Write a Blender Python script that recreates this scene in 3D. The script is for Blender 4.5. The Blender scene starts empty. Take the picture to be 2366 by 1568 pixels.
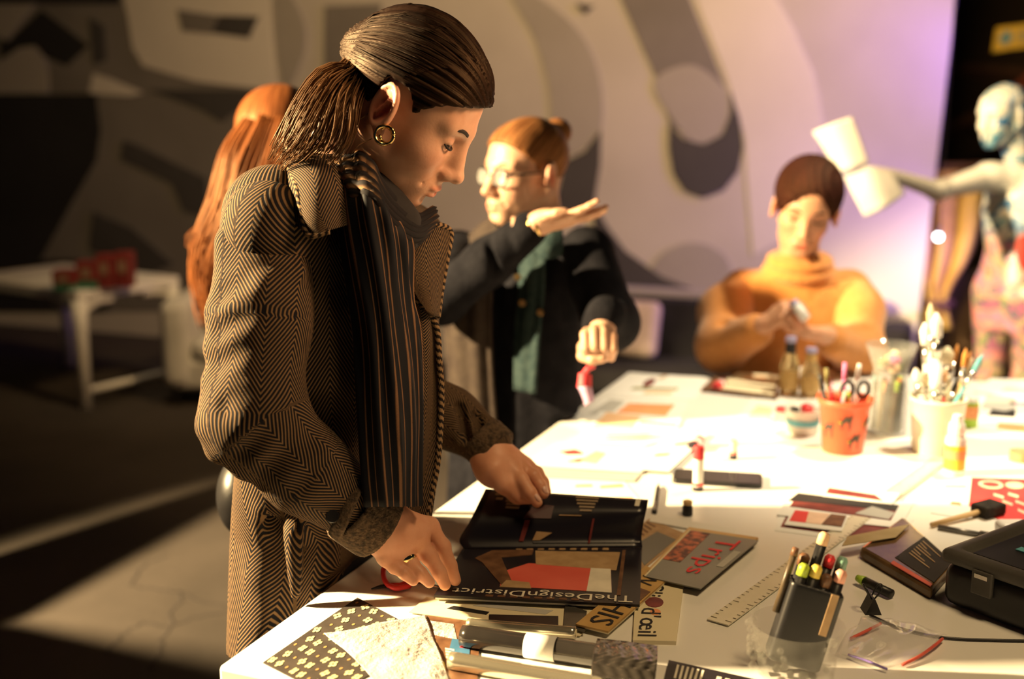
import bpy, math, random
import numpy as np
from mathutils import Vector, Matrix

random.seed(7)
np.random.seed(7)
SC = bpy.context.scene
COL = SC.collection

# ------------------------------------------------------------------ camera
W, H, FPX = 2366, 1568, 2700.0
PITCH = math.radians(11.2)
CAM = np.array([0.0, 0.0, 1.52])
FWD = np.array([0.0, math.cos(PITCH), -math.sin(PITCH)])
UPV = np.array([0.0, math.sin(PITCH), math.cos(PITCH)])
RGT = np.array([1.0, 0.0, 0.0])
TZ = 0.80                                   # height of the table top

cd = bpy.data.cameras.new('camera')
cam = bpy.data.objects.new('camera', cd)
COL.objects.link(cam)
cam.location = CAM
cam.rotation_euler = (math.pi / 2 - PITCH, 0, 0)
cd.sensor_width = 36.0
cd.lens = 36.0 * FPX / W
cd.clip_start = 0.05
cd.dof.use_dof = True
cd.dof.focus_distance = 1.68
cd.dof.aperture_fstop = 1.9
cd.dof.aperture_blades = 0
SC.camera = cam

# ------------------------------------------------------------------ exposure, world, lights
SC.view_settings.view_transform = 'Standard'
SC.view_settings.look = 'None'
SC.view_settings.exposure = 0.0
SC.view_settings.gamma = 1.0
SC.view_settings.use_curve_mapping = False

wd = bpy.data.worlds.new('world')
SC.world = wd
wd.use_nodes = True
wd.node_tree.nodes['Background'].inputs[0].default_value = (0.06, 0.17, 0.36, 1)
wd.node_tree.nodes['Background'].inputs[1].default_value = 0.042


def look_at(o, tgt):
    d = Vector(tgt) - Vector(o.location)
    o.rotation_euler = d.to_track_quat('-Z', 'Y').to_euler()


def spot(name, loc, tgt, power, color, size_deg, blend, radius):
    l = bpy.data.lights.new(name, 'SPOT')
    l.energy = power; l.color = color
    l.spot_size = math.radians(size_deg); l.spot_blend = blend
    l.shadow_soft_size = radius
    o = bpy.data.objects.new(name, l)
    COL.objects.link(o)
    o.location = loc
    look_at(o, tgt)
    return o


WARM = (1.0, 0.72, 0.36)
WARM2 = (1.0, 0.63, 0.27)
spot('table_spotlight', (1.75, 2.95, 3.5), (1.14, 2.76, 0.8), 600, (1.0, 0.82, 0.54), 42, 0.6, 0.09)
spot('side_spotlight', (-3.2, 1.85, 2.5), (-0.75, 2.45, 0.62), 4300, WARM, 68, 0.2, 0.06)
spot('wall_washlight', (0.9, 3.2, 3.6), (0.5, 6.4, 1.7), 560, (1.0, 0.63, 0.27), 105, 0.9, 0.30)
spot('seated_fill', (0.7, 1.2, 3.8), (0.95, 3.15, 1.15), 75, (1.0, 0.74, 0.42), 34, 0.7, 0.30)  # added fill for the seated woman and the far table
spot('near_table_fill', (1.15, 0.9, 3.8), (0.55, 1.62, 0.8), 210, (1.0, 0.68, 0.33), 46, 0.9, 0.35)  # extra fill added over the near table and the hands
spot('face_fill', (1.30, 1.35, 2.10), (0.0, 1.70, 1.50), 150, (1.0, 0.60, 0.29), 24, 0.7, 0.25)  # soft fill added to brighten the coat woman's face
for zv, zt_ in ((0.9, 0.8), (1.9, 1.7), (2.9, 2.6)):
    spot('violet_spotlight', (2.58, 5.36, zv), (2.10, 5.85, zt_), 62, (0.44, 0.19, 1.0), 80, 1.0, 0.10)
spot('back_spotlight', (3.9, 3.2, 3.2), (2.4, 4.6, 1.2), 85, (1.0, 0.86, 0.62), 50, 0.7, 0.15)
spot('corner_fill', (-1.5, 5.2, 3.7), (-1.75, 6.3, 0.4), 85, (1.0, 0.72, 0.40), 36, 0.8, 0.2)  # added fill that lifts the armchair out of the dark


# ------------------------------------------------------------------ projection helpers: photo measure -> place in the room
def V(px, py, d):
    return CAM + d * (FWD + (px - W / 2) / FPX * RGT - (py - H / 2) / FPX * UPV)


def onz(px, py, z):
    r = FWD + (px - W / 2) / FPX * RGT - (py - H / 2) / FPX * UPV
    return CAM + r * ((z - CAM[2]) / r[2])


def T(px, py, h=0.0):
    return onz(px, py, TZ + h)


def onplane(px, py, p0, n):
    r = FWD + (px - W / 2) / FPX * RGT - (py - H / 2) / FPX * UPV
    t = np.dot(np.asarray(p0) - CAM, n) / np.dot(r, n)
    return CAM + r * t


def proj(p):
    q = np.asarray(p, float) - CAM
    d = q @ FWD
    return (W / 2 + FPX * (q @ RGT) / d, H / 2 - FPX * (q @ UPV) / d, d)


def nrm(v):
    v = np.asarray(v, float)
    return v / (np.linalg.norm(v) + 1e-12)


# ------------------------------------------------------------------ materials
MATS = {}


def mat(name, c1, c2=None, rough=0.6, metal=0.0, scale=20.0, bump=0.0, bscale=None, spec=0.5, trans=0.0,
        ior=1.45, coat=0.0, stretch=None, contrast=(0.35, 0.65), sss=0.0, alpha=1.0, sheen=0.0, attr=None):
    if name in MATS:
        return MATS[name]
    m = bpy.data.materials.new(name)
    m.use_nodes = True
    nt = m.node_tree
    b = nt.nodes['Principled BSDF']
    tc = nt.nodes.new('ShaderNodeTexCoord')
    mp = nt.nodes.new('ShaderNodeMapping')
    nt.links.new(tc.outputs['Object'], mp.inputs[0])
    if stretch:
        mp.inputs['Scale'].default_value = stretch
    nz = nt.nodes.new('ShaderNodeTexNoise')
    nz.inputs['Scale'].default_value = scale
    nz.inputs['Detail'].default_value = 4
    nt.links.new(mp.outputs[0], nz.inputs['Vector'])
    cr = nt.nodes.new('ShaderNodeValToRGB')
    cr.color_ramp.elements[0].position = contrast[0]
    cr.color_ramp.elements[1].position = contrast[1]
    if c2 is None:
        c2 = tuple(min(1, x * 1.12 + 0.002) for x in c1)
        c1 = tuple(x * 0.9 for x in c1)
    cr.color_ramp.elements[0].color = (*c1, 1)
    cr.color_ramp.elements[1].color = (*c2, 1)
    nt.links.new(nz.outputs['Fac'], cr.inputs[0])
    if attr:
        at = nt.nodes.new('ShaderNodeAttribute')
        at.attribute_name = attr
        mx = nt.nodes.new('ShaderNodeMix')
        mx.data_type = 'RGBA'; mx.blend_type = 'MULTIPLY'
        mx.inputs[0].default_value = 1.0
        nt.links.new(cr.outputs[0], mx.inputs[6])
        nt.links.new(at.outputs['Color'], mx.inputs[7])
        nt.links.new(mx.outputs[2], b.inputs['Base Color'])
    else:
        nt.links.new(cr.outputs[0], b.inputs['Base Color'])
    b.inputs['Roughness'].default_value = rough
    b.inputs['Metallic'].default_value = metal
    b.inputs['Specular IOR Level'].default_value = spec
    b.inputs['Transmission Weight'].default_value = trans
    b.inputs['IOR'].default_value = ior
    b.inputs['Coat Weight'].default_value = coat
    b.inputs['Sheen Weight'].default_value = sheen
    b.inputs['Alpha'].default_value = alpha
    if sss:
        b.inputs['Subsurface Weight'].default_value = sss
        b.inputs['Subsurface Radius'].default_value = (0.012, 0.004, 0.002)
        b.inputs['Subsurface Scale'].default_value = 1.0
    if bump:
        n2 = nt.nodes.new('ShaderNodeTexNoise')
        n2.inputs['Scale'].default_value = bscale or scale * 3
        n2.inputs['Detail'].default_value = 3
        nt.links.new(mp.outputs[0], n2.inputs['Vector'])
        bp = nt.nodes.new('ShaderNodeBump')
        bp.inputs['Strength'].default_value = bump
        bp.inputs['Distance'].default_value = 0.01
        nt.links.new(n2.outputs['Fac'], bp.inputs['Height'])
        nt.links.new(bp.outputs[0], b.inputs['Normal'])
    MATS[name] = m
    return m


def mat_stripe(name, c_dark, c_light, freq, zig=None, width=0.5, rough=0.85, noise=0.25, bump=0.3, soft=0.18, sheen=0.0):
    """woven cloth: stripes along the cloth's v; zig=(column width, slope) breaks them into a herringbone"""
    m = bpy.data.materials.new(name)
    m.use_nodes = True
    nt = m.node_tree
    N, L = nt.nodes, nt.links
    b = N['Principled BSDF']
    uv = N.new('ShaderNodeUVMap'); uv.uv_map = 'cloth'
    wob = N.new('ShaderNodeTexNoise'); wob.inputs['Scale'].default_value = 9.0
    L.new(uv.outputs[0], wob.inputs['Vector'])
    sp = N.new('ShaderNodeSeparateXYZ'); L.new(uv.outputs[0], sp.inputs[0])

    def mth(op, a, bb=None):
        n = N.new('ShaderNodeMath'); n.operation = op
        for i, x in enumerate((a, bb)):
            if x is None: continue
            if isinstance(x, (int, float)): n.inputs[i].default_value = x
            else: L.new(x, n.inputs[i])
        return n.outputs[0]
    v = sp.outputs[1] if zig else sp.outputs[0]
    if zig:
        pp = mth('PINGPONG', sp.outputs[0], zig[0])
        v = mth('ADD', v, mth('MULTIPLY', pp, zig[1]))
    v = mth('ADD', v, mth('MULTIPLY', wob.outputs['Fac'], 0.012))
    fr = mth('FRACT', mth('MULTIPLY', v, freq))
    tri = mth('ABSOLUTE', mth('SUBTRACT', fr, 0.5))          # 0 .. .5
    mr = N.new('ShaderNodeMapRange'); mr.interpolation_type = 'SMOOTHSTEP'
    L.new(tri, mr.inputs[0])
    mr.inputs[1].default_value = 0.5 * width - soft / 2
    mr.inputs[2].default_value = 0.5 * width + soft / 2
    nz = N.new('ShaderNodeTexNoise'); nz.inputs['Scale'].default_value = 260; nz.inputs['Detail'].default_value = 2
    L.new(uv.outputs[0], nz.inputs['Vector'])
    nz2 = N.new('ShaderNodeTexNoise'); nz2.inputs['Scale'].default_value = 22; nz2.inputs['Detail'].default_value = 3
    L.new(uv.outputs[0], nz2.inputs['Vector'])
    f = mth('MULTIPLY', mr.outputs[0], mth('ADD', 1 - noise * 1.5, mth('MULTIPLY', mth('ADD', nz.outputs['Fac'], nz2.outputs['Fac']), noise * 1.5)))
    mx = N.new('ShaderNodeMix'); mx.data_type = 'RGBA'
    L.new(f, mx.inputs[0])
    mx.inputs[6].default_value = (*c_dark, 1); mx.inputs[7].default_value = (*c_light, 1)
    L.new(mx.outputs[2], b.inputs['Base Color'])
    b.inputs['Roughness'].default_value = rough
    b.inputs['Specular IOR Level'].default_value = 0.2
    b.inputs['Sheen Weight'].default_value = sheen
    bp = N.new('ShaderNodeBump'); bp.inputs['Strength'].default_value = bump; bp.inputs['Distance'].default_value = 0.003
    L.new(f, bp.inputs['Height']); L.new(bp.outputs[0], b.inputs['Normal'])
    MATS[name] = m
    return m


def mat_hair(name, c_dark, c_light, freq=90.0, rough=0.50, lo=0.38, hi=0.68):
    m = bpy.data.materials.new(name)
    m.use_nodes = True
    nt = m.node_tree
    N, L = nt.nodes, nt.links
    b = N['Principled BSDF']
    uv = N.new('ShaderNodeUVMap'); uv.uv_map = 'cloth'
    mp = N.new('ShaderNodeMapping'); mp.inputs['Scale'].default_value = (freq, 3.0, 1)
    L.new(uv.outputs[0], mp.inputs[0])
    nz = N.new('ShaderNodeTexNoise'); nz.inputs['Scale'].default_value = 1.0; nz.inputs['Detail'].default_value = 5
    L.new(mp.outputs[0], nz.inputs['Vector'])
    cr = N.new('ShaderNodeValToRGB')
    cr.color_ramp.elements[0].position = lo; cr.color_ramp.elements[1].position = hi
    cr.color_ramp.elements[0].color = (*c_dark, 1); cr.color_ramp.elements[1].color = (*c_light, 1)
    L.new(nz.outputs['Fac'], cr.inputs[0]); L.new(cr.outputs[0], b.inputs['Base Color'])
    b.inputs['Roughness'].default_value = rough
    b.inputs['Specular IOR Level'].default_value = 0.22
    b.inputs['Specular Tint'].default_value = (1.0, 0.62, 0.32, 1)
    bp = N.new('ShaderNodeBump'); bp.inputs['Strength'].default_value = 0.6; bp.inputs['Distance'].default_value = 0.004
    L.new(nz.outputs['Fac'], bp.inputs['Height']); L.new(bp.outputs[0], b.inputs['Normal'])
    MATS[name] = m
    return m


# ------------------------------------------------------------------ object helpers
WORG = {}


def link(o, parent=None, origin=(0, 0, 0)):
    COL.objects.link(o)
    origin = np.asarray(origin, float)
    if parent is not None:
        o.parent = parent
        o.location = origin - WORG[parent.name]
    else:
        o.location = origin
    WORG[o.name] = origin
    return o


def tag(o, label=None, cat=None, group=None, kind=None):
    if label: o['label'] = label
    if cat: o['category'] = cat
    if group: o['group'] = group
    if kind: o['kind'] = kind
    return o


def thing(name, loc, label, cat, group=None):
    o = bpy.data.objects.new(name, None)
    o.empty_display_size = 0.02
    link(o, None, loc)
    return tag(o, label, cat, group)


def mk(name, verts, faces, m, parent=None, origin=None, smooth=False, uv=None, color=None, bevel=0.0, edges=()):
    verts = np.asarray(verts, float).reshape(-1, 3)
    if origin is None:
        lo, hi = verts.min(0), verts.max(0)
        origin = np.array([(lo[0] + hi[0]) / 2, (lo[1] + hi[1]) / 2, lo[2]])
    me = bpy.data.meshes.new(name)
    me.from_pydata((verts - origin).tolist(), list(edges), [list(map(int, f)) for f in faces])
    me.validate()
    if uv is not None:
        lay = me.uv_layers.new(name='cloth')
        li = np.empty(len(me.loops), np.int32)
        me.loops.foreach_get('vertex_index', li)
        lay.data.foreach_set('uv', np.asarray(uv, np.float32)[li].ravel())
    if color is not None:
        ca = me.color_attributes.new('tint', 'FLOAT_COLOR', 'POINT')
        c4 = np.ones((len(verts), 4), np.float32)
        c4[:, :3] = color
        ca.data.foreach_set('color', c4.ravel())
    if smooth:
        me.polygons.foreach_set('use_smooth', np.ones(len(me.polygons), bool))
    o = bpy.data.objects.new(name, me)
    if m is not None:
        for x in (m if isinstance(m, (list, tuple)) else [m]):
            me.materials.append(x)
    link(o, parent, origin)
    if bevel:
        bm = o.modifiers.new('bevel', 'BEVEL')
        bm.width = bevel; bm.segments = 2; bm.limit_method = 'ANGLE'
    return o


def box_vf(c, half, R=None):
    c = np.asarray(c, float)
    R = np.eye(3) if R is None else np.asarray(R, float)
    v = []
    for sx in (-1, 1):
        for sy in (-1, 1):
            for sz in (-1, 1):
                v.append(c + R @ (np.array([sx, sy, sz]) * half))
    f = [(0, 1, 3, 2), (4, 6, 7, 5), (0, 4, 5, 1), (2, 3, 7, 6), (0, 2, 6, 4), (1, 5, 7, 3)]
    return v, f


def box(name, c, half, m, parent=None, R=None, bevel=0.0, origin=None):
    v, f = box_vf(c, half, R)
    return mk(name, v, f, m, parent, origin, bevel=bevel)


class MB:
    def __init__(self): self.v = []; self.f = []; self.uv = []; self.n = 0

    def add(self, v, f, uv=None):
        v = np.asarray(v, float).reshape(-1, 3)
        self.f += [tuple(int(i) + self.n for i in q) for q in f]
        self.v.append(v); self.n += len(v)
        self.uv.append(np.asarray(uv, float) if uv is not None else np.zeros((len(v), 2)))

    def build(self, name, m, parent=None, origin=None, smooth=False, **k):
        return mk(name, np.concatenate(self.v), self.f, m, parent, origin, smooth, uv=np.concatenate(self.uv), **k)


def frame_from(d):
    d = nrm(d)
    a = np.array([0, 0, 1.0]) if abs(d[2]) < 0.9 else np.array([1.0, 0, 0])
    u = nrm(np.cross(a, d))
    return u, np.cross(d, u), d


def tube_vf(pts, rad, seg=8, caps=True, flat=1.0):
    pts = np.asarray(pts, float)
    n = len(pts)
    rad = np.broadcast_to(np.asarray(rad, float), (n,))
    tan = np.gradient(pts, axis=0)
    v = []; uv = []
    u, w, _ = frame_from(tan[0])
    L = 0
    for i in range(n):
        t = nrm(tan[i])
        u = nrm(u - t * np.dot(u, t)); w = np.cross(t, u)
        if i: L += np.linalg.norm(pts[i] - pts[i - 1])
        for k in range(seg):
            a = 2 * math.pi * k / seg
            v.append(pts[i] + rad[i] * (math.cos(a) * u + flat * math.sin(a) * w))
            uv.append((k / seg, L))
    f = []
    for i in range(n - 1):
        for k in range(seg):
            k2 = (k + 1) % seg
            f.append((i * seg + k, i * seg + k2, (i + 1) * seg + k2, (i + 1) * seg + k))
    if caps:
        f.append(tuple(range(seg - 1, -1, -1)))
        f.append(tuple((n - 1) * seg + k for k in range(seg)))
    return v, f, uv


def tube(name, pts, rad, m, parent=None, seg=10, smooth=True, origin=None, flat=1.0):
    v, f, uv = tube_vf(pts, rad, seg, True, flat)
    return mk(name, v, f, m, parent, origin, smooth, uv=uv)


def lathe_vf(c, prof, seg=32, axis=None):
    """prof: list of (radius, height) from bottom to top, about axis"""
    c = np.asarray(c, float)
    u, w, a = frame_from(axis if axis is not None else (0, 0, 1))
    v = []; f = []
    for (r, z) in prof:
        for k in range(seg):
            t = 2 * math.pi * k / seg
            v.append(c + a * z + max(r, 1e-5) * (math.cos(t) * u + math.sin(t) * w))
    for i in range(len(prof) - 1):
        for k in range(seg):
            k2 = (k + 1) % seg
            f.append((i * seg + k, i * seg + k2, (i + 1) * seg + k2, (i + 1) * seg + k))
    f.append(tuple(range(seg - 1, -1, -1)))
    f.append(tuple((len(prof) - 1) * seg + k for k in range(seg)))
    return v, f


def lathe(name, c, prof, m, parent=None, seg=32, axis=None, smooth=True, origin=None):
    v, f = lathe_vf(c, prof, seg, axis)
    o = mk(name, v, f, m, parent, origin, smooth)
    if smooth:
        es = o.modifiers.new('edges', 'EDGE_SPLIT'); es.split_angle = math.radians(50)
    return o


def catmull(P, n):
    P = np.asarray(P, float)
    if len(P) == 2:
        t = np.linspace(0, 1, n)[:, None]
        return P[0] * (1 - t) + P[1] * t
    Q = np.concatenate([[2 * P[0] - P[1]], P, [2 * P[-1] - P[-2]]])
    out = []
    for s in np.linspace(0, len(P) - 1, n):
        i = min(int(s), len(P) - 2); t = s - i
        a, b, c, d = Q[i], Q[i + 1], Q[i + 2], Q[i + 3]
        out.append(0.5 * ((2 * b) + (-a + c) * t + (2 * a - 5 * b + 4 * c - d) * t * t + (-a + 3 * b - 3 * c + d) * t ** 3))
    return np.array(out)


def patch(name, rows, m, parent=None, nu=24, nv=24, thick=0.004, ripple=None, origin=None, uvs=(1, 1)):
    """a sheet of cloth or paper through a grid of points: rows x columns, with its own thickness"""
    R = np.array([catmull(r, nu) for r in rows])                 # rows x nu x 3
    G = np.array([catmull(R[:, j], nv) for j in range(nu)])      # nu x nv x 3
    G = np.swapaxes(G, 0, 1)                                     # nv x nu
    du = np.gradient(G, axis=1); dv = np.gradient(G, axis=0)
    nn = np.cross(du, dv); nn /= np.linalg.norm(nn, axis=2, keepdims=True) + 1e-12
    uu, vv = np.meshgrid(np.linspace(0, 1, nu), np.linspace(0, 1, nv))
    if ripple is not None:
        G = G + nn * ripple(uu, vv)[..., None]
        du = np.gradient(G, axis=1); dv = np.gradient(G, axis=0)
        nn = np.cross(du, dv); nn /= np.linalg.norm(nn, axis=2, keepdims=True) + 1e-12
    A = (G + nn * thick / 2).reshape(-1, 3); B = (G - nn * thick / 2).reshape(-1, 3)
    f = []
    n = nu * nv
    for i in range(nv - 1):
        for j in range(nu - 1):
            q = (i * nu + j, i * nu + j + 1, (i + 1) * nu + j + 1, (i + 1) * nu + j)
            f.append(q); f.append(tuple(x + n for x in reversed(q)))
    rim = [j for j in range(nu)] + [i * nu + nu - 1 for i in range(1, nv)] + [(nv - 1) * nu + j for j in range(nu - 2, -1, -1)] + [i * nu for i in range(nv - 2, 0, -1)]
    for a, b in zip(rim, rim[1:] + rim[:1]):
        f.append((b, a, a + n, b + n))
    uv = np.stack([uu.ravel() * uvs[0], vv.ravel() * uvs[1]], 1)
    return mk(name, np.concatenate([A, B]), f, m, parent, origin, True, uv=np.concatenate([uv, uv]))


# ------------------------------------------------------------------ smooth solids: blended shapes meshed as one skin
class Solid:
    def __init__(self, lo, hi, h):
        self.lo = np.asarray(lo, float); self.h = h
        self.n = np.ceil((np.asarray(hi, float) - self.lo) / h).astype(int) + 1
        self.F = np.full(self.n, 0.05, np.float32)

    def _sub(self, lo, hi):
        a = np.clip(np.floor((np.asarray(lo) - self.lo) / self.h).astype(int), 0, self.n)
        b = np.clip(np.ceil((np.asarray(hi) - self.lo) / self.h).astype(int) + 1, 0, self.n)
        if np.any(b <= a): return None
        ax = [self.lo[i] + self.h * np.arange(a[i], b[i]) for i in range(3)]
        P = np.stack(np.meshgrid(*ax, indexing='ij'), -1)
        return tuple(slice(a[i], b[i]) for i in range(3)), P

    def _op(self, lo, hi, fn, k, mode):
        m = k + 0.02
        s = self._sub(np.asarray(lo) - m, np.asarray(hi) + m)
        if s is None: return
        sl, P = s
        d = fn(P).astype(np.float32)
        f = self.F[sl]
        if mode == 'add':
            hh = np.maximum(k - np.abs(f - d), 0) / k
            self.F[sl] = np.minimum(f, d) - hh * hh * k * 0.25
        elif mode == 'cut':
            d = -d
            hh = np.maximum(k - np.abs(f - d), 0) / k
            self.F[sl] = np.maximum(f, d) + hh * hh * k * 0.25

    def ell(self, c, r, R=None, k=0.01, mode='add'):
        c = np.asarray(c, float); r = np.asarray(r, float) * np.ones(3)
        R = np.eye(3) if R is None else np.asarray(R, float)      # columns: the ellipsoid's own axes

        def fn(P):
            q = (P - c) @ R
            k0 = np.linalg.norm(q / r, axis=-1); k1 = np.linalg.norm(q / (r * r), axis=-1) + 1e-9
            return k0 * (k0 - 1) / k1
        e = np.abs(R) @ r
        self._op(c - e, c + e, fn, k, mode)

    def cone(self, a, b, r1, r2=None, k=0.01, mode='add', flat=None):
        r2 = r1 if r2 is None else r2
        a = np.asarray(a, float); b = np.asarray(b, float)
        ba = b - a; L2 = ba @ ba + 1e-12

        def fn(P):
            t = np.clip(((P - a) @ ba) / L2, 0, 1)
            return np.linalg.norm(P - a - t[..., None] * ba, axis=-1) - (r1 + (r2 - r1) * t)
        r = max(r1, r2)
        self._op(np.minimum(a, b) - r, np.maximum(a, b) + r, fn, k, mode)

    def chain(self, pts, rs, k=0.01, mode='add'):
        for i in range(len(pts) - 1):
            self.cone(pts[i], pts[i + 1], rs[i], rs[i + 1], k, mode)

    def rbox(self, c, half, R=None, r=0.01, k=0.01, mode='add'):
        c = np.asarray(c, float); half = np.asarray(half, float)
        R = np.eye(3) if R is None else np.asarray(R, float)

        def fn(P):
            q = np.abs((P - c) @ R) - (half - r)
            return np.linalg.norm(np.maximum(q, 0), axis=-1) + np.minimum(q.max(-1), 0) - r
        e = np.abs(R) @ half
        self._op(c - e, c + e, fn, k, mode)

    def ring(self, c, R, ra, rb, t, k=0.004, mode='add'):
        """elliptic ring in the plane of R's first and third axis"""
        c = np.asarray(c, float); R = np.asarray(R, float)

        def fn(P):
            q = (P - c) @ R
            k0 = np.sqrt((q[..., 0] / ra) ** 2 + (q[..., 2] / rb) ** 2)
            k1 = np.sqrt((q[..., 0] / ra ** 2) ** 2 + (q[..., 2] / rb ** 2) ** 2) + 1e-9
            d2 = k0 * (k0 - 1) / k1
            return np.sqrt(d2 ** 2 + q[..., 1] ** 2) - t
        e = np.abs(R) @ np.array([ra + t, t, rb + t])
        self._op(c - e, c + e, fn, k, mode)

    def keep(self, fn):
        """keep only where fn(P) < 0"""
        ax = [self.lo[i] + self.h * np.arange(self.n[i]) for i in range(3)]
        P = np.stack(np.meshgrid(*ax, indexing='ij'), -1)
        self.F = np.maximum(self.F, fn(P).astype(np.float32))

    def mesh(self):
        F = self.F
        F[0] = F[-1] = 0.05; F[:, 0] = F[:, -1] = 0.05; F[:, :, 0] = F[:, :, -1] = 0.05
        S = F < 0
        nx, ny, nz = F.shape
        cnt = np.zeros((nx - 1, ny - 1, nz - 1), np.int8)
        for i in (0, 1):
            for j in (0, 1):
                for l in (0, 1):
                    cnt += S[i:nx - 1 + i, j:ny - 1 + j, l:nz - 1 + l]
        act = np.argwhere((cnt > 0) & (cnt < 8))
        idx = -np.ones(cnt.shape, np.int64)
        idx[act[:, 0], act[:, 1], act[:, 2]] = np.arange(len(act))
        acc = np.zeros((len(act), 3)); num = np.zeros(len(act))
        cs = [(i, j, l) for i in (0, 1) for j in (0, 1) for l in (0, 1)]
        val = {c: F[act[:, 0] + c[0], act[:, 1] + c[1], act[:, 2] + c[2]].astype(float) for c in cs}
        for c in cs:
            for a in range(3):
                if c[a] == 0:
                    e = list(c); e[a] = 1; e = tuple(e)
                    f0, f1 = val[c], val[e]
                    m = (f0 < 0) != (f1 < 0)
                    t = np.where(m, f0 / np.where(m, f0 - f1, 1), 0)
                    p = np.tile(np.array(c, float), (len(act), 1)); p[:, a] += t
                    acc += p * m[:, None]; num += m
        V_ = self.lo + self.h * (act + acc / num[:, None])
        quads = []
        for a in range(3):
            b_, c_ = (a + 1) % 3, (a + 2) % 3
            sh = [slice(None)] * 3; sh2 = [slice(None)] * 3
            sh[a] = slice(0, -1); sh2[a] = slice(1, None)
            A = S[tuple(sh)]; B = S[tuple(sh2)]
            for flip, M in ((0, A & ~B), (1, ~A & B)):
                e = np.argwhere(M)
                e = e[(e[:, b_] > 0) & (e[:, c_] > 0)]
                if len(e) == 0: continue
                q = []
                for (ob, oc) in ((0, 0), (1, 0), (1, 1), (0, 1)):
                    w = e.copy(); w[:, b_] -= ob; w[:, c_] -= oc
                    q.append(idx[w[:, 0], w[:, 1], w[:, 2]])
                q = np.stack(q, 1)
                if flip: q = q[:, ::-1]
                quads.append(q)
        Q = np.concatenate(quads)
        return V_, Q[:, ::-1] if False else Q


def join(*vf):
    vs = []; fs = []; n = 0
    for v, f in vf:
        vs.append(np.asarray(v)); fs.append(np.asarray(f) + n); n += len(v)
    return np.concatenate(vs), np.concatenate(fs)


# ------------------------------------------------------------------ text as flat print
def text_vf(s, bold=False):
    cu = bpy.data.curves.new('print', 'FONT')
    cu.body = s
    cu.resolution_u = 2
    o = bpy.data.objects.new('print', cu)
    COL.objects.link(o)
    dg = bpy.context.evaluated_depsgraph_get()
    me = o.evaluated_get(dg).to_mesh()
    v = np.array([x.co[:] for x in me.vertices]).reshape(-1, 3)
    f = [tuple(p.vertices) for p in me.polygons]
    o.evaluated_get(dg).to_mesh_clear()
    bpy.data.objects.remove(o); bpy.data.curves.remove(cu)
    if len(v) == 0: return v, f
    lo, hi = v.min(0), v.max(0)
    v[:, 0] = (v[:, 0] - lo[0]) / max(hi[0] - lo[0], 1e-6)
    v[:, 1] = (v[:, 1] - lo[1]) / max(hi[1] - lo[1], 1e-6)
    return v[:, :2], f


class Sheet:
    """a flat or slightly raised printed sheet: four corners (u,v) 00,10,11,01; print sits on its top face"""
    def __init__(self, name, corners, thick, m, label=None, cat=None, group=None, parent=None, bevel=0.0):
        self.c = [np.asarray(p, float) for p in corners]
        n = nrm(np.cross(self.c[1] - self.c[0], self.c[3] - self.c[0]))
        if n[2] < 0: n = -n
        self.n = n
        self.th = thick
        top = [p + n * thick for p in self.c]
        v = self.c + top
        f = [(3, 2, 1, 0), (4, 5, 6, 7)] + [(i, (i + 1) % 4, 4 + (i + 1) % 4, 4 + i) for i in range(4)]
        self.o = mk(name, v, f, m, parent, bevel=bevel)
        fix_normals(self.o)
        if label: tag(self.o, label, cat, group)

    def at(self, u, v, lift=0.0):
        c = self.c
        return (c[0] * (1 - u) * (1 - v) + c[1] * u * (1 - v) + c[2] * u * v + c[3] * (1 - u) * v) + self.n * (self.th + lift)

    def poly(self, name, pts, m, lift=0.0006):
        top = [self.at(u, v, lift) for u, v in pts]
        bot = [self.at(u, v, 0.0) for u, v in pts]
        n = len(pts)
        f = [tuple(range(n))] + [(i, (i + 1) % n, n + (i + 1) % n, n + i) for i in range(n)]
        o = mk(name, top + bot, f, m, self.o)
        fix_normals(o)
        return o

    def rect(self, name, u0, v0, u1, v1, m, lift=0.0006):
        return self.poly(name, [(u0, v0), (u1, v0), (u1, v1), (u0, v1)], m, lift)

    def disc(self, name, u, v, ru, rv, m, lift=0.0006, n=14):
        return self.poly(name, [(u + ru * math.cos(2 * math.pi * i / n), v + rv * math.sin(2 * math.pi * i / n)) for i in range(n)], m, lift)

    def text(self, s, o00, o10, o01, m, name='lettering', lift=0.0009):
        """text box: o00 start of baseline, o10 its end, o01 the top of the first letter (u,v)"""
        v, f = text_vf(s)
        o00, o10, o01 = map(np.asarray, (o00, o10, o01))
        pts = [self.at(*(o00 + (o10 - o00) * x + (o01 - o00) * y), lift) for x, y in v]
        return mk(name, pts, f, m, self.o)


def fix_normals(o):
    import bmesh
    bm = bmesh.new(); bm.from_mesh(o.data)
    bmesh.ops.recalc_face_normals(bm, faces=bm.faces)
    bm.to_mesh(o.data); bm.free()

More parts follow.
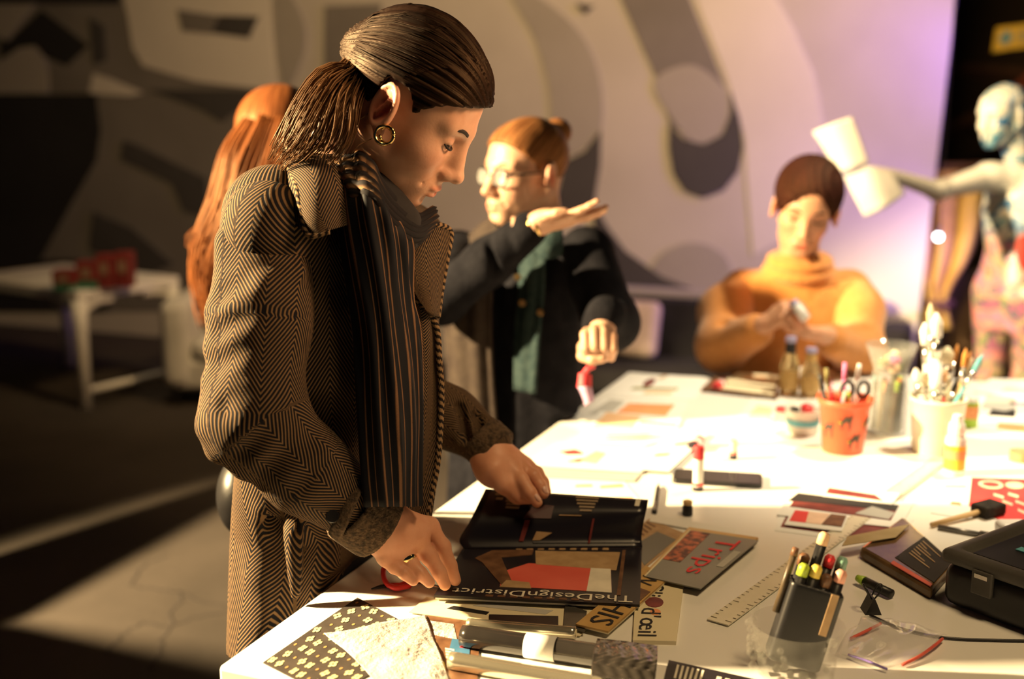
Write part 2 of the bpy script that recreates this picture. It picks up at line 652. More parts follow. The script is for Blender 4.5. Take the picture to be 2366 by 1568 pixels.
# ================================================================== materials of the setting
M_floor = mat('concrete_floor', (0.036, 0.029, 0.024), (0.062, 0.050, 0.042), rough=0.75, scale=1.6, bump=0.15, bscale=30)
M_dark = mat('black_paint', (0.010, 0.010, 0.013), rough=0.8, scale=3)
M_wall_l = mat('mural_light', (0.52, 0.50, 0.46), (0.58, 0.56, 0.52), rough=0.8, scale=2)
M_wall_w = mat('mural_white', (0.70, 0.68, 0.63), (0.76, 0.74, 0.69), rough=0.8, scale=2)
M_wall_ml = mat('mural_pale_grey', (0.36, 0.345, 0.32), (0.41, 0.395, 0.37), rough=0.8, scale=2)
M_wall_m = mat('mural_grey', (0.19, 0.18, 0.17), (0.23, 0.22, 0.21), rough=0.8, scale=2)
M_wall_d = mat('mural_dark', (0.060, 0.058, 0.060), (0.080, 0.078, 0.08), rough=0.8, scale=2)
M_wall_k = mat('mural_black', (0.018, 0.018, 0.020), (0.026, 0.026, 0.03), rough=0.8, scale=2)
M_white = mat('white_laminate', (0.78, 0.77, 0.74), (0.82, 0.81, 0.78), rough=0.35, scale=3, spec=0.4)
M_whitecloth = mat('white_upholstery', (0.55, 0.54, 0.51), (0.66, 0.65, 0.62), rough=0.9, scale=8, bump=0.2, bscale=60)
M_blackcloth = mat('black_upholstery', (0.008, 0.008, 0.011), (0.016, 0.015, 0.02), rough=0.9, scale=10, bump=0.2)
M_steel = mat('dark_metal', (0.10, 0.10, 0.10), rough=0.4, metal=0.9)

# floor
v, f = box_vf((0, 3.5, -0.05), (9.0, 8.0, 0.05))
fl = mk('floor', v, f, M_floor); tag(fl, kind='structure')
# joints scored in the concrete near the table, as shallow dark seams
M_seam = mat('floor_seam', (0.028, 0.022, 0.02), rough=0.9)
for k, pl in enumerate(([(300, 1352), (360, 1360), (420, 1372), (400, 1420), (372, 1490), (350, 1550)],
                        [(420, 1372), (520, 1400), (600, 1390)], [(385, 1450), (470, 1420), (560, 1412)],
                        [(300, 1352), (330, 1310), (390, 1280)], [(250, 1500), (320, 1440), (385, 1450)])):
    P = np.array([onz(x, y, 0.0006) for x, y in pl])
    P = catmull(P, 5 * len(pl))
    P[:, :2] += np.random.normal(0, 0.006, (len(P), 2))
    tube('floor_crack', P, 0.005, M_seam, fl, seg=6, flat=0.06)

# ceiling and far walls
v, f = box_vf((0, 3.5, 4.05), (9.0, 8.0, 0.05)); tag(mk('ceiling', v, f, M_dark), kind='structure')
M_farwall = mat('far_wall_paint', (0.045, 0.030, 0.020), (0.075, 0.05, 0.03), rough=0.9, scale=1.2)
v, f = box_vf((4.0, 9.6, 2.0), (7.0, 0.08, 2.0)); tag(mk('wall_back', v, f, M_farwall), kind='structure')

v, f = box_vf((-8.9, 3.5, 2.0), (0.06, 8.0, 2.0)); tag(mk('wall_left', v, f, M_farwall), kind='structure')

# the painted mural wall
A = V(-250, 250, 8.4); B = V(2185, 250, 5.9)
e = nrm([B[0] - A[0], B[1] - A[1], 0]); wn = np.array([e[1], -e[0], 0.0])      # wn points to the camera
if wn[1] > 0: wn = -wn
WP = A.copy()


def wl(px, py, lift=0.0):
    return onplane(px, py, WP + wn * lift, wn)


def wl_at(p_top, p_bot, z):
    t = (z - p_bot[2]) / (p_top[2] - p_bot[2])
    return p_bot + (p_top - p_bot) * t


rt, rb = wl(2208, 0), wl(2110, 840)
AL = A - e * 4.4
TLc = np.array([AL[0], AL[1], 3.7]); BLc = np.array([AL[0], AL[1], 0.0])
TRc = wl_at(rt, rb, 3.7); BRc = wl_at(rt, rb, 0.0)
fr = [BLc, BRc, TRc, TLc]
bk = [p - wn * 0.14 for p in fr]
wall = mk('wall_mural', fr + bk, [(0, 1, 2, 3), (7, 6, 5, 4), (0, 4, 5, 1), (1, 5, 6, 2), (2, 6, 7, 3), (3, 7, 4, 0)], M_wall_l)
fix_normals(wall); tag(wall, kind='structure')


def smoothpoly(pts, n=4):
    P = np.array(pts + pts[:1], float)
    return P


def mural(pts, m, lift, curved=False):
    pts = np.array(pts, float)
    if curved:
        Q = np.concatenate([pts[-1:], pts, pts[:2]])
        out = []
        for i in range(1, len(Q) - 2):
            a, b, c, d = Q[i - 1], Q[i], Q[i + 1], Q[i + 2]
            for t in np.linspace(0, 1, 6)[:-1]:
                out.append(0.5 * (2 * b + (c - a) * t + (2 * a - 5 * b + 4 * c - d) * t * t + (3 * b - a - 3 * c + d) * t ** 3))
        pts = np.array(out)
    top = [wl(x, y, lift) for x, y in pts]
    bot = [p - wn * (lift + 0.002) for p in top]
    n = len(pts)
    o = mk('painted_shape', top + bot, [tuple(range(n))] + [(i, (i + 1) % n, n + (i + 1) % n, n + i) for i in range(n)], m, wall)
    fix_normals(o)


mural([(-120, -40), (282, -40), (282, 0), (330, 150), (450, 185), (660, 205), (700, 250), (720, 720), (-160, 720)], M_wall_m, 0.003)  # mural grey; lower part also bakes in the shade on the left wall
mural([(282, -40), (620, -40), (628, 90), (640, 205), (600, 205), (450, 187), (330, 152), (306, 110)], M_wall_w, 0.006)
mural([(408, 22), (507, 36), (488, 78), (420, 72)], M_wall_m, 0.009)
mural([(508, 35), (598, 38), (575, 88), (488, 76)], M_wall_d, 0.009)
mural([(95, 22), (205, 105), (155, 152), (110, 135), (60, 112), (0, 142), (0, 78), (18, 96)], M_wall_k, 0.006)
mural([(-60, 8), (85, 8), (16, 94), (-60, 60)], M_wall_ml, 0.009)
mural([(-60, 180), (0, 140), (45, 110), (80, 106), (105, 135), (112, 180), (112, 216), (-60, 216)], M_wall_ml, 0.009)
mural([(215, 170), (250, 180), (330, 214), (300, 222), (205, 215)], M_wall_w, 0.009)
mural([(120, 160), (200, 180), (208, 210), (118, 205)], M_wall_m, 0.009)
mural([(205, 40), (240, 60), (245, 140), (215, 150)], M_wall_d, 0.0075)
mural([(-160, 217), (222, 217), (232, 300), (222, 370), (165, 470), (110, 570), (70, 640), (-160, 700)], M_wall_k, 0.006)
mural([(345, 208), (632, 208), (612, 246), (560, 246), (512, 282), (470, 255)], M_wall_d, 0.009)
mural([(283, 325), (310, 332), (475, 412), (480, 500), (425, 490), (398, 425), (278, 368)], M_wall_d, 0.009)
mural([(215, 490), (300, 525), (400, 610), (330, 640), (205, 575)], M_wall_d, 0.009)
mural([(-100, 600), (240, 600), (250, 720), (-100, 720)], M_wall_k, 0.010)
mural([(-250, -60), (276, -60), (276, 8), (-250, 8)], M_wall_k, 0.014)
mural([(636, -40), (690, 20), (708, 90), (690, 160), (660, 205), (640, 120)], M_wall_ml, 0.006, True)
mural([(750, 14), (882, 8), (872, 80), (830, 170), (800, 200), (748, 200)], M_wall_m, 0.006)
mural([(1175, -30), (1270, 10), (1350, 90), (1388, 190), (1388, 300), (1340, 350), (1300, 352), (1275, 300), (1268, 200), (1235, 90)], M_wall_ml, 0.006, True)
mural([(1305, 372), (1350, 350), (1388, 300), (1386, 380), (1372, 470), (1330, 520), (1280, 480)], M_wall_d, 0.009)
mural([(1372, 470), (1400, 520), (1445, 580), (1530, 640), (1600, 668), (1660, 680), (1660, 694), (1370, 670)], M_wall_d, 0.009)
mural([(1330, 8), (1372, 14), (1352, 32)], M_wall_d, 0.012)
mural([(1418, -40), (1578, -40), (1640, 110), (1690, 240), (1690, 300), (1600, 320), (1548, 290), (1520, 190)], M_wall_m, 0.006)
mural([(1546, 288), (1580, 322), (1625, 334), (1668, 312), (1688, 262), (1688, 212), (1708, 270), (1717, 340), (1706, 395), (1672, 438), (1625, 456), (1582, 440), (1556, 400), (1546, 340)], M_wall_d, 0.012, False)
mural([(1510, 190), (1560, 285), (1590, 322), (1630, 330), (1668, 308), (1686, 262), (1684, 215), (1600, 150)], M_wall_ml, 0.009, True)
mural([(1595, -40), (1770, -40), (1830, 60), (1880, 170), (1902, 290), (1880, 420), (1800, 560), (1740, 590), (1725, 400), (1722, 320), (1680, 180)], M_wall_w, 0.006, False)
mural([(1500, 640), (1530, 585), (1600, 560), (1670, 585), (1690, 640), (1650, 682), (1560, 670)], M_wall_ml, 0.006, True)

# pale ledge along the foot of the mural, dark settee and cushion below it
la, lb = wl(1330, 664), wl(2050, 724)
zl = la[2]
lb = np.array([lb[0], lb[1], zl])
c = (la + lb) / 2 + wn * 0.06
Rm = np.stack([e, wn, [0, 0, 1]], 1)
led = box('ledge', c, (np.linalg.norm(lb - la) / 2, 0.05, 0.03), M_wall_ml, None, Rm, bevel=0.008)
led.name = 'trim_1'; tag(led, kind='structure')

st = thing('settee', c + wn * 0.30 - np.array([0, 0, c[2]]), 'black upholstered settee against the wall below the mural', 'settee')
L2 = np.linalg.norm(lb - la) / 2
box('backrest', c + wn * 0.13 + np.array([0, 0, 0.27 - c[2]]), (L2, 0.06, 0.23), M_blackcloth, st, Rm, bevel=0.02)
box('seat', c + wn * 0.43 + np.array([0, 0, 0.125 - c[2]]), (L2, 0.24, 0.065), M_blackcloth, st, Rm, bevel=0.03)
for s in (-1, 1):
    box('armrest', c + wn * 0.40 + e * s * (L2 + 0.07) + np.array([0, 0, 0.23 - c[2]]), (0.07, 0.28, 0.22), M_blackcloth, st, Rm, bevel=0.03)
    for q in (0.2, 0.6):
        box('leg', c + wn * q + e * s * (L2 - 0.05) + np.array([0, 0, 0.03 - c[2]]), (0.025, 0.025, 0.03), M_steel, st, Rm)
M_cush = mat('cushion_cloth', (0.50, 0.42, 0.38), (0.60, 0.50, 0.45), rough=0.9, scale=14, bump=0.15)
cc = wl(1512, 700) + wn * 0.34
cc[2] = 0.345
Rc = np.stack([e, nrm(wn * 0.94 + np.array([0, 0, 0.34])), nrm(np.array([0, 0, 1.0]) - wn * 0.3)], 1)
S = Solid(cc - 0.28, cc + 0.28, 0.012)
S.rbox(cc, (0.115, 0.05, 0.155), Rc, 0.045, 0.01)
vv, ff = S.mesh()
tag(mk('cushion', vv, ff, M_cush, smooth=True), 'pale pinkish cushion leaning on the black settee', 'cushion')

# ------------------------------------------------------------------ the white craft table
C0 = T(503, 1538); C1 = T(1452, 858)
ed = nrm(C1 - C0); pr = np.array([ed[1], -ed[0], 0.0])
LT = np.linalg.norm(C1 - C0); WT = 1.95
Rt = np.stack([pr, ed, [0, 0, 1]], 1)
tcen = (C0 + C1) / 2 + pr * WT / 2
tb = thing('craft_table', [tcen[0], tcen[1], 0], 'large white craft table covered with papers, magazines and art supplies', 'table')
box('tabletop', [tcen[0], tcen[1], TZ - 0.019], (WT / 2, LT / 2, 0.019), M_white, tb, Rt, bevel=0.006)
for sx in (-1, 1):
    for sy in (-1, 1):
        p = tcen + pr * sx * (WT / 2 - 0.25) + ed * sy * (LT / 2 - 0.15)
        box('leg', [p[0], p[1], (TZ - 0.038) / 2], (0.03, 0.03, (TZ - 0.038) / 2), M_white, tb, Rt, bevel=0.004)
for sy in (-1, 1):
    p = tcen + ed * sy * (LT / 2 - 0.15)
    box('apron', [p[0], p[1], TZ - 0.038 - 0.04], (WT / 2 - 0.28, 0.012, 0.04), M_white, tb, Rt)


# narrow second table pushed against the far end
o0, o1, dpt = 0.42, WT, 0.24
t2c = C1 + pr * (o0 + o1) / 2 + ed * (0.008 + dpt / 2)
tb2 = thing('narrow_table', [t2c[0], t2c[1], 0], 'narrow white table pushed against the far end of the craft table', 'table')
box('tabletop', [t2c[0], t2c[1], TZ - 0.019], ((o1 - o0) / 2, dpt / 2, 0.019), M_white, tb2, Rt, bevel=0.006)
for sx in (-1, 1):
    for sy in (-1, 1):
        p = t2c + pr * (sx * ((o1 - o0) / 2 - 0.05) + (0.42 if sx < 0 else 0)) + ed * sy * (dpt / 2 - 0.05)
        box('leg', [p[0], p[1], (TZ - 0.038) / 2], (0.02, 0.02, (TZ - 0.038) / 2), M_white, tb2, Rt, bevel=0.004)

# two unseen boards added at the left: their slanted tops shape the side light
M_board = mat('black_blocker_board', (0.012, 0.012, 0.013), rough=0.85, scale=4)
for pts, lb_ in (([(1.55, 0), (2.68, 0), (2.68, 1.06), (2.30, 1.52), (1.95, 1.55), (1.55, 1.45)], 'black board with a slanting top added to block side light, nearer of two at the far left'),
                 ([(2.70, 0), (3.22, 0), (3.22, 1.46), (2.70, 1.06)], 'black board with a slanting top added to block side light, farther of two at the far left')):
    n_ = len(pts)
    vtx = [(-2.2, y, z) for y, z in pts] + [(-2.23, y, z) for y, z in pts]
    o_ = mk('light_blocker', vtx, [tuple(range(n_)), tuple(range(2 * n_ - 1, n_ - 1, -1))] + [(i, (i + 1) % n_, n_ + (i + 1) % n_, n_ + i) for i in range(n_)], M_board)
    fix_normals(o_); tag(o_, lb_, 'board', 'added light-blocking boards at the left')

# ------------------------------------------------------------------ white side table and armchair at the left
p = onz(214, 945, 0.0)
zt = 0.60
st2 = thing('side_table', [p[0], p[1], 0], 'white side table with curved leg brackets in the dark corner', 'table')
tl = onplane(190, 672, p, np.array([0, 1.0, 0]))
zt = tl[2]
d1 = nrm([0.37, 0.57, 0.0]); d2 = nrm([-0.57, 0.37, 0.0])          # two edges leaving the near corner
corner = np.array([p[0] - 0.03, p[1] - 0.02, zt])
La, Lb = 0.66, 1.0
q = [corner, corner + d1 * La, corner + d1 * La + d2 * Lb, corner + d2 * Lb]
vtx = [x - [0, 0, 0.055] for x in q] + q
mk('tabletop', vtx, [(3, 2, 1, 0), (4, 5, 6, 7)] + [(i, (i + 1) % 4, 4 + (i + 1) % 4, 4 + i) for i in range(4)], M_white, st2, bevel=0.006)
for i, (u, w) in enumerate(((0.03, 0.03), (0.63, 0.03), (0.63, 0.97), (0.03, 0.97))):
    b0 = corner + d1 * u + d2 * w
    tube('leg', [[b0[0], b0[1], 0.0], [b0[0], b0[1], zt - 0.2], [b0[0], b0[1], zt - 0.05]], [0.030, 0.036, 0.04], M_white, st2, seg=12)
    if i in (0, 1, 3):
        for dd in ((d1 if i != 1 else -d1), (d2 if i != 3 else -d2)):
            tube('bracket', catmull([[b0[0], b0[1], zt - 0.24], b0 * [1, 1, 0] + [0, 0, zt - 0.12] + dd * 0.02, b0 * [1, 1, 0] + [0, 0, zt - 0.075] + dd * 0.10, b0 * [1, 1, 0] + [0, 0, zt - 0.07] + dd * 0.2], 10),
                 [0.022] * 10, M_white, st2, seg=8)
tube('stretcher', [corner * [1, 1, 0] + d1 * 0.05 + d2 * 0.03 + [0, 0, 0.09], corner * [1, 1, 0] + d1 * 0.62 + d2 * 0.03 + [0, 0, 0.09]], 0.018, M_white, st2, seg=8)

M_red = mat('red_card', (0.42, 0.03, 0.025), (0.52, 0.05, 0.04), rough=0.6, scale=20)
M_dred = mat('dark_red_card', (0.16, 0.018, 0.018), (0.22, 0.03, 0.026), rough=0.6, scale=20)
M_green = mat('green_card', (0.03, 0.16, 0.10), (0.05, 0.22, 0.13), rough=0.6, scale=20)
M_tan = mat('tan_card', (0.22, 0.14, 0.09), (0.27, 0.18, 0.12), rough=0.7, scale=20)
for nm, px, w_, h_, mm, lb_ in (('game_box', 155, 0.055, 0.05, M_dred, 'small red box at the left end of the row on the side table'),
                                ('game_box', 208, 0.05, 0.07, M_dred, 'red box with a green foot in the middle of the side table'),
                                ('game_box', 250, 0.04, 0.085, M_dred, 'dark red upright box on the side table'),
                                ('game_box', 292, 0.04, 0.09, M_dred, 'tall red box at the right end of the row on the side table')):
    b0 = onz(px, 668 - (px - 150) * 0.05, zt)
    bb = thing(nm, b0, lb_, 'box', 'boxes on the side table')
    box('lid', b0 + [0, 0, h_ * 1.3], (w_, 0.05, h_ * 0.7), mm, bb, bevel=0.004)
    box('base', b0 + [0, 0, h_ * 0.3], (w_ * 0.95, 0.046, h_ * 0.3), M_green if px < 230 else M_dred, bb, bevel=0.004)
    box('print', b0 + [0, -0.051, h_ * 1.2], (w_ * 0.5, 0.002, h_ * 0.35), M_tan, bb)
b0 = onz(271, 652, zt)
lathe('dark_bottle', b0, [(0.022, 0), (0.024, 0.02), (0.024, 0.10), (0.012, 0.125), (0.012, 0.15)], mat('bottle_dark', (0.01, 0.012, 0.02), rough=0.3), seg=14)
tag(bpy.data.objects['dark_bottle'], 'dark little bottle between the red boxes on the side table', 'bottle')

# white armchair
ac = onz(430, 904, 0.0)
ch = thing('armchair', [ac[0], 6.15, 0], 'white armchair beside the side table, half hidden by the coat', 'armchair')


def cushion(name, lo, hi, h, r, m, parent):
    lo = np.asarray(lo); hi = np.asarray(hi)
    S = Solid(lo - 0.04, hi + 0.04, h)
    S.rbox((lo + hi) / 2, (hi - lo) / 2, None, r, 0.01)
    a, b = S.mesh()
    return mk(name, a, b, m, parent, smooth=True)


x0 = V(338, 800, 5.98)[0] + 0.07; x1 = V(640, 800, 5.98)[0]; y0 = 5.84
cushion('armrest', (x0, y0, 0.10), (x0 + 0.16, y0 + 0.60, 0.56), 0.014, 0.06, M_whitecloth, ch)
cushion('armrest', (x1, y0, 0.10), (x1 + 0.16, y0 + 0.60, 0.56), 0.014, 0.06, M_whitecloth, ch)
cushion('seat', (x0 + 0.05, y0 + 0.02, 0.09), (x1 + 0.08, y0 + 0.58, 0.25), 0.014, 0.03, M_whitecloth, ch)
cushion('seat_cushion', (x0 + 0.16, y0 + 0.0, 0.24), (x1, y0 + 0.40, 0.36), 0.014, 0.05, M_whitecloth, ch)
cushion('backrest', (x0 + 0.13, y0 + 0.44, 0.2), (x1 + 0.03, y0 + 0.62, 0.68), 0.014, 0.06, M_whitecloth, ch)
for lx in (x0 + 0.05, x1 + 0.11):
    for ly in (y0 + 0.08, y0 + 0.52):
        tube('leg', [[lx, ly, 0], [lx, ly, 0.11]], [0.015, 0.02], M_steel, ch, seg=8)
pc = np.array([x0 + 0.34, y0 + 0.33, 0.55])
S = Solid(pc - 0.32, pc + 0.32, 0.012)
S.rbox(pc, (0.16, 0.06, 0.18), np.stack([[1, 0, 0], nrm([0, -0.95, 0.3]), nrm([0, 0.3, 0.95])], 1), 0.065, 0.01)
a_, b_ = S.mesh()
tag(mk('cushion', a_, b_, mat('cushion_cream', (0.48, 0.43, 0.34), (0.58, 0.53, 0.43), rough=0.9, scale=10, bump=0.2), smooth=True), 'cream cushion upright on the white armchair', 'cushion')

# ------------------------------------------------------------------ right background: sign, drape, lamp, beams
M_yel = mat('yellow_sign_board', (0.75, 0.52, 0.06), (0.82, 0.58, 0.09), rough=0.5, scale=4)
M_blu = mat('sign_blue_print', (0.16, 0.35, 0.42), rough=0.6)
sg = Sheet('hanging_sign', [V(2291, 122, 6.4), V(2440, 101, 6.4), V(2440, 47, 6.4), V(2300, 66, 6.4)], 0.02, M_yel,
           'yellow sign with a pale blue emblem hanging in the dark', 'sign')
sg.n = np.array([0, -1.0, 0]); sg.th = 0.021
sg.disc('emblem', 0.17, 0.55, 0.10, 0.28, M_blu, 0.002)
for k in range(3):
    sg.rect('printed_line', 0.36, 0.66 - k * 0.16, 0.95, 0.72 - k * 0.16, M_blu, 0.002)
sp_ = sg.at(0.5, 1.0)
tube('hanging_wire', [sp_, [sp_[0], sp_[1], 4.0]], 0.004, M_steel, sg.o, seg=6)
sp_ = sg.at(0.9, 1.0)
tube('hanging_wire', [sp_, [sp_[0], sp_[1], 4.0]], 0.004, M_steel, sg.o, seg=6)

M_drape = mat('mustard_cloth', (0.42, 0.27, 0.06), (0.62, 0.44, 0.13), rough=0.9, scale=5, bump=0.1)
rows = []
for (y, xl, xr) in ((395, 2120, 2290), (470, 2122, 2275), (540, 2128, 2262), (600, 2135, 2240), (660, 2142, 2200), (700, 2148, 2186), (760, 2140, 2200)):
    rows.append([V(xl + (xr - xl) * t, y, 6.1 + (0.10 if k % 2 else 0)) for k, t in enumerate(np.linspace(0, 1, 6))])
dr = patch('drape', rows, M_drape, None, 40, 30, 0.012, lambda u, v: 0.012 * np.sin(u * 34))
dr['label'] = 'mustard drape gathered to a point behind the painted mannequin'; dr['category'] = 'drape'
M_band = mat('drape_tie_cloth', (0.10, 0.05, 0.03), rough=0.9)
tube('drape_tie', [V(2135, 700, 6.0), V(2168, 706, 5.98), V(2200, 700, 6.0)], 0.02, M_band, dr, seg=8)
tube('drape_rail', [V(2060, 392, 6.25), V(2420, 380, 6.25)], 0.025, M_band, dr, seg=8)

M_glow = bpy.data.materials.new('lamp_glow'); M_glow.use_nodes = True
M_glow.node_tree.nodes['Principled BSDF'].inputs['Emission Color'].default_value = (0.85, 0.95, 1, 1)
M_glow.node_tree.nodes['Principled BSDF'].inputs['Emission Strength'].default_value = 14
bl = thing('spot_lamp', V(2168, 560, 5.6), 'tiny white glowing lamp in front of the mustard drape', 'lamp')
bc = V(2168, 547, 5.6)
lathe('bulb', bc, [(0.002, -0.016), (0.012, -0.013), (0.017, 0.0), (0.012, 0.013), (0.002, 0.016)], M_glow, bl, 16)
lathe('socket', bc + [0, 0, 0.014], [(0.009, 0), (0.011, 0.01), (0.011, 0.035), (0.004, 0.04)], M_steel, bl, 12)
tube('cord', [bc + [0, 0, 0.05], [bc[0], bc[1], 4.0]], 0.003, M_steel, bl, seg=6)
M_beam = mat('brown_beam', (0.07, 0.035, 0.02), (0.12, 0.06, 0.035), rough=0.8, scale=6)
for nm, a, b, r_, lb_ in (('roof_beam', V(2210, 160, 8.2), V(2420, 178, 8.2), 0.05, 'dim reddish beam high behind the sign'),
                          ('roof_beam', V(2320, 250, 7.4), V(2440, 150, 7.0), 0.09, 'slanted red brown brace behind the mannequin head'),
                          ('roof_beam', V(2140, 320, 8.4), V(2420, 210, 8.4), 0.06, 'dark sloping beam behind the mannequin arm')):
    q_, f_, _ = tube_vf([a, b], r_, 4)
    tag(mk(nm, q_, f_, M_beam if 'slanted' not in lb_ else mat('red_brown', (0.30, 0.08, 0.045), (0.4, 0.11, 0.06), rough=0.7)), lb_, 'beam', 'beams in the dark background')
M_cab = mat('brown_cabinet', (0.10, 0.06, 0.03), (0.15, 0.09, 0.05), rough=0.7, scale=6)
cb = thing('cabinet', V(2200, 800, 6.6) * [1, 1, 0], 'brown low cabinet behind the brush bucket', 'cabinet')
cx = V(2215, 720, 6.6)
box('body', [cx[0] + 0.1, cx[1], 0.33], (0.38, 0.2, 0.33), M_cab, cb, bevel=0.01)
for s in (-1, 1):
    dd = box('door', [cx[0] + 0.1 + s * 0.185, cx[1] - 0.205, 0.34], (0.175, 0.008, 0.28), M_cab, cb, bevel=0.004)
    lathe('knob', [cx[0] + 0.1 + s * 0.04, cx[1] - 0.213, 0.4], [(0.006, 0), (0.012, 0.012), (0.006, 0.02)], M_steel, dd, 10, axis=(0, -1, 0))

# ================================================================== people
M_skin = mat('skin', (0.64, 0.34, 0.22), (0.72, 0.41, 0.28), rough=0.48, scale=35, bump=0.04, bscale=260, sss=0.12, attr='tint')
M_skin_pale = mat('skin_pale', (0.54, 0.31, 0.21), (0.60, 0.36, 0.25), rough=0.45, scale=35, bump=0.04, bscale=260, sss=0.12, attr='tint')
M_eye = mat('eye_white', (0.75, 0.72, 0.68), rough=0.2)
M_iris = mat('iris', (0.05, 0.03, 0.02), rough=0.15)
M_lash = mat('lash', (0.02, 0.012, 0.010), rough=0.7)
M_gold = mat('gold', (0.83, 0.58, 0.22), (0.9, 0.66, 0.3), rough=0.16, metal=1.0)


def Rhead(yaw, pitch, roll=0.0):
    yaw, pitch, roll = map(math.radians, (yaw, pitch, roll))
    f = np.array([math.cos(yaw) * math.cos(pitch), math.sin(yaw) * math.cos(pitch), -math.sin(pitch)])
    l = np.array([-math.sin(yaw), math.cos(yaw), 0.0]); u = np.cross(f, l)
    l2 = l * math.cos(roll) + u * math.sin(roll)
    return np.stack([f, l2, np.cross(f, l2)], 1)


def loft(S, secs, k=0.02, mode='add', ridges=None):
    """stack of elliptic sections: (centre xyz, half fwd, half lateral, fwd direction)"""
    C_ = np.array([s[0] for s in secs], float); a_ = np.array([s[1] for s in secs]); b_ = np.array([s[2] for s in secs])
    fd = np.array([nrm([s[3][0], s[3][1], 0]) for s in secs])
    o = np.argsort(C_[:, 2]); C_, a_, b_, fd = C_[o], a_[o], b_[o], fd[o]
    z = C_[:, 2]

    def fn(P):
        zz = np.clip(P[..., 2], z[0], z[-1])
        cx = np.interp(zz, z, C_[:, 0]); cy = np.interp(zz, z, C_[:, 1])
        A = np.interp(zz, z, a_); B = np.interp(zz, z, b_)
        fx = np.interp(zz, z, fd[:, 0]); fy = np.interp(zz, z, fd[:, 1])
        x = P[..., 0] - cx; y = P[..., 1] - cy
        u = x * fx + y * fy; w = -x * fy + y * fx
        if ridges is not None:
            dl = ridges(np.arctan2(w, u), P[..., 2])
            A = A + dl; B = B + dl
        q = np.sqrt((u / A) ** 2 + (w / B) ** 2)
        g = np.sqrt((u / A ** 2) ** 2 + (w / B ** 2) ** 2) + 1e-9
        d = q * (q - 1) / g
        dz = np.maximum(z[0] - P[..., 2], P[..., 2] - z[-1])
        return np.maximum(np.clip(d, -0.05, 0.2), dz)
    m = max(a_.max(), b_.max()) + 0.03
    lo = np.array([C_[:, 0].min() - m, C_[:, 1].min() - m, z[0]]); hi = np.array([C_[:, 0].max() + m, C_[:, 1].max() + m, z[-1]])
    S._op(lo, hi, fn, k, mode)


def cut_table(S, gap=0.006):
    S.rbox([t2c[0], t2c[1], TZ - 0.019], ((o1 - o0) / 2 + gap, dpt / 2 + gap, 0.019 + gap), Rt, 0.004, 0.006, 'cut')
    S.rbox([tcen[0], tcen[1], TZ - 0.019], (WT / 2 + gap, LT / 2 + gap, 0.019 + gap), Rt, 0.004, 0.006, 'cut')


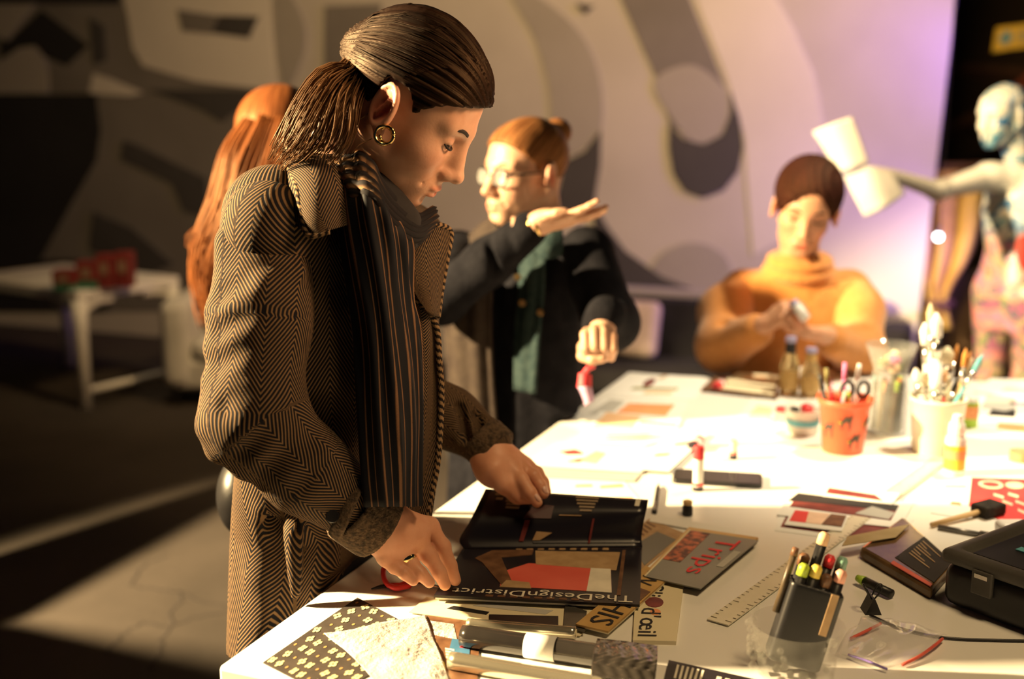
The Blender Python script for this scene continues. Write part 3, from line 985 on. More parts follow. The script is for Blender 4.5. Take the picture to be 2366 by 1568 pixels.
def head_shape(S, O, R, s=1.0, ears=True, smile=0.0, jaw=1.0):
    L = lambda x, y, z: O + R @ (s * np.array([x, y, z]))
    E = lambda c, r, k=0.012, mode='add', RR=None: S.ell(L(*c), s * np.array(r), R if RR is None else RR, k * s, mode)
    E((-0.014, 0, 0.043), (0.090, 0.073, 0.082), 0.01)
    E((0.040, 0, 0.045), (0.053, 0.060, 0.056), 0.03)
    E((0.034, 0, -0.012), (0.060, 0.060, 0.082), 0.03)
    E((0.038, 0, -0.066), (0.048, 0.046 * jaw, 0.040), 0.03)
    S.ell(L(0.079, 0, -0.098), s * np.array([0.017, 0.020, 0.016]), R, 0.020 * s)
    for y in (-1, 1):
        S.cone(L(-0.008, y * 0.052, -0.045), L(0.072, y * 0.013, -0.099), 0.017 * s, 0.013 * s, 0.022 * s)
        E((0.058, y * 0.037, -0.030 + smile * 0.006), (0.029, 0.023, 0.025), 0.024)
        S.cone(L(0.089, y * 0.010, 0.026), L(0.074, y * 0.044, 0.027), 0.011 * s, 0.010 * s, 0.016 * s)
        S.ell(L(0.101, y * 0.033, 0.004), s * np.array([0.017, 0.018, 0.013]), R, 0.012 * s, 'cut')
        S.ell(L(0.0765, y * 0.0325, 0.0055), s * np.array([0.0140, 0.0155, 0.0125]), R, 0.004 * s)
        S.cone(L(0.0905, y * 0.022, 0.0015), L(0.085, y * 0.047, 0.0015), 0.0016 * s, 0.0012 * s, 0.003 * s, 'cut')
    S.cone(L(0.086, 0, 0.012), L(0.100, 0, -0.034), 0.0090 * s, 0.0120 * s, 0.012 * s)
    S.cone(L(0.092, 0, 0.018), L(0.115, 0, -0.030), 0.0078 * s, 0.0098 * s, 0.014 * s)
    S.ell(L(0.117, 0, -0.035), s * np.array([0.0115, 0.0115, 0.0095]), R, 0.008 * s)
    for y in (-1, 1):
        S.ell(L(0.103, y * 0.0115, -0.0395), s * np.array([0.012, 0.0075, 0.0085]), R, 0.007 * s)
        S.ell(L(0.108, y * 0.0058, -0.0495), s * np.array([0.0045, 0.0026, 0.003]), R, 0.003 * s, 'cut')
    E((0.080, 0, -0.067), (0.024, 0.031, 0.026), 0.02)
    S.ell(L(0.1015, 0, -0.0655), s * np.array([0.0085, 0.021, 0.0062]), R, 0.005 * s)
    S.ell(L(0.0995, 0, -0.0765), s * np.array([0.0085, 0.018, 0.0068]), R, 0.005 * s)
    for y in (-1, 1):
        S.cone(L(0.1085, 0, -0.0710), L(0.0845, y * (0.026 + 0.004 * smile), -0.0695 + 0.006 * smile), 0.0022 * s, 0.0020 * s, 0.004 * s, 'cut')
        S.cone(L(0.0985, y * 0.022, -0.046), L(0.0885, y * 0.036, -0.066), 0.0016 * s, 0.0012 * s, 0.008 * s, 'cut')
    S.cone(L(0.101, -0.012, -0.0885), L(0.101, 0.012, -0.0885), 0.004 * s, 0.004 * s, 0.010 * s, 'cut')
    if ears:
        for y in (-1, 1):
            a = math.radians(24) * y
            Q = R @ np.array([[math.cos(a), -math.sin(a), 0], [math.sin(a), math.cos(a), 0], [0, 0, 1]])
            b = math.radians(-12)
            Q = Q @ np.array([[math.cos(b), 0, math.sin(b)], [0, 1, 0], [-math.sin(b), 0, math.cos(b)]])
            c = L(-0.008, y * 0.080, -0.002)
            S.ell(c, s * np.array([0.020, 0.0065, 0.034]), Q, 0.006 * s)
            S.ell(c + Q @ (s * np.array([0.003, y * 0.009, -0.004])), s * np.array([0.011, 0.0085, 0.018]), Q, 0.004 * s, 'cut')
            S.ring(c + Q @ (s * np.array([0, y * 0.004, 0.002])), Q, 0.0175 * s, 0.030 * s, 0.0042 * s, 0.003 * s)
            S.cone(c + Q @ (s * np.array([0.006, y * 0.005, 0.014])), c + Q @ (s * np.array([-0.005, y * 0.006, -0.012])), 0.003 * s, 0.003 * s, 0.003 * s)
            S.ell(c + Q @ (s * np.array([0.008, y * 0.002, -0.032])), s * np.array([0.009, 0.006, 0.010]), Q, 0.005 * s)


def face_tint(v, O, R, s=1.0, lip=(0.86, 0.46, 0.42), cheek=0.9):
    p = ((v - O) @ R) / s
    c = np.ones((len(v), 3))

    def g(cx, cy, cz, r, col):
        d = np.sqrt((((p - [cx, cy, cz]) / r) ** 2).sum(1))
        w = np.clip(1.6 - d * 1.3, 0, 1)[:, None]
        return c * (1 - w) + np.array(col) * c * w
    c = g(0.103, 0, -0.0655, np.array([0.014, 0.024, 0.0062]), lip)
    c = g(0.101, 0, -0.0765, np.array([0.014, 0.020, 0.0070]), lip)
    for y in (-1, 1):
        c = g(0.075, y * 0.042, -0.032, np.array([0.03, 0.026, 0.026]), (1.0, cheek, cheek))
        c = g(-0.008, y * 0.084, -0.004, np.array([0.020, 0.014, 0.028]), (1.05, 0.62, 0.55))
        c = g(0.093, y * 0.033, 0.013, np.array([0.016, 0.018, 0.008]), (0.88, 0.76, 0.72))
    c = g(0.117, 0, -0.036, np.array([0.014, 0.014, 0.010]), (1.0, 0.86, 0.84))
    return c


def face_bits(parent, O, R, s=1.0, lids=0.7, brow=M_lash, brow_w=0.0026):
    L = lambda x, y, z: O + R @ (s * np.array([x, y, z]))
    for y in (-1, 1):
        a = np.array([L(0.0985, y * 0.014, 0.0235), L(0.0975, y * 0.025, 0.0285), L(0.0915, y * 0.038, 0.0305), L(0.0805, y * 0.050, 0.0245)])
        tube('eyebrow', catmull(a, 10), np.array([0.6, 0.9, 1, 1, 1, 1, 1, .9, .7, .4]) * brow_w * s, brow, parent, seg=6)
        a = np.array([L(0.0885, y * 0.0205, 0.0005), L(0.0922, y * 0.028, 0.0005 - 0.002 * lids), L(0.0912, y * 0.038, 0.0003 - 0.002 * lids), L(0.0832, y * 0.0475, 0.0022)])
        tube('eyelash', catmull(a, 10), np.array([0.5, 0.8, 1, 1, 1, 1, 1, 1, 1, .6]) * 0.0018 * s, M_lash, parent, seg=6)


def hand_shape(S, O, R, curls, s=1.0, spread=(0.10, 0.02, -0.06, -0.15), thumb=None, k=0.007):
    """x along the fingers, y towards the thumb, z out of the back of the hand"""
    L = lambda p: O + R @ (s * np.asarray(p, float))
    kn = [(0.086, 0.027, 0.0), (0.091, 0.008, 0.003), (0.086, -0.012, 0.001), (0.077, -0.029, -0.004)]
    ln = [(0.042, 0.025, 0.021), (0.046, 0.028, 0.022), (0.042, 0.026, 0.021), (0.033, 0.020, 0.018)]
    rr = [(0.0098, 0.0090, 0.0080, 0.0070), (0.0100, 0.0092, 0.0082, 0.0072), (0.0095, 0.0087, 0.0078, 0.0068), (0.0084, 0.0077, 0.0069, 0.006)]
    for i in range(4):
        S.cone(L((0.0, 0.010 - 0.007 * i, 0)), L(kn[i]), 0.016 * s, rr[i][0] * 1.12 * s, 0.016 * s)
    S.ell(L((0.046, 0.0, -0.006)), s * np.array([0.042, 0.034, 0.014]), R, 0.016 * s)
    S.ell(L((0.028, 0.022, -0.014)), s * np.array([0.028, 0.016, 0.014]), R, 0.016 * s)
    for i in range(4):
        p = np.array(kn[i]); a = 0.0; pts = [p]
        for j in range(3):
            a += curls[i][j]
            sp = spread[i]
            p = p + ln[i][j] * np.array([math.cos(a) * math.cos(sp), math.sin(sp) * math.cos(a), -math.sin(a)])
            pts.append(p)
        for j in range(3):
            S.cone(L(pts[j]), L(pts[j + 1]), rr[i][j] * s, rr[i][j + 1] * s, (0.007 if j == 0 else 0.004) * s)
    th = thumb or [(0.018, 0.026, -0.010), (0.048, 0.046, -0.014), (0.074, 0.052, -0.016), (0.094, 0.050, -0.018)]
    S.chain([L(p) for p in th], np.array([0.015, 0.0115, 0.0100, 0.0078]) * s, k * s)


def limb_uv(v, pts, seam):
    """cloth coordinates along a sleeve: across = angle x radius, along = length"""
    pts = np.asarray(pts, float)
    seg = np.diff(pts, axis=0); L = np.linalg.norm(seg, axis=1); cum = np.concatenate([[0], np.cumsum(L)])
    best = np.full(len(v), 1e9); U = np.zeros((len(v), 2))
    for i in range(len(seg)):
        d = seg[i] / L[i]
        t = np.clip((v - pts[i]) @ d, 0, L[i])
        q = v - pts[i] - t[:, None] * d
        dist = np.linalg.norm(q, axis=1)
        a0 = nrm(np.asarray(seam) - d * (np.asarray(seam) @ d)); a1 = np.cross(d, a0)
        ang = np.arctan2(q @ a1, q @ a0)
        m = dist < best
        best[m] = dist[m]
        U[m, 0] = ang[m] * 0.065 + 0.5
        U[m, 1] = cum[i] + t[m]
    return U


def body_uv(v, c, r=0.16, ang0=0.0):
    a = np.arctan2(v[:, 1] - c[1], v[:, 0] - c[0]) - ang0
    a = (a + math.pi) % (2 * math.pi) - math.pi
    return np.stack([a * r + 0.8, v[:, 2]], 1)


def strands(paths, n, r, spread0, spread1, m, name, parent, seg=4, wave=0.0, steps=16, taper=True, jitter_end=0.1):
    """a lock of hair: many thin tapered strands following one path"""
    mb = MB()
    for P in paths:
        P = np.asarray(P, float)
        base = catmull(P, steps)
        tan = np.gradient(base, axis=0)
        u, w, _ = frame_from(tan[0])
        fr_ = []
        for t in tan:
            t = nrm(t); u = nrm(u - t * (u @ t)); fr_.append((u, np.cross(t, u)))
        for _ in range(n):
            a = random.random() * 2 * math.pi; q = math.sqrt(random.random())
            ph = random.random() * 6.28; fq = random.uniform(0.7, 1.5)
            cut = random.uniform(1 - jitter_end * 2, 1.0)
            kmax = max(4, int(steps * cut))
            pts = []
            for i in range(kmax):
                t = i / (steps - 1)
                sp = (spread0 * (1 - t) + spread1 * t)
                # fuller in the middle of the lock
                sp *= (0.55 + 0.75 * math.sin(math.pi * min(1, 0.12 + t * 0.85)))
                x = math.cos(a) * q * sp + wave * math.sin(t * 9 * fq + ph) * t
                y = math.sin(a) * q * sp + wave * math.cos(t * 8 * fq + ph) * t
                pts.append(base[i] + fr_[i][0] * x + fr_[i][1] * y)
            rad = r * random.uniform(0.6, 1.25) * (np.linspace(1, 0.35, len(pts)) if taper else np.ones(len(pts)))
            v, f, uv = tube_vf(pts, rad, seg, True)
            uu = random.random() * 5
            mb.add(v, f, [(uu + x * 0.05, y) for x, y in uv])
    return mb.build(name, m, parent, smooth=True)


# ------------------------------------------------------------------ the woman in the herringbone coat
M_herr = mat_stripe('herringbone_wool', (0.005, 0.005, 0.009), (0.20, 0.12, 0.058), 118, zig=(0.040, 1.55), width=0.58, noise=0.35, bump=0.5, sheen=0.0)
M_herr_edge = mat_stripe('whipped_edge', (0.012, 0.009, 0.010), (0.30, 0.185, 0.095), 95, zig=(1.0, 0.016), width=0.50, noise=0.3, bump=0.4)
M_wooledge = mat('brushed_wool', (0.040, 0.026, 0.016), (0.135, 0.085, 0.048), rough=0.95, scale=160, bump=0.5, bscale=300)
M_scarf = mat_stripe('pleated_scarf_cloth', (0.006, 0.006, 0.010), (0.20, 0.10, 0.05), 11.0, width=0.84, noise=0.6, bump=0.2, soft=0.10, rough=0.7)
M_scarfrib = mat_stripe('ribbed_scarf_cloth', (0.012, 0.009, 0.010), (0.42, 0.25, 0.13), 10.0, width=0.60, noise=0.5, bump=0.4, soft=0.25, rough=0.8)
M_hair1 = mat_hair('dark_brown_hair', (0.005, 0.003, 0.0035), (0.022, 0.009, 0.006), 70)
M_hair1s = mat_hair('brown_hair_strands', (0.028, 0.012, 0.006), (0.17, 0.082, 0.036), 6, rough=0.42, lo=0.3, hi=0.7)

HO = V(938, 250, 1.69); HR = Rhead(-9, 37, 2)
hl = lambda x, y, z: HO + HR @ np.array([x, y, z])
fb = np.array([0.819, -0.574, 0]); lbd = np.array([0.574, 0.819, 0])

# joints
RS = V(628, 535, 1.665); RE = V(585, 960, 1.62); RM = V(705, 1085, 1.65); RC = V(838, 1182, 1.69); RW = V(885, 1215, 1.705)
LS = V(935, 575, 1.95); LE = V(925, 900, 2.02); LC = V(1120, 1015, 1.965); LW = V(1140, 1050, 1.95)
NB = V(835, 470, 1.80)

S = Solid(HO - 0.19, HO + [0.19, 0.19, 0.19], 0.0024)
head_shape(S, HO, HR, 1.0, smile=0.6)
S.chain([hl(-0.028, 0, -0.03), hl(-0.045, 0, -0.09), NB + [0, 0, 0.06], NB], [0.056, 0.052, 0.054, 0.062], 0.03)
hv, hf = S.mesh()

# right hand, back of the hand up, fingers down on the brochure
rh = lambda px, py, d: V(px, py, d)
S = Solid([-0.30, 1.46, 0.802], [-0.03, 1.80, 1.02], 0.002)
Wr = V(882, 1208, 1.700)
K = [rh(992, 1216, 1.735), rh(962, 1240, 1.712), rh(927, 1266, 1.697), rh(893, 1286, 1.688)]
for i, q in enumerate(K):
    S.cone(Wr + (K[i] - Wr) * 0.05, q, 0.029, 0.0145, 0.022)
S.cone(Wr, V(862, 1190, 1.695), 0.032, 0.034, 0.02)
S.ell((Wr + (K[0] + K[3]) / 2) / 2 + [0, 0, -0.004], (0.040, 0.030, 0.020), None, 0.02)
FN = [[K[0], rh(1022, 1262, 1.742), rh(1040, 1305, 1.742), rh(1052, 1340, 1.738)],
      [K[1], rh(992, 1285, 1.715), rh(1015, 1322, 1.712), rh(1028, 1350, 1.712)],
      [K[2], rh(948, 1300, 1.693), rh(972, 1325, 1.688), rh(992, 1345, 1.690)],
      [K[3], rh(912, 1308, 1.685), rh(935, 1325, 1.680), rh(955, 1342, 1.68)]]
RD = [(0.0130, 0.0116, 0.0102, 0.0086), (0.0132, 0.0118, 0.0104, 0.0088), (0.0124, 0.0110, 0.0098, 0.0082), (0.0108, 0.0096, 0.0086, 0.0072)]
for p, r in zip(FN, RD):
    for j in range(3):
        S.cone(p[j], p[j + 1], r[j], r[j + 1], 0.008 if j == 0 else 0.004)
    S.ell(p[1], np.ones(3) * r[1] * 1.10, None, 0.004)
S.chain([rh(915, 1225, 1.73), rh(975, 1270, 1.77), rh(1010, 1305, 1.775), rh(1032, 1330, 1.765)], [0.018, 0.0125, 0.0105, 0.0085], 0.01)
for a, b in ((0, 1), (1, 2), (2, 3)):
    S.cone(K[a] * 0.45 + K[b] * 0.55 + [0.006, 0, -0.004], Wr * 0.3 + (K[a] + K[b]) * 0.35, 0.002, 0.001, 0.010, 'cut')
r_v, r_f = S.mesh()
RING_P = FN[2]

# left hand, pinching the lifted page
S = Solid([-0.13, 1.70, 0.83], [0.11, 2.02, 1.08], 0.002)
Wl = V(1140, 1058, 1.945)
K = [V(1178, 1078, 1.925), V(1196, 1078, 1.945), V(1212, 1080, 1.965), V(1222, 1085, 1.985)]
S.cone(Wl, V(1118, 1030, 1.955), 0.027, 0.030, 0.02)
for q in K:
    S.cone(Wl, q, 0.026, 0.014, 0.022)
S.ell(V(1150, 1090, 1.93), (0.034, 0.03, 0.028), None, 0.02)
FN2 = [[K[0], V(1205, 1108, 1.905), V(1225, 1138, 1.895), V(1241, 1160, 1.893)],
       [K[1], V(1232, 1100, 1.93), V(1248, 1122, 1.925), V(1256, 1140, 1.92)],
       [K[2], V(1240, 1092, 1.955), V(1255, 1115, 1.955), V(1262, 1135, 1.95)],
       [K[3], V(1242, 1098, 1.98), V(1250, 1116, 1.985), V(1253, 1130, 1.985)]]
for p, r in zip(FN2, RD):
    for j in range(3):
        S.cone(p[j], p[j + 1], r[j] * 1.03, r[j + 1] * 1.03, 0.008 if j == 0 else 0.004)
S.chain([V(1140, 1085, 1.91), V(1165, 1120, 1.905), V(1195, 1145, 1.912), V(1222, 1152, 1.916)], [0.020, 0.0135, 0.0115, 0.0092], 0.012)
l_v, l_f = S.mesh()

# trunk and arms inside the clothes
S = Solid([-0.75, 1.35, 0.0], [0.25, 2.45, 1.45], 0.011)
PC = V(722, 1190, 1.925)
loft(S, [(NB, 0.06, 0.06, fb), (V(815, 560, 1.80), 0.075, 0.14, fb), (V(785, 820, 1.80), 0.085, 0.13, fb), (PC, 0.09, 0.14, fb)], 0.03)
S.chain([RS, RE, RC, RW], [0.042, 0.034, 0.026, 0.024], 0.02)
S.chain([LS, LE, V(1040, 965, 1.99), LC, LW], [0.040, 0.030, 0.024, 0.022, 0.022], 0.02)
for s_ in (-1, 1):
    hp = PC + ed * s_ * 0.085 - [0, 0, 0.04]
    S.chain([hp, [hp[0] - 0.01, hp[1], 0.46], [hp[0] - 0.03, hp[1], 0.07]], [0.075, 0.052, 0.038], 0.03)
t_v, t_f = S.mesh()
bv, bf = join((hv, hf), (r_v, r_f), (l_v, l_f), (t_v, t_f))
tint = np.ones((len(bv), 3)); tint[:len(hv)] = face_tint(hv, HO, HR, lip=(0.90, 0.50, 0.46))
hz = np.concatenate([r_v, l_v]); tint[len(hv):len(hv) + len(hz)] *= [1.0, 0.88, 0.82]
main = mk('person', bv, bf, M_skin, None, [PC[0], PC[1], 0.0], True, color=tint)
tag(main, 'woman in a herringbone coat looking down at the black brochure she holds open', 'person')
face_bits(main, HO, HR, lids=1.0, brow_w=0.0028)
for y in (-1, 1):
    lathe('eye', hl(0.0775, y * 0.0325, 0.0035), [(0.001, -0.0128), (0.008, -0.0098), (0.0128, 0), (0.008, 0.0098), (0.001, 0.0128)], M_iris, main, 14, axis=HR[:, 0])
# nails
M_nail = mat('fingernail', (0.72, 0.44, 0.36), rough=0.25)
for p in (FN2[0], FN2[1]):
    c_ = p[3] * 0.75 + p[2] * 0.25 + np.array([0.003, -0.0045, 0.0055]); dd = nrm(p[3] - p[2])
    S = Solid(c_ - 0.02, c_ + 0.02, 0.0012)
    u_, w_, _ = frame_from(dd)
    S.ell(c_, (0.0055, 0.004, 0.0085), np.stack([u_, w_, dd], 1), 0.001)
    a_, b_ = S.mesh(); mk('fingernail', a_, b_, M_nail, main, smooth=True)

# trousers and boots
M_trouser = mat('black_trouser_cloth', (0.010, 0.010, 0.013), rough=0.9, scale=40)
M_leather = mat('black_leather', (0.012, 0.011, 0.012), rough=0.4, scale=30)


def legs(parent, pc, lat, fwd, top, m_tr, m_boot, spread=0.085, r=0.088, foot=0.24, table_cut=True):
    S = Solid([pc[0] - 0.4, pc[1] - 0.4, 0.0], [pc[0] + 0.4, pc[1] + 0.4, top + 0.12], 0.011)
    ft = []
    for s_ in (-1, 1):
        hp = np.array([pc[0], pc[1], top]) + lat * s_ * spread
        ft.append(hp)
        S.chain([hp, hp * [1, 1, 0] + [0, 0, 0.47], hp * [1, 1, 0] + [0, 0, 0.12]], [r, r * 0.72, r * 0.62], 0.03)
    S.ell([pc[0], pc[1], top], (0.13, 0.13, 0.10), None, 0.04)
    if table_cut: cut_table(S)
    a, b = S.mesh(); mk('trousers', a, b, m_tr, parent, smooth=True)
    for hp in ft:
        S = Solid([hp[0] - 0.32, hp[1] - 0.32, -0.005], [hp[0] + 0.32, hp[1] + 0.32, 0.28], 0.007)
        S.cone([hp[0], hp[1], 0.045], [hp[0], hp[1], 0.2], 0.046, 0.05, 0.02)
        S.cone(np.array([hp[0], hp[1], 0.042]) - fwd * 0.03, np.array([hp[0], hp[1], 0.034]) + fwd * (foot - 0.08), 0.040, 0.034, 0.03)
        S.keep(lambda P: 0.001 - P[..., 2])
        a, b = S.mesh(); mk('boot', a, b, m_boot, parent, smooth=True)


legs(main, PC, ed, pr, 0.74, M_trouser, M_leather, spread=0.08, r=0.08)

# coat body
ctr = [(V(838, 452, 1.80), 0.062, 0.075, fb), (V(818, 500, 1.80), 0.088, 0.135, fb), (V(800, 560, 1.80), 0.105, 0.175, fb), (V(795, 680, 1.80), 0.120, 0.185, fb),
       (V(795, 850, 1.80), 0.118, 0.175, fb), (V(762, 1020, 1.86), 0.118, 0.176, fb * 0.5 + pr * 0.5), (V(726, 1180, 1.925), 0.112, 0.170, pr),
       (V(724, 1320, 1.925), 0.112, 0.172, pr), (V(722, 1440, 1.925), 0.113, 0.174, pr)]
hem = V(710, 1440, 1.93)
cb_c = V(790, 850, 1.80)
S = Solid([-0.80, 1.30, hem[2] - 0.03], [0.22, 2.30, 1.44], 0.0056)
loft(S, ctr, 0.02, ridges=lambda a, z: (0.006 * np.sin(a * 7 + z * 2) + 0.004 * np.sin(a * 13 - z * 5)) * np.clip((1.02 - z) * 3, 0.1, 1))
S.ell(RS, (0.072, 0.085, 0.08), None, 0.05)
S.ell(LS, (0.072, 0.08, 0.08), None, 0.05)
# back vent and pocket flap
S.cone(V(592, 1120, 1.805), V(600, 1330, 1.785), 0.016, 0.014, 0.02); S.cone(V(600, 1330, 1.785), V(610, 1440, 1.775), 0.014, 0.012, 0.02)
S.cone(V(632, 1180, 1.760), V(645, 1440, 1.740), 0.014, 0.018, 0.014, 'cut')
S.cone(V(560, 1200, 1.875), V(552, 1420, 1.855), 0.012, 0.014, 0.02)
S.cone(V(610, 1168, 1.747), V(690, 1195, 1.745), 0.012, 0.010, 0.012)
S.cone(V(620, 1194, 1.740), V(700, 1220, 1.735), 0.006, 0.006, 0.008, 'cut')
S.cone(V(680, 1240, 1.730), V(700, 1440, 1.715), 0.016, 0.016, 0.03)
# hollow where the coat hangs open, and the table edge
S.cone(V(935, 500, 1.62), V(925, 1230, 1.63), 0.030, 0.060, 0.03, 'cut')
cut_table(S)
S.rbox([tcen[0], tcen[1], 0.875], (WT / 2 - 0.002, LT / 2 + 0.3, 0.105), Rt, 0.03, 0.03, 'cut')
cv, cf = S.mesh()
coat = mk('coat', cv, cf, M_herr, main, smooth=True, uv=body_uv(cv, cb_c, 0.16, math.atan2(lbd[1], lbd[0])))
coat['label'] = 'brown and black herringbone wool coat'


def sleeve(pts, rs, extra, name='sleeve', h=0.0045, seam=(0.6, 0.8, 0.1)):
    P = np.array(pts)
    S = Solid(P.min(0) - 0.12, P.max(0) + 0.12, h)
    S.chain(pts, rs, 0.03)
    extra(S)
    cut_table(S)
    v, f = S.mesh()
    return mk(name, v, f, M_herr, coat, smooth=True, uv=limb_uv(v, pts, seam))


def rfolds(S):
    ad = lambda a, b, r=0.012, k=0.022: S.cone(V(*a) + [0, 0.007, 0], V(*b) + [0, 0.007, 0], r * 0.9, r * 0.6, k)
    ct = lambda a, b, r=0.010, k=0.022: S.cone(V(*a) + [0, -0.006, 0], V(*b) + [0, -0.006, 0], r * 0.8, r * 0.5, k, 'cut')
    ad((500, 720, 1.605), (600, 665, 1.575)); ad((600, 665, 1.575), (690, 628, 1.60), 0.010)
    ct((505, 672, 1.585), (615, 612, 1.545), 0.012)
    ad((492, 808, 1.60), (580, 762, 1.572)); ct((500, 762, 1.578), (590, 718, 1.552), 0.007)
    ad((488, 880, 1.595), (560, 842, 1.568), 0.010); ct((495, 842, 1.575), (570, 802, 1.55), 0.007)
    # elbow
    ct((528, 938, 1.555), (600, 905, 1.532), 0.011); ct((600, 905, 1.528), (650, 900, 1.55), 0.009)
    ad((478, 990, 1.585), (560, 945, 1.560), 0.014); ad((560, 945, 1.560), (640, 925, 1.575), 0.011)
    ad((500, 1045, 1.60), (590, 1000, 1.57), 0.015); ct((560, 1050, 1.565), (640, 985, 1.548), 0.009)
    ad((560, 1085, 1.61), (660, 1010, 1.585), 0.014); ct((620, 1085, 1.575), (690, 1015, 1.57), 0.008)
    ad((640, 1120, 1.62), (740, 1040, 1.60), 0.012); ct((690, 1130, 1.585), (760, 1060, 1.585), 0.008)
    ad((520, 560, 1.62), (555, 900, 1.60), 0.012, 0.03)


sleeve([RS + [0, 0.02, 0.02], V(602, 740, 1.635), RE, RM, V(815, 1165, 1.685)], [0.074, 0.067, 0.068, 0.058, 0.050], rfolds)
sleeve([LS, LE, V(1040, 965, 1.99), V(1130, 1028, 1.955)], [0.066, 0.056, 0.047, 0.040],
       lambda S: (S.cone(V(1060, 940, 1.95), V(1080, 1010, 1.935), 0.008, 0.008, 0.012, 'cut'), S.cone(V(1100, 960, 1.95), V(1115, 1020, 1.925), 0.007, 0.007, 0.012, 'cut')))
# turned-back cuff with its strap and button
cd_ = nrm(V(905, 1228, 1.715) - V(760, 1135, 1.665))
u_, w_, _ = frame_from(cd_)
S = Solid(RC - 0.14, RC + 0.14, 0.004)
cA = V(775, 1138, 1.668); cB = V(866, 1202, 1.70)
S.cone(cA, cB, 0.056, 0.056, 0.004)
S.cone(cA - cd_ * 0.075, cA - cd_ * 0.018, 0.075, 0.070, 0.006, 'cut')
S.cone(cB - cd_ * 0.005, cB + cd_ * 0.1, 0.043, 0.05, 0.006, 'cut')
S.keep(lambda P: np.maximum(((P - cB) @ cd_) - 0.010, -((P - cA) @ cd_) - 0.028))
cut_table(S)
a_, b_ = S.mesh()
cuff = mk('cuff', a_, b_, M_wooledge, coat, smooth=True)
tube('cuff_strap', [V(834, 1098, 1.655), V(812, 1150, 1.626), V(788, 1205, 1.622), V(772, 1240, 1.640)], 0.011, M_wooledge, cuff, seg=8, flat=0.35)
bc_ = V(768, 1192, 1.622)
lathe('button', bc_, [(0.001, 0.0), (0.0085, 0.0), (0.0095, 0.002), (0.0085, 0.004), (0.006, 0.0035), (0.001, 0.0035)], M_leather, cuff, 18, axis=nrm(CAM - bc_))
# far cuff hem
S = Solid(LC - 0.1, LC + [0.14, 0.1, 0.1], 0.004)
dl = nrm(V(1150, 1045, 1.945) - V(1100, 1005, 1.965))
S.cone(V(1118, 1018, 1.958), V(1146, 1040, 1.947), 0.043, 0.041, 0.004)
S.keep(lambda P: np.maximum(((P - V(1146, 1040, 1.947)) @ dl) - 0.004, -((P - V(1118, 1018, 1.958)) @ dl) - 0.004))
a_, b_ = S.mesh(); mk('cuff', a_, b_, M_wooledge, coat, smooth=True)

# collar, far lapel, hanging front edge
patch('collar', [[V(640, 398, 1.70), V(672, 378, 1.66), V(715, 362, 1.655), V(765, 362, 1.665)],
                 [V(640, 440, 1.66), V(690, 425, 1.615), V(735, 425, 1.60), V(785, 430, 1.625)],
                 [V(672, 500, 1.62), V(708, 500, 1.592), V(745, 495, 1.588), V(795, 490, 1.615)],
                 [V(712, 540, 1.595), V(735, 545, 1.588), V(762, 532, 1.592), V(802, 520, 1.615)]], M_herr, coat, 26, 26, 0.010, uvs=(0.13, 0.16))
tube('collar_edge', catmull([V(668, 385, 1.655), V(685, 430, 1.612), V(695, 480, 1.597), V(712, 542, 1.588), V(762, 534, 1.586)], 40), 0.0042, M_herr_edge, coat, seg=8)
patch('lapel', [[V(925, 522, 1.73), V(985, 516, 1.745), V(1041, 534, 1.78)],
                [V(928, 585, 1.715), V(980, 595, 1.725), V(1034, 590, 1.77)],
                [V(945, 650, 1.71), V(985, 662, 1.72), V(1022, 655, 1.765)],
                [V(978, 715, 1.725), V(995, 728, 1.735), V(1012, 732, 1.76)]], M_herr, coat, 24, 24, 0.010, uvs=(0.16, 0.16))
tube('lapel_edge', catmull([V(960, 521, 1.738), V(1000, 518, 1.748), V(1040, 534, 1.776), V(1033, 592, 1.766), V(1021, 660, 1.76), V(1010, 735, 1.755)], 60), 0.0048, M_herr_edge, coat, seg=8)
patch('front_panel', [[V(930, 640, 1.745), V(965, 690, 1.745), V(1006, 745, 1.765)],
                      [V(940, 760, 1.745), V(975, 790, 1.745), V(1014, 830, 1.765)],
                      [V(940, 900, 1.745), V(978, 905, 1.745), V(1019, 915, 1.765)],
                      [V(930, 1050, 1.745), V(970, 1050, 1.745), V(1012, 1050, 1.765)],
                      [V(915, 1215, 1.735), V(950, 1212, 1.74), V(986, 1192, 1.765)]], M_herr, coat, 24, 44, 0.010, lambda u, v: 0.006 * np.sin(u * 8 + v * 3), uvs=(0.16, 0.5))
tube('front_edge', catmull([V(936, 640, 1.735), V(962, 690, 1.735), V(1006, 748, 1.758), V(1015, 830, 1.757), V(1020, 915, 1.757), V(1013, 1050, 1.757), V(1000, 1130, 1.757), V(986, 1194, 1.757)], 90), 0.0050, M_herr_edge, coat, seg=8)

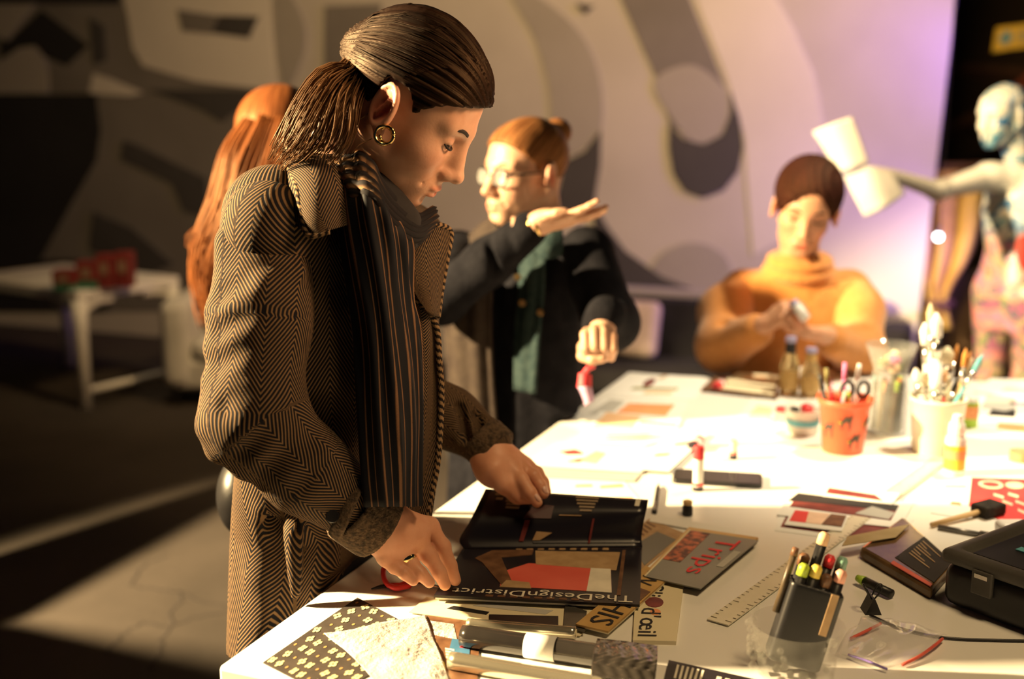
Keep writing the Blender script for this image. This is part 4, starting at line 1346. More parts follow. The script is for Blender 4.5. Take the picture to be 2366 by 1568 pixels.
# scarf
sc_ = thing('scarf', V(880, 450, 1.64), None, None)
bpy.data.objects.remove(sc_)
sc1 = patch('scarf', [[V(752, 400, 1.675), V(806, 395, 1.635), V(852, 410, 1.615), V(890, 475, 1.618), V(928, 525, 1.65)],
                      [V(765, 470, 1.645), V(818, 470, 1.605), V(872, 480, 1.595), V(922, 540, 1.615), V(955, 570, 1.66)],
                      [V(790, 590, 1.635), V(840, 590, 1.605), V(892, 600, 1.605), V(940, 640, 1.64), V(960, 690, 1.68)],
                      [V(812, 760, 1.635), V(862, 760, 1.61), V(912, 760, 1.615), V(950, 765, 1.655), V(972, 775, 1.69)],
                      [V(825, 960, 1.63), V(875, 960, 1.612), V(925, 960, 1.618), V(962, 962, 1.66), V(982, 962, 1.69)],
                      [V(845, 1170, 1.635), V(890, 1170, 1.62), V(935, 1170, 1.63), V(968, 1170, 1.665), V(985, 1165, 1.69)]], M_scarf, main, 90, 60, 0.007,
            lambda u, v: 0.0055 * np.abs(np.sin(u * 15 + 0.6 * np.sin(v * 5))) + 0.003 * np.sin(v * 11 + u * 4), uvs=(1.0, 1.0))
sc1['label'] = 'dark pleated scarf with fine tan stripes'
patch('neck_wrap', [[V(748, 380, 1.70), V(792, 358, 1.675), V(845, 356, 1.655), V(880, 420, 1.655), V(922, 478, 1.675), V(962, 500, 1.70), V(998, 482, 1.76)],
                    [V(750, 405, 1.68), V(800, 400, 1.645), V(850, 408, 1.62), V(888, 468, 1.622), V(930, 512, 1.648), V(968, 522, 1.69), V(1003, 500, 1.75)],
                    [V(760, 445, 1.665), V(812, 448, 1.62), V(862, 458, 1.60), V(902, 515, 1.61), V(936, 538, 1.645), V(968, 542, 1.69), V(996, 518, 1.75)],
                    [V(775, 490, 1.66), V(825, 492, 1.625), V(872, 505, 1.61), V(910, 545, 1.625), V(936, 562, 1.66), V(960, 560, 1.71), V(985, 535, 1.765)]],
      mat_stripe('scarf_wrap_cloth', (0.010, 0.008, 0.010), (0.34, 0.19, 0.095), 7.0, zig=(10.0, 0.0), width=0.66, noise=0.6, bump=0.4, soft=0.3), sc1, 60, 50, 0.008,
      lambda u, v: 0.0055 * np.sin(v * 44 + u * 3) * np.clip(u * 2 - 0.2, 0.15, 1) + 0.004 * np.sin(u * 60) * np.clip(1 - u * 2, 0, 1), uvs=(1, 1))
S = Solid(V(870, 480, 1.72) - 0.16, V(870, 480, 1.72) + 0.16, 0.006)          # body of the scarf behind its folds
S.chain([V(780, 430, 1.74), V(845, 460, 1.69), V(900, 525, 1.69), V(955, 540, 1.76), V(920, 520, 1.87)], [0.040, 0.042, 0.040, 0.026, 0.04], 0.03)
a_, b_ = S.mesh(); mk('scarf_core', a_, b_, mat('scarf_dark', (0.012, 0.009, 0.010), rough=0.9), sc1, smooth=True)

# hair: smooth cap drawn back into a ponytail
TIE = hl(-0.102, -0.012, 0.030)


def hair_cap(S, O, R, s, line_x, line_z, front=(0.106, 0.085, 0.095), ctr_=(-0.012, 0, 0.047), ycurve=0.0):
    c = O + R @ (s * np.array(ctr_))
    S.ell(c, s * np.array(front), R, 0.01)
    S.ell(O + R @ (s * np.array([0.042, 0, 0.050])), s * np.array([0.056, 0.0645, 0.060]), R, 0.03 * s)

    def fn(P):
        q = ((P - O) @ R) / s
        zl = np.interp(q[..., 0], line_x, line_z) - ycurve * np.clip(np.abs(q[..., 1]) / 0.06, 0, 1.1) ** 2 * (q[..., 0] > 0.03)
        return (zl - q[..., 2]) * 0.75 * s
    S.keep(fn)


S = Solid(HO - 0.18, HO + 0.18, 0.0028)
hair_cap(S, HO, HR, 1.0, [-0.13, -0.10, -0.06, -0.040, -0.033, -0.027, 0.004, 0.018, 0.026, 0.034, 0.055, 0.085, 0.105, 0.12], [-0.06, -0.055, -0.05, -0.04, 0.0, 0.036, 0.040, 0.028, 0.012, 0.026, 0.048, 0.066, 0.080, 0.09])
S.ell(TIE, (0.022, 0.022, 0.022), None, 0.03)
a_, b_ = S.mesh()


def hair_uv(v, O, R, tie_dir):
    d = nrm(tie_dir)
    u, w, _ = frame_from(d)
    q = v - O
    return np.stack([np.arctan2(q @ w, q @ u) / 6.283 * 1.2, q @ d * 3], 1)


uvh = hair_uv(a_, HO + HR @ np.array([0.0, 0, 0.03]), HR, TIE - hl(0.09, 0, 0.06))
# combed grooves
q_ = a_ - (HO + HR @ np.array([-0.012, 0, 0.047])); q_ /= np.linalg.norm(q_, axis=1, keepdims=True)
a_ = a_ + q_ * (0.0016 * np.sin(uvh[:, 0] * 210) + 0.0012 * np.sin(uvh[:, 0] * 333 + uvh[:, 1] * 4))[:, None]
hair1 = mk('hair', a_, b_, M_hair1, main, smooth=True, uv=uvh)
hair1['label'] = 'dark brown hair combed back into a low ponytail'
mb = MB()
for i in range(150):                                            # combed strands over the cap
    ang = random.uniform(0.05, math.pi - 0.05)
    st = hl(0.068 - 0.07 * abs(math.cos(ang)) ** 1.5, -0.078 * math.cos(ang), 0.045 + 0.060 * math.sin(ang))
    c0 = HO + HR @ np.array([-0.012, 0, 0.047])
    pts = []
    for t in np.linspace(0, 1, 12):
        p = st * (1 - t) + TIE * t
        q = HR.T @ (p - c0)
        r = np.array([0.107, 0.086, 0.096]) * (1 + 0.004 + 0.012 * random.random() * t)
        n_ = np.linalg.norm(q / r)
        f_ = max(1.0 / max(n_, 1e-3), 1.0)
        pts.append(c0 + HR @ (q * f_) * (1.0 if t < 0.99 else 1.0))
    v, f, uv = tube_vf(pts, 0.0011 * np.linspace(0.5, 1, 12), 4)
    mb.add(v, f, [(i * 0.37 + x * 0.02, y) for x, y in uv])
mb.build('combed_strands', M_hair1, hair1, smooth=True)
strands([[TIE + [0.01, 0, 0], V(812, 176, 1.655), V(765, 195, 1.64), V(715, 262, 1.635), V(670, 335, 1.64), V(622, 402, 1.66)],
         [TIE + [0.01, 0, -0.005], V(815, 182, 1.65), V(775, 215, 1.63), V(735, 285, 1.62), V(695, 340, 1.63), V(640, 378, 1.655)]], 110, 0.0016, 0.020, 0.026, M_hair1s, 'ponytail', hair1, wave=0.003)
strands([[TIE + [0.008, 0, -0.005], V(822, 190, 1.64), V(800, 235, 1.61), V(790, 300, 1.605), V(765, 350, 1.615), V(742, 372, 1.63)],
         [TIE + [0.006, 0, 0], V(805, 195, 1.64), V(775, 245, 1.615), V(750, 305, 1.61), V(715, 355, 1.625)]], 60, 0.0015, 0.015, 0.020, M_hair1s, 'loose_lock', hair1, wave=0.003)
strands([[TIE + [0, 0, 0.01], V(835, 175, 1.67), V(838, 215, 1.655), V(846, 262, 1.65), V(838, 300, 1.65)]], 40, 0.0015, 0.012, 0.012, mat_hair('dark_nape_strands', (0.006, 0.004, 0.003), (0.03, 0.014, 0.008), 6), 'nape_lock', hair1)
mb = MB()
for (a0, a1, a2) in (((872, 120, 1.66), (890, 85, 1.66), (930, 70, 1.66)), ((850, 175, 1.65), (812, 150, 1.65), (776, 168, 1.65)), ((800, 170, 1.64), (775, 165, 1.64), (770, 185, 1.64)),
                     ((700, 250, 1.63), (682, 240, 1.63), (668, 250, 1.63)), ((850, 262, 1.63), (830, 275, 1.62), (800, 262, 1.62)), ((860, 320, 1.62), (830, 335, 1.6), (808, 360, 1.6)), ((900, 110, 1.66), (885, 130, 1.65), (862, 160, 1.65))):
    v, f, uv = tube_vf(catmull([V(*a0), V(*a1), V(*a2)], 10), 0.0006, 4); mb.add(v, f, uv)
tag(mb.build('flyaway_hair', M_hair1s, hair1, smooth=True), kind='stuff')
tg = nrm(V(812, 176, 1.655) - TIE)
u_, w_, _ = frame_from(tg)
tube('hair_tie', [TIE + tg * 0.012 + 0.017 * (math.cos(t) * u_ + math.sin(t) * w_) for t in np.linspace(0, 2 * math.pi, 20)], 0.0045, mat('hair_tie_cloth', (0.012, 0.010, 0.010), rough=0.8), hair1, seg=8)

# twin hoop earring
for (ox, rr_, tilt) in ((0, 0.0135, 0.2), (0.0075, 0.0125, -0.5)):
    c_ = V(887 + ox * 900, 312, 1.607)
    ax = nrm([math.sin(tilt), -math.cos(tilt), 0.1]); u_, w_, _ = frame_from(ax)
    tube('earring', [c_ + rr_ * 0.92 * math.cos(t) * u_ + rr_ * 0.92 * math.sin(t) * w_ for t in np.linspace(0, 2 * math.pi, 28)], 0.0026, M_gold, main, seg=10)
# gold ring on her hand
rp = RING_P[0] * 0.35 + RING_P[1] * 0.65; rd = nrm(RING_P[1] - RING_P[0])
u_, w_, _ = frame_from(rd)
v, f = lathe_vf(rp, [(0.0122, -0.0065), (0.0132, -0.006), (0.0132, 0.006), (0.0122, 0.0065)], 24, rd)
mk('ring', v, f[:-2], M_gold, main, smooth=True)

# black shoulder bag behind her hip
S = Solid(V(566, 1140, 2.10) - 0.14, V(566, 1140, 2.10) + 0.14, 0.006)
S.ell(V(566, 1140, 2.10), (0.048, 0.08, 0.075), None, 0.01)
a_, b_ = S.mesh()
bag = mk('shoulder_bag', a_, b_, M_leather, smooth=True); tag(bag, 'round black leather bag hanging behind the herringbone coat', 'bag')
tube('strap', catmull([V(560, 1085, 2.10), V(600, 950, 2.06), V(660, 760, 2.0), V(720, 540, 2.0)], 16), 0.008, M_leather, bag, seg=6, flat=0.4)


# ------------------------------------------------------------------ woman with glasses, arm raised, behind the table's left edge
def solid_part(name, prims, m, parent, h, pad=0.05, smooth=True, uv=None, cut=True):
    """prims: list of (kind, args)"""
    P = []
    for k, a in prims:
        if k == 'chain':
            for p, r in zip(a[0], a[1]): P += [np.asarray(p) - r, np.asarray(p) + r]
        elif k == 'ell':
            P += [np.asarray(a[0]) - max(a[1]), np.asarray(a[0]) + max(a[1])]
        elif k == 'loft':
            for s_ in a[0]:
                m_ = max(s_[1], s_[2]); P += [np.asarray(s_[0]) - [m_, m_, 0.01], np.asarray(s_[0]) + [m_, m_, 0.01]]
    P = np.array(P)
    S = Solid(P.min(0) - pad, P.max(0) + pad, h)
    for k, a in prims:
        if k == 'chain': S.chain(*a)
        elif k == 'ell': S.ell(*a)
        elif k == 'loft': loft(S, *a)
        elif k == 'cut': S.cone(*a, mode='cut')
    if cut: cut_table(S)
    v, f = S.mesh()
    return mk(name, v, f, m, parent, smooth=smooth, uv=None if uv is None else uv(v))


M_blackcoat = mat('black_coat_cloth', (0.005, 0.005, 0.008), (0.010, 0.010, 0.014), rough=0.9, scale=30, bump=0.2, spec=0.12)
M_greycloth = mat('grey_brown_cloth', (0.030, 0.022, 0.020), (0.045, 0.034, 0.028), rough=0.9, scale=30, bump=0.2, spec=0.2)
M_denim = mat('teal_denim', (0.012, 0.026, 0.030), (0.026, 0.044, 0.046), rough=0.9, scale=60, bump=0.3, spec=0.2)
M_blonde = mat_hair('red_blonde_hair', (0.11, 0.042, 0.016), (0.30, 0.135, 0.052), 60)

GO = V(1217, 404, 2.78); GR = Rhead(216, 0, 0)
gl = lambda x, y, z: GO + GR @ np.array([x, y, z])
gf = nrm([math.cos(math.radians(228)), math.sin(math.radians(228)), 0]); glat = np.array([-gf[1], gf[0], 0])
gnb = V(1215, 545, 2.85)
S = Solid(GO - 0.18, GO + 0.18, 0.0034)
head_shape(S, GO, GR, 1.0, smile=0.8)
S.chain([gl(-0.03, 0, -0.03), gl(-0.035, 0, -0.1), gnb], [0.054, 0.05, 0.056], 0.03)
h1 = S.mesh()
gw = V(1240, 520, 2.50)
S = Solid(V(1200, 400, 2.55) - [0.02, 0.15, 0.2], V(1430, 400, 2.4) + [0.02, 0.15, 0.08], 0.0028)
hx = nrm(V(1405, 490, 2.44) - gw); hz_ = nrm(np.array([0.10, -0.50, -0.86]) - hx * (np.array([0.10, -0.50, -0.86]) @ hx)); hy = np.cross(hz_, hx)
HRm = np.stack([hx, hy, hz_], 1)
if (HRm @ np.array([0, 1, 0]))[2] < 0: HRm = np.stack([hx, -hy, hz_], 1)
hand_shape(S, gw, HRm, [(0.10, 0.15, 0.1), (0.05, 0.12, 0.1), (0.05, 0.15, 0.1), (0.12, 0.2, 0.1)], 0.86, thumb=[(0.018, 0.026, -0.006), (0.048, 0.048, 0.0), (0.076, 0.060, 0.004), (0.102, 0.066, 0.006)])
S.cone(gw, gw - hx * 0.06, 0.022, 0.028, 0.02)
h2 = S.mesh()
gf_c = V(1384, 800, 2.46)
S = Solid(gf_c - 0.12, gf_c + 0.12, 0.0028)
ff_ = lambda x, y, z: gf_c + np.array([x, y, z])
S.ell(gf_c + [0.0, 0.02, 0.002], (0.036, 0.034, 0.030), None, 0.012)
for i_, x_ in enumerate((-0.030, -0.011, 0.009, 0.027)):
    dz_ = (0.004, 0.009, 0.007, 0.0)[i_]; r_ = (0.0105, 0.011, 0.0108, 0.0095)[i_]
    S.chain([ff_(x_ * 0.8, 0.02, 0.022 + dz_), ff_(x_, -0.012, 0.024 + dz_), ff_(x_, -0.030, -0.002 + dz_ * 0.5), ff_(x_ * 0.9, -0.018, -0.020), ff_(x_ * 0.8, 0.0, -0.016)], [0.012, r_, r_, r_ * 0.9, r_ * 0.8], 0.004)
S.chain([ff_(-0.030, 0.022, -0.006), ff_(-0.034, -0.010, -0.018), ff_(-0.016, -0.032, -0.022), ff_(0.004, -0.036, -0.020)], [0.015, 0.012, 0.0105, 0.0085], 0.006)
S.cone(gf_c + np.array([0.006, 0.03, 0.004]), gf_c + np.array([0.02, 0.10, 0.05]), 0.027, 0.03, 0.02)
h3 = S.mesh()
gRS = V(1060, 600, 2.92); gRE = V(1020, 690, 2.66); gLS = V(1355, 595, 2.75); gLE = V(1412, 745, 2.62); gLW = gf_c + np.array([0.02, 0.10, 0.05])
gpc = V(1195, 1000, 2.88)
S = Solid([gpc[0] - 0.4, gpc[1] - 0.5, 0], [gpc[0] + 0.42, gpc[1] + 0.45, 1.5], 0.014)
loft(S, [(gnb, 0.055, 0.06, gf), (V(1210, 640, 2.86), 0.07, 0.14, gf), (gpc, 0.08, 0.12, gf)], 0.03)
S.chain([gRS, gRE, gw], [0.04, 0.036, 0.026], 0.03); S.chain([gLS, gLE, gLW], [0.04, 0.036, 0.026], 0.03)
for s_ in (-1, 1):
    hp = np.array([gpc[0] - 0.05, gpc[1] + 0.03, 0.78]) + glat * s_ * 0.08
    S.chain([hp, hp * [1, 1, 0] + [0, 0, 0.07]], [0.06, 0.035], 0.03)
h4 = S.mesh()
bv, bf = join(h1, h2, h3, h4)
tint = np.ones((len(bv), 3)); tint[:len(h1[0])] = face_tint(h1[0], GO, GR, lip=(0.92, 0.48, 0.46))
gp = mk('person', bv, bf, M_skin_pale, None, [gpc[0], gpc[1], 0], True, color=tint)
tag(gp, 'woman with round glasses in a black coat gesturing with an open hand', 'person')
face_bits(gp, GO, GR, lids=0.2, brow=M_blonde, brow_w=0.002)
for y in (-1, 1):
    lathe('eye', gl(0.0785, y * 0.0325, 0.003), [(0.001, -0.0125), (0.008, -0.0095), (0.0125, 0), (0.008, 0.0095), (0.001, 0.0125)], M_eye, gp, 12, axis=GR[:, 0])
S = Solid(GO - 0.2, GO + 0.2, 0.0042)
hair_cap(S, GO, GR, 1.0, [-0.13, -0.10, -0.06, -0.035, -0.028, 0.0, 0.012, 0.022, 0.03, 0.055, 0.085, 0.12], [-0.06, -0.055, -0.05, -0.03, 0.03, 0.034, 0.012, 0.012, 0.03, 0.052, 0.076, 0.09], front=(0.099, 0.080, 0.090))
S.ell(V(1287, 305, 2.83), (0.036, 0.036, 0.034), None, 0.01)
a_, b_ = S.mesh()
gh = mk('hair', a_, b_, M_blonde, gp, smooth=True, uv=hair_uv(a_, GO + [0, 0, 0.03], GR, V(1287, 305, 2.83) - GO)); gh['label'] = 'reddish blonde hair pinned up in a small bun'
# glasses
M_frame = mat('dark_glasses_frame', (0.012, 0.010, 0.010), rough=0.3)
M_lens = mat('lens_glass', (0.9, 0.9, 0.9), rough=0.03, spec=0.8, alpha=0.10)
gg = None
for y in (-1, 1):
    c_ = gl(0.104, y * 0.033, -0.002)
    o_ = tube('lens_rim', [c_ + GR @ (np.array([-0.006 * abs(math.cos(t)) * (1 if math.cos(t) * y > 0 else 0), 0.0235 * math.cos(t), 0.0205 * math.sin(t)])) for t in np.linspace(0, 2 * math.pi, 28)], 0.0028, M_frame, gp if gg is None else gg, seg=8)
    if gg is None: gg = o_; gg.name = 'glasses'; WORG['glasses'] = WORG['lens_rim']; gg['label'] = 'round dark framed glasses'
    tube('temple', [gl(0.098, y * 0.056, 0.004), gl(0.05, y * 0.076, 0.008), gl(-0.012, y * 0.082, 0.010)], 0.0030, M_frame, gg, seg=6)
    lathe('lens', c_, [(0.001, -0.0006), (0.0215, -0.0006), (0.0215, 0.0006), (0.001, 0.0006)], M_lens, gg, 24, axis=GR[:, 0])
tube('bridge', [gl(0.105, -0.010, 0.003), gl(0.110, 0, 0.006), gl(0.105, 0.010, 0.003)], 0.002, M_frame, gg, seg=6)
legs(gp, np.array([gpc[0] - 0.05, gpc[1] + 0.03, 0.8]), glat, gf, 0.74, M_trouser, M_leather, spread=0.08, r=0.075)
gcoat = solid_part('coat', [('loft', ([(V(1215, 530, 2.86), 0.06, 0.075, gf), (V(1212, 568, 2.86), 0.085, 0.15, gf), (V(1205, 640, 2.86), 0.115, 0.185, gf), (V(1200, 800, 2.86), 0.12, 0.18, gf),
                                       (V(1190, 1000, 2.88), 0.125, 0.185, gf), (V(1180, 1200, 2.90), 0.13, 0.19, gf), (V(1175, 1400, 2.90), 0.135, 0.20, gf)], 0.02, 'add', lambda a, z: 0.007 * np.sin(a * 8 + z * 3))),
                            ('ell', (gRS, (0.07, 0.075, 0.075), None, 0.05)), ('ell', (gLS, (0.07, 0.075, 0.075), None, 0.05))], M_blackcoat, gp, 0.009)
gcoat['label'] = 'long black coat'
solid_part('sleeve', [('chain', ([gRS, gRE, V(1130, 605, 2.57), V(1222, 530, 2.515)], [0.066, 0.056, 0.050, 0.040], 0.03)), ('cut', (V(1150, 640, 2.52), V(1130, 560, 2.52), 0.008, 0.006, 0.015)), ('cut', (V(1195, 600, 2.49), V(1170, 540, 2.49), 0.007, 0.006, 0.015))], M_blackcoat, gcoat, 0.006)
solid_part('sleeve', [('chain', ([gLS, gLE, gLW + np.array([0.0, -0.01, 0.0])], [0.068, 0.060, 0.045], 0.03)), ('cut', (V(1360, 700, 2.56), V(1440, 690, 2.56), 0.01, 0.008, 0.02))], M_blackcoat, gcoat, 0.006)
# watch and bangle on the raised wrist
wp = gw + hx * 0.004
u_, w_, _ = frame_from(hx)
for k_, off in enumerate((-0.012, 0.004)):
    tube('bangle', [wp + hx * off + 0.027 * math.cos(t) * u_ + 0.023 * math.sin(t) * w_ for t in np.linspace(0, 2 * math.pi, 22)], 0.0035, M_gold, gp, seg=8)
# denim collar, lapel and pale inner panel
gdc = patch('denim_collar', [[V(1235, 545, 2.70), V(1265, 535, 2.66), V(1300, 530, 2.66)], [V(1228, 570, 2.68), V(1262, 572, 2.64), V(1300, 568, 2.65)], [V(1232, 590, 2.68), V(1262, 598, 2.645), V(1296, 592, 2.655)]], M_denim, gcoat, 14, 14, 0.008)
patch('denim_front', [[V(1200, 560, 2.72), V(1235, 580, 2.665), V(1262, 596, 2.652)], [V(1200, 660, 2.70), V(1232, 670, 2.655), V(1258, 680, 2.648)], [V(1190, 760, 2.70), V(1220, 770, 2.665), V(1248, 780, 2.648)], [V(1188, 900, 2.71), V(1210, 905, 2.68), V(1238, 910, 2.65)]], M_denim, gcoat, 14, 24, 0.008, lambda u, v: 0.003 * np.sin(u * 12))
patch('inner_panel', [[V(1030, 640, 2.76), V(1085, 632, 2.71), V(1138, 628, 2.70)], [V(1028, 750, 2.76), V(1080, 750, 2.71), V(1135, 750, 2.70)], [V(1035, 880, 2.77), V(1085, 880, 2.72), V(1140, 880, 2.71)], [V(1040, 1000, 2.78), V(1090, 1000, 2.73), V(1150, 1010, 2.72)]], M_greycloth, gcoat, 20, 24, 0.008, lambda u, v: 0.004 * np.sin(u * 16))
patch('collar', [[V(1085, 545, 2.80), V(1110, 520, 2.78), V(1140, 500, 2.76)], [V(1095, 585, 2.76), V(1130, 570, 2.72), V(1165, 555, 2.71)], [V(1120, 610, 2.74), V(1150, 605, 2.70), V(1185, 590, 2.69)]], M_greycloth, gcoat, 14, 14, 0.008)
M_btn = mat('brass_button', (0.45, 0.30, 0.13), rough=0.3, metal=0.9)
for (x, y) in ((1207, 700), (1248, 722), (1196, 640)):
    p_ = V(x, y, 2.635 if x > 1200 else 2.68)
    lathe('button', p_, [(0.001, 0), (0.008, 0), (0.008, 0.003), (0.001, 0.004)], M_btn, gdc, 12, axis=nrm(CAM - p_))

# pink and lilac ribbon in her fist
rb_ = patch('ribbon', [[V(1338, 862, 2.47), V(1352, 860, 2.465), V(1366, 866, 2.47)], [V(1334, 895, 2.47), V(1350, 893, 2.46), V(1366, 896, 2.47)]], mat('red_ribbon', (0.62, 0.05, 0.07), rough=0.5), None, 8, 10, 0.004)
tag(rb_, 'short red and lilac ribbon hanging below the fist of the woman with glasses', 'ribbon')
patch('ribbon_end', [[V(1336, 893, 2.468), V(1352, 892, 2.458), V(1366, 894, 2.468)], [V(1348, 920, 2.468), V(1360, 918, 2.458), V(1370, 916, 2.468)], [V(1352, 938, 2.468), V(1364, 930, 2.46), V(1372, 925, 2.468)]], mat('lilac_ribbon', (0.45, 0.30, 0.48), rough=0.5), rb_, 8, 10, 0.004)
tube('ribbon_loop', catmull([V(1372, 845, 2.46), V(1358, 852, 2.455), V(1350, 862, 2.462)], 8), 0.006, MATS['red_ribbon'], rb_, seg=6)

# ------------------------------------------------------------------ woman with long ginger hair, back turned, behind the coat
M_ginger = mat_hair('ginger_hair', (0.045, 0.010, 0.005), (0.30, 0.105, 0.034), 5, rough=0.4, lo=0.3, hi=0.7)
QO = V(655, 345, 2.940); QR = Rhead(60, 4, 0)
qf = nrm([math.cos(math.radians(60)), math.sin(math.radians(60)), 0]); qlat = np.array([-qf[1], qf[0], 0])
S = Solid(QO - 0.18, QO + 0.18, 0.005)
head_shape(S, QO, QR, 1.08)
qnb = V(665, 500, 2.960)
S.chain([QO + QR @ np.array([-0.03, 0, -0.03]), qnb], [0.054, 0.056], 0.03)
h1 = S.mesh()
qpc = V(720, 1000, 3.040)
S = Solid([qpc[0] - 0.4, qpc[1] - 0.45, 0], [qpc[0] + 0.45, qpc[1] + 0.45, 1.4], 0.014)
loft(S, [(qnb, 0.055, 0.06, qf), (V(680, 600, 2.980), 0.07, 0.14, qf), (qpc, 0.08, 0.13, qf)], 0.03)
qRS = V(760, 570, 2.940); qLS = V(620, 570, 3.100)
qRE = V(800, 800, 2.940); qLE = V(700, 800, 3.170)
S.chain([qRS, qRE, V(860, 880, 3.070)], [0.045, 0.036, 0.025], 0.03); S.chain([qLS, qLE, V(800, 880, 3.270)], [0.045, 0.036, 0.025], 0.03)
for s_ in (-1, 1):
    hp = np.array([qpc[0], qpc[1], 0.78]) + qlat * s_ * 0.08
    S.chain([hp, hp * [1, 1, 0] + [0, 0, 0.07]], [0.06, 0.035], 0.03)
for (p_, d_) in ((V(860, 880, 3.070), qf), (V(800, 880, 3.270), qf)):
    pass
h2 = S.mesh()
hd = []
for p_, sgn in ((V(860, 880, 3.070), 1), (V(800, 880, 3.270), -1)):
    S = Solid(p_ - 0.2, p_ + 0.22, 0.005)
    hxx = nrm(qf + np.array([0.2, 0, -0.3])); hzz = nrm(np.array([0, 0, 1.0]) - hxx * hxx[2])
    hand_shape(S, p_, np.stack([hxx, np.cross(hzz, hxx) * sgn, hzz], 1), [(0.3, 0.4, 0.3)] * 4, 0.9)
    hd.append(S.mesh())
bv, bf = join(h1, h2, *hd)
qp = mk('person', bv, bf, M_skin_pale, None, [qpc[0], qpc[1], 0], True, color=np.ones((len(bv), 3)))
tag(qp, 'woman with long wavy ginger hair standing with her back turned behind the herringbone coat', 'person')
legs(qp, qpc, qlat, qf, 0.76, M_trouser, M_leather, r=0.08)
qc = solid_part('jumper', [('loft', ([(V(668, 500, 2.960), 0.062, 0.07, qf), (V(675, 540, 2.970), 0.085, 0.15, qf), (V(690, 640, 2.990), 0.11, 0.18, qf), (V(710, 850, 3.020), 0.11, 0.17, qf), (V(730, 1060, 3.040), 0.115, 0.175, qf)],)),
                           ('chain', ([qRS, qRE, V(845, 870, 3.060)], [0.066, 0.055, 0.042], 0.03)), ('chain', ([qLS, qLE, V(790, 872, 3.250)], [0.066, 0.055, 0.042], 0.03))], M_blackcoat, qp, 0.010)
S = Solid(QO - 0.2, QO + 0.2, 0.005)
hair_cap(S, QO, QR, 1.08, [-0.13, -0.02, 0.03, 0.055, 0.085, 0.12], [-0.14, -0.13, 0.02, 0.05, 0.07, 0.09], front=(0.112, 0.095, 0.102))
a_, b_ = S.mesh()
qh = mk('hair', a_, b_, M_ginger, qp, smooth=True, uv=np.stack([np.arctan2((a_ - QO) @ QR[:, 1], (a_ - QO) @ QR[:, 0]) * 6, (a_ - QO)[:, 2] * 3], 1))
qh['label'] = 'long wavy ginger hair down her back'
strands([[V(585, 285, 2.820), V(545, 360, 2.800), V(520, 470, 2.800), V(475, 590, 2.810), V(480, 700, 2.820), V(492, 770, 2.840)],
         [V(620, 275, 2.800), V(580, 380, 2.780), V(545, 500, 2.780), V(505, 620, 2.790), V(505, 720, 2.810), V(515, 790, 2.820)],
         [V(660, 275, 2.790), V(630, 390, 2.770), V(590, 510, 2.770), V(555, 640, 2.780), V(545, 760, 2.800)],
         [V(690, 290, 2.800), V(680, 400, 2.770), V(650, 520, 2.770), V(620, 640, 2.780), V(610, 760, 2.800)],
         [V(600, 300, 2.840), V(560, 400, 2.840), V(530, 520, 2.840), V(470, 560, 2.840), V(436, 585, 2.840)]],
        80, 0.0028, 0.032, 0.034, M_ginger, 'long_lock', qh, wave=0.010, steps=20)

# ------------------------------------------------------------------ woman in the orange roll-neck, seated at the far end of the table
M_orange = mat('orange_wool', (0.52, 0.205, 0.048), (0.60, 0.25, 0.066), rough=0.95, scale=70, bump=0.35, bscale=220, sheen=0.3)
M_pixie = mat_hair('dark_auburn_hair', (0.010, 0.003, 0.003), (0.05, 0.012, 0.008), 30, rough=0.6)
SO = V(1862, 480, 3.26); SR = Rhead(257, 19, -9)
sl_ = lambda x, y, z: SO + SR @ np.array([x, y, z])
sf = nrm([math.cos(math.radians(262)), math.sin(math.radians(262)), 0]); slat = np.array([-sf[1], sf[0], 0])
snb = V(1848, 612, 3.36)
S = Solid(SO - 0.18, SO + 0.18, 0.0036)
head_shape(S, SO, SR, 1.0, smile=1.0, jaw=1.05)
S.chain([sl_(-0.03, 0, -0.03), sl_(-0.035, 0, -0.09), snb], [0.054, 0.052, 0.056], 0.03)
h1 = S.mesh()
# hands: one holds a white glue tube, the other lies open below it
sRW = V(1760, 752, 3.10); sLW = V(1905, 775, 3.10)
S = Solid(V(1720, 660, 3.15) - [0.02, 0.15, 0.16], V(1920, 660, 3.0) + [0.02, 0.15, 0.06], 0.003)
ax = nrm(V(1835, 705, 3.04) - sRW); az = nrm(np.array([-0.3, -0.55, 0.75]) - ax * (np.array([-0.3, -0.55, 0.75]) @ ax)); ay = np.cross(az, ax)
hand_shape(S, sRW, np.stack([ax, -ay if ay[2] < 0 else ay, az], 1), [(0.5, 0.8, 0.5), (0.6, 0.8, 0.5), (0.7, 0.8, 0.5), (0.8, 0.8, 0.5)], 0.84)
S.cone(sRW, sRW - ax * 0.05, 0.022, 0.027, 0.02)
h2 = S.mesh()
S = Solid(V(1760, 760, 3.15) - [0.02, 0.15, 0.14], V(1940, 690, 3.0) + [0.05, 0.15, 0.06], 0.003)
ax = nrm(V(1800, 762, 3.03) - sLW); az = nrm(np.array([0.0, -0.25, -0.95]) - ax * (np.array([0.0, -0.25, -0.95]) @ ax)); ay = np.cross(az, ax)
hand_shape(S, sLW, np.stack([ax, ay, az], 1), [(0.25, 0.3, 0.2), (0.3, 0.3, 0.2), (0.3, 0.35, 0.2), (0.35, 0.35, 0.2)], 0.84,
           thumb=[(0.018, 0.026, -0.010), (0.046, 0.044, -0.024), (0.064, 0.046, -0.04), (0.078, 0.042, -0.054)])
S.cone(sLW, sLW - ax * 0.05, 0.022, 0.027, 0.02)
h3 = S.mesh()
sRS = V(1716, 672, 3.42); sLS = V(1962, 672, 3.38); sRE = V(1668, 800, 3.26); sLE = V(1985, 812, 3.24)
spc = V(1835, 940, 3.50)
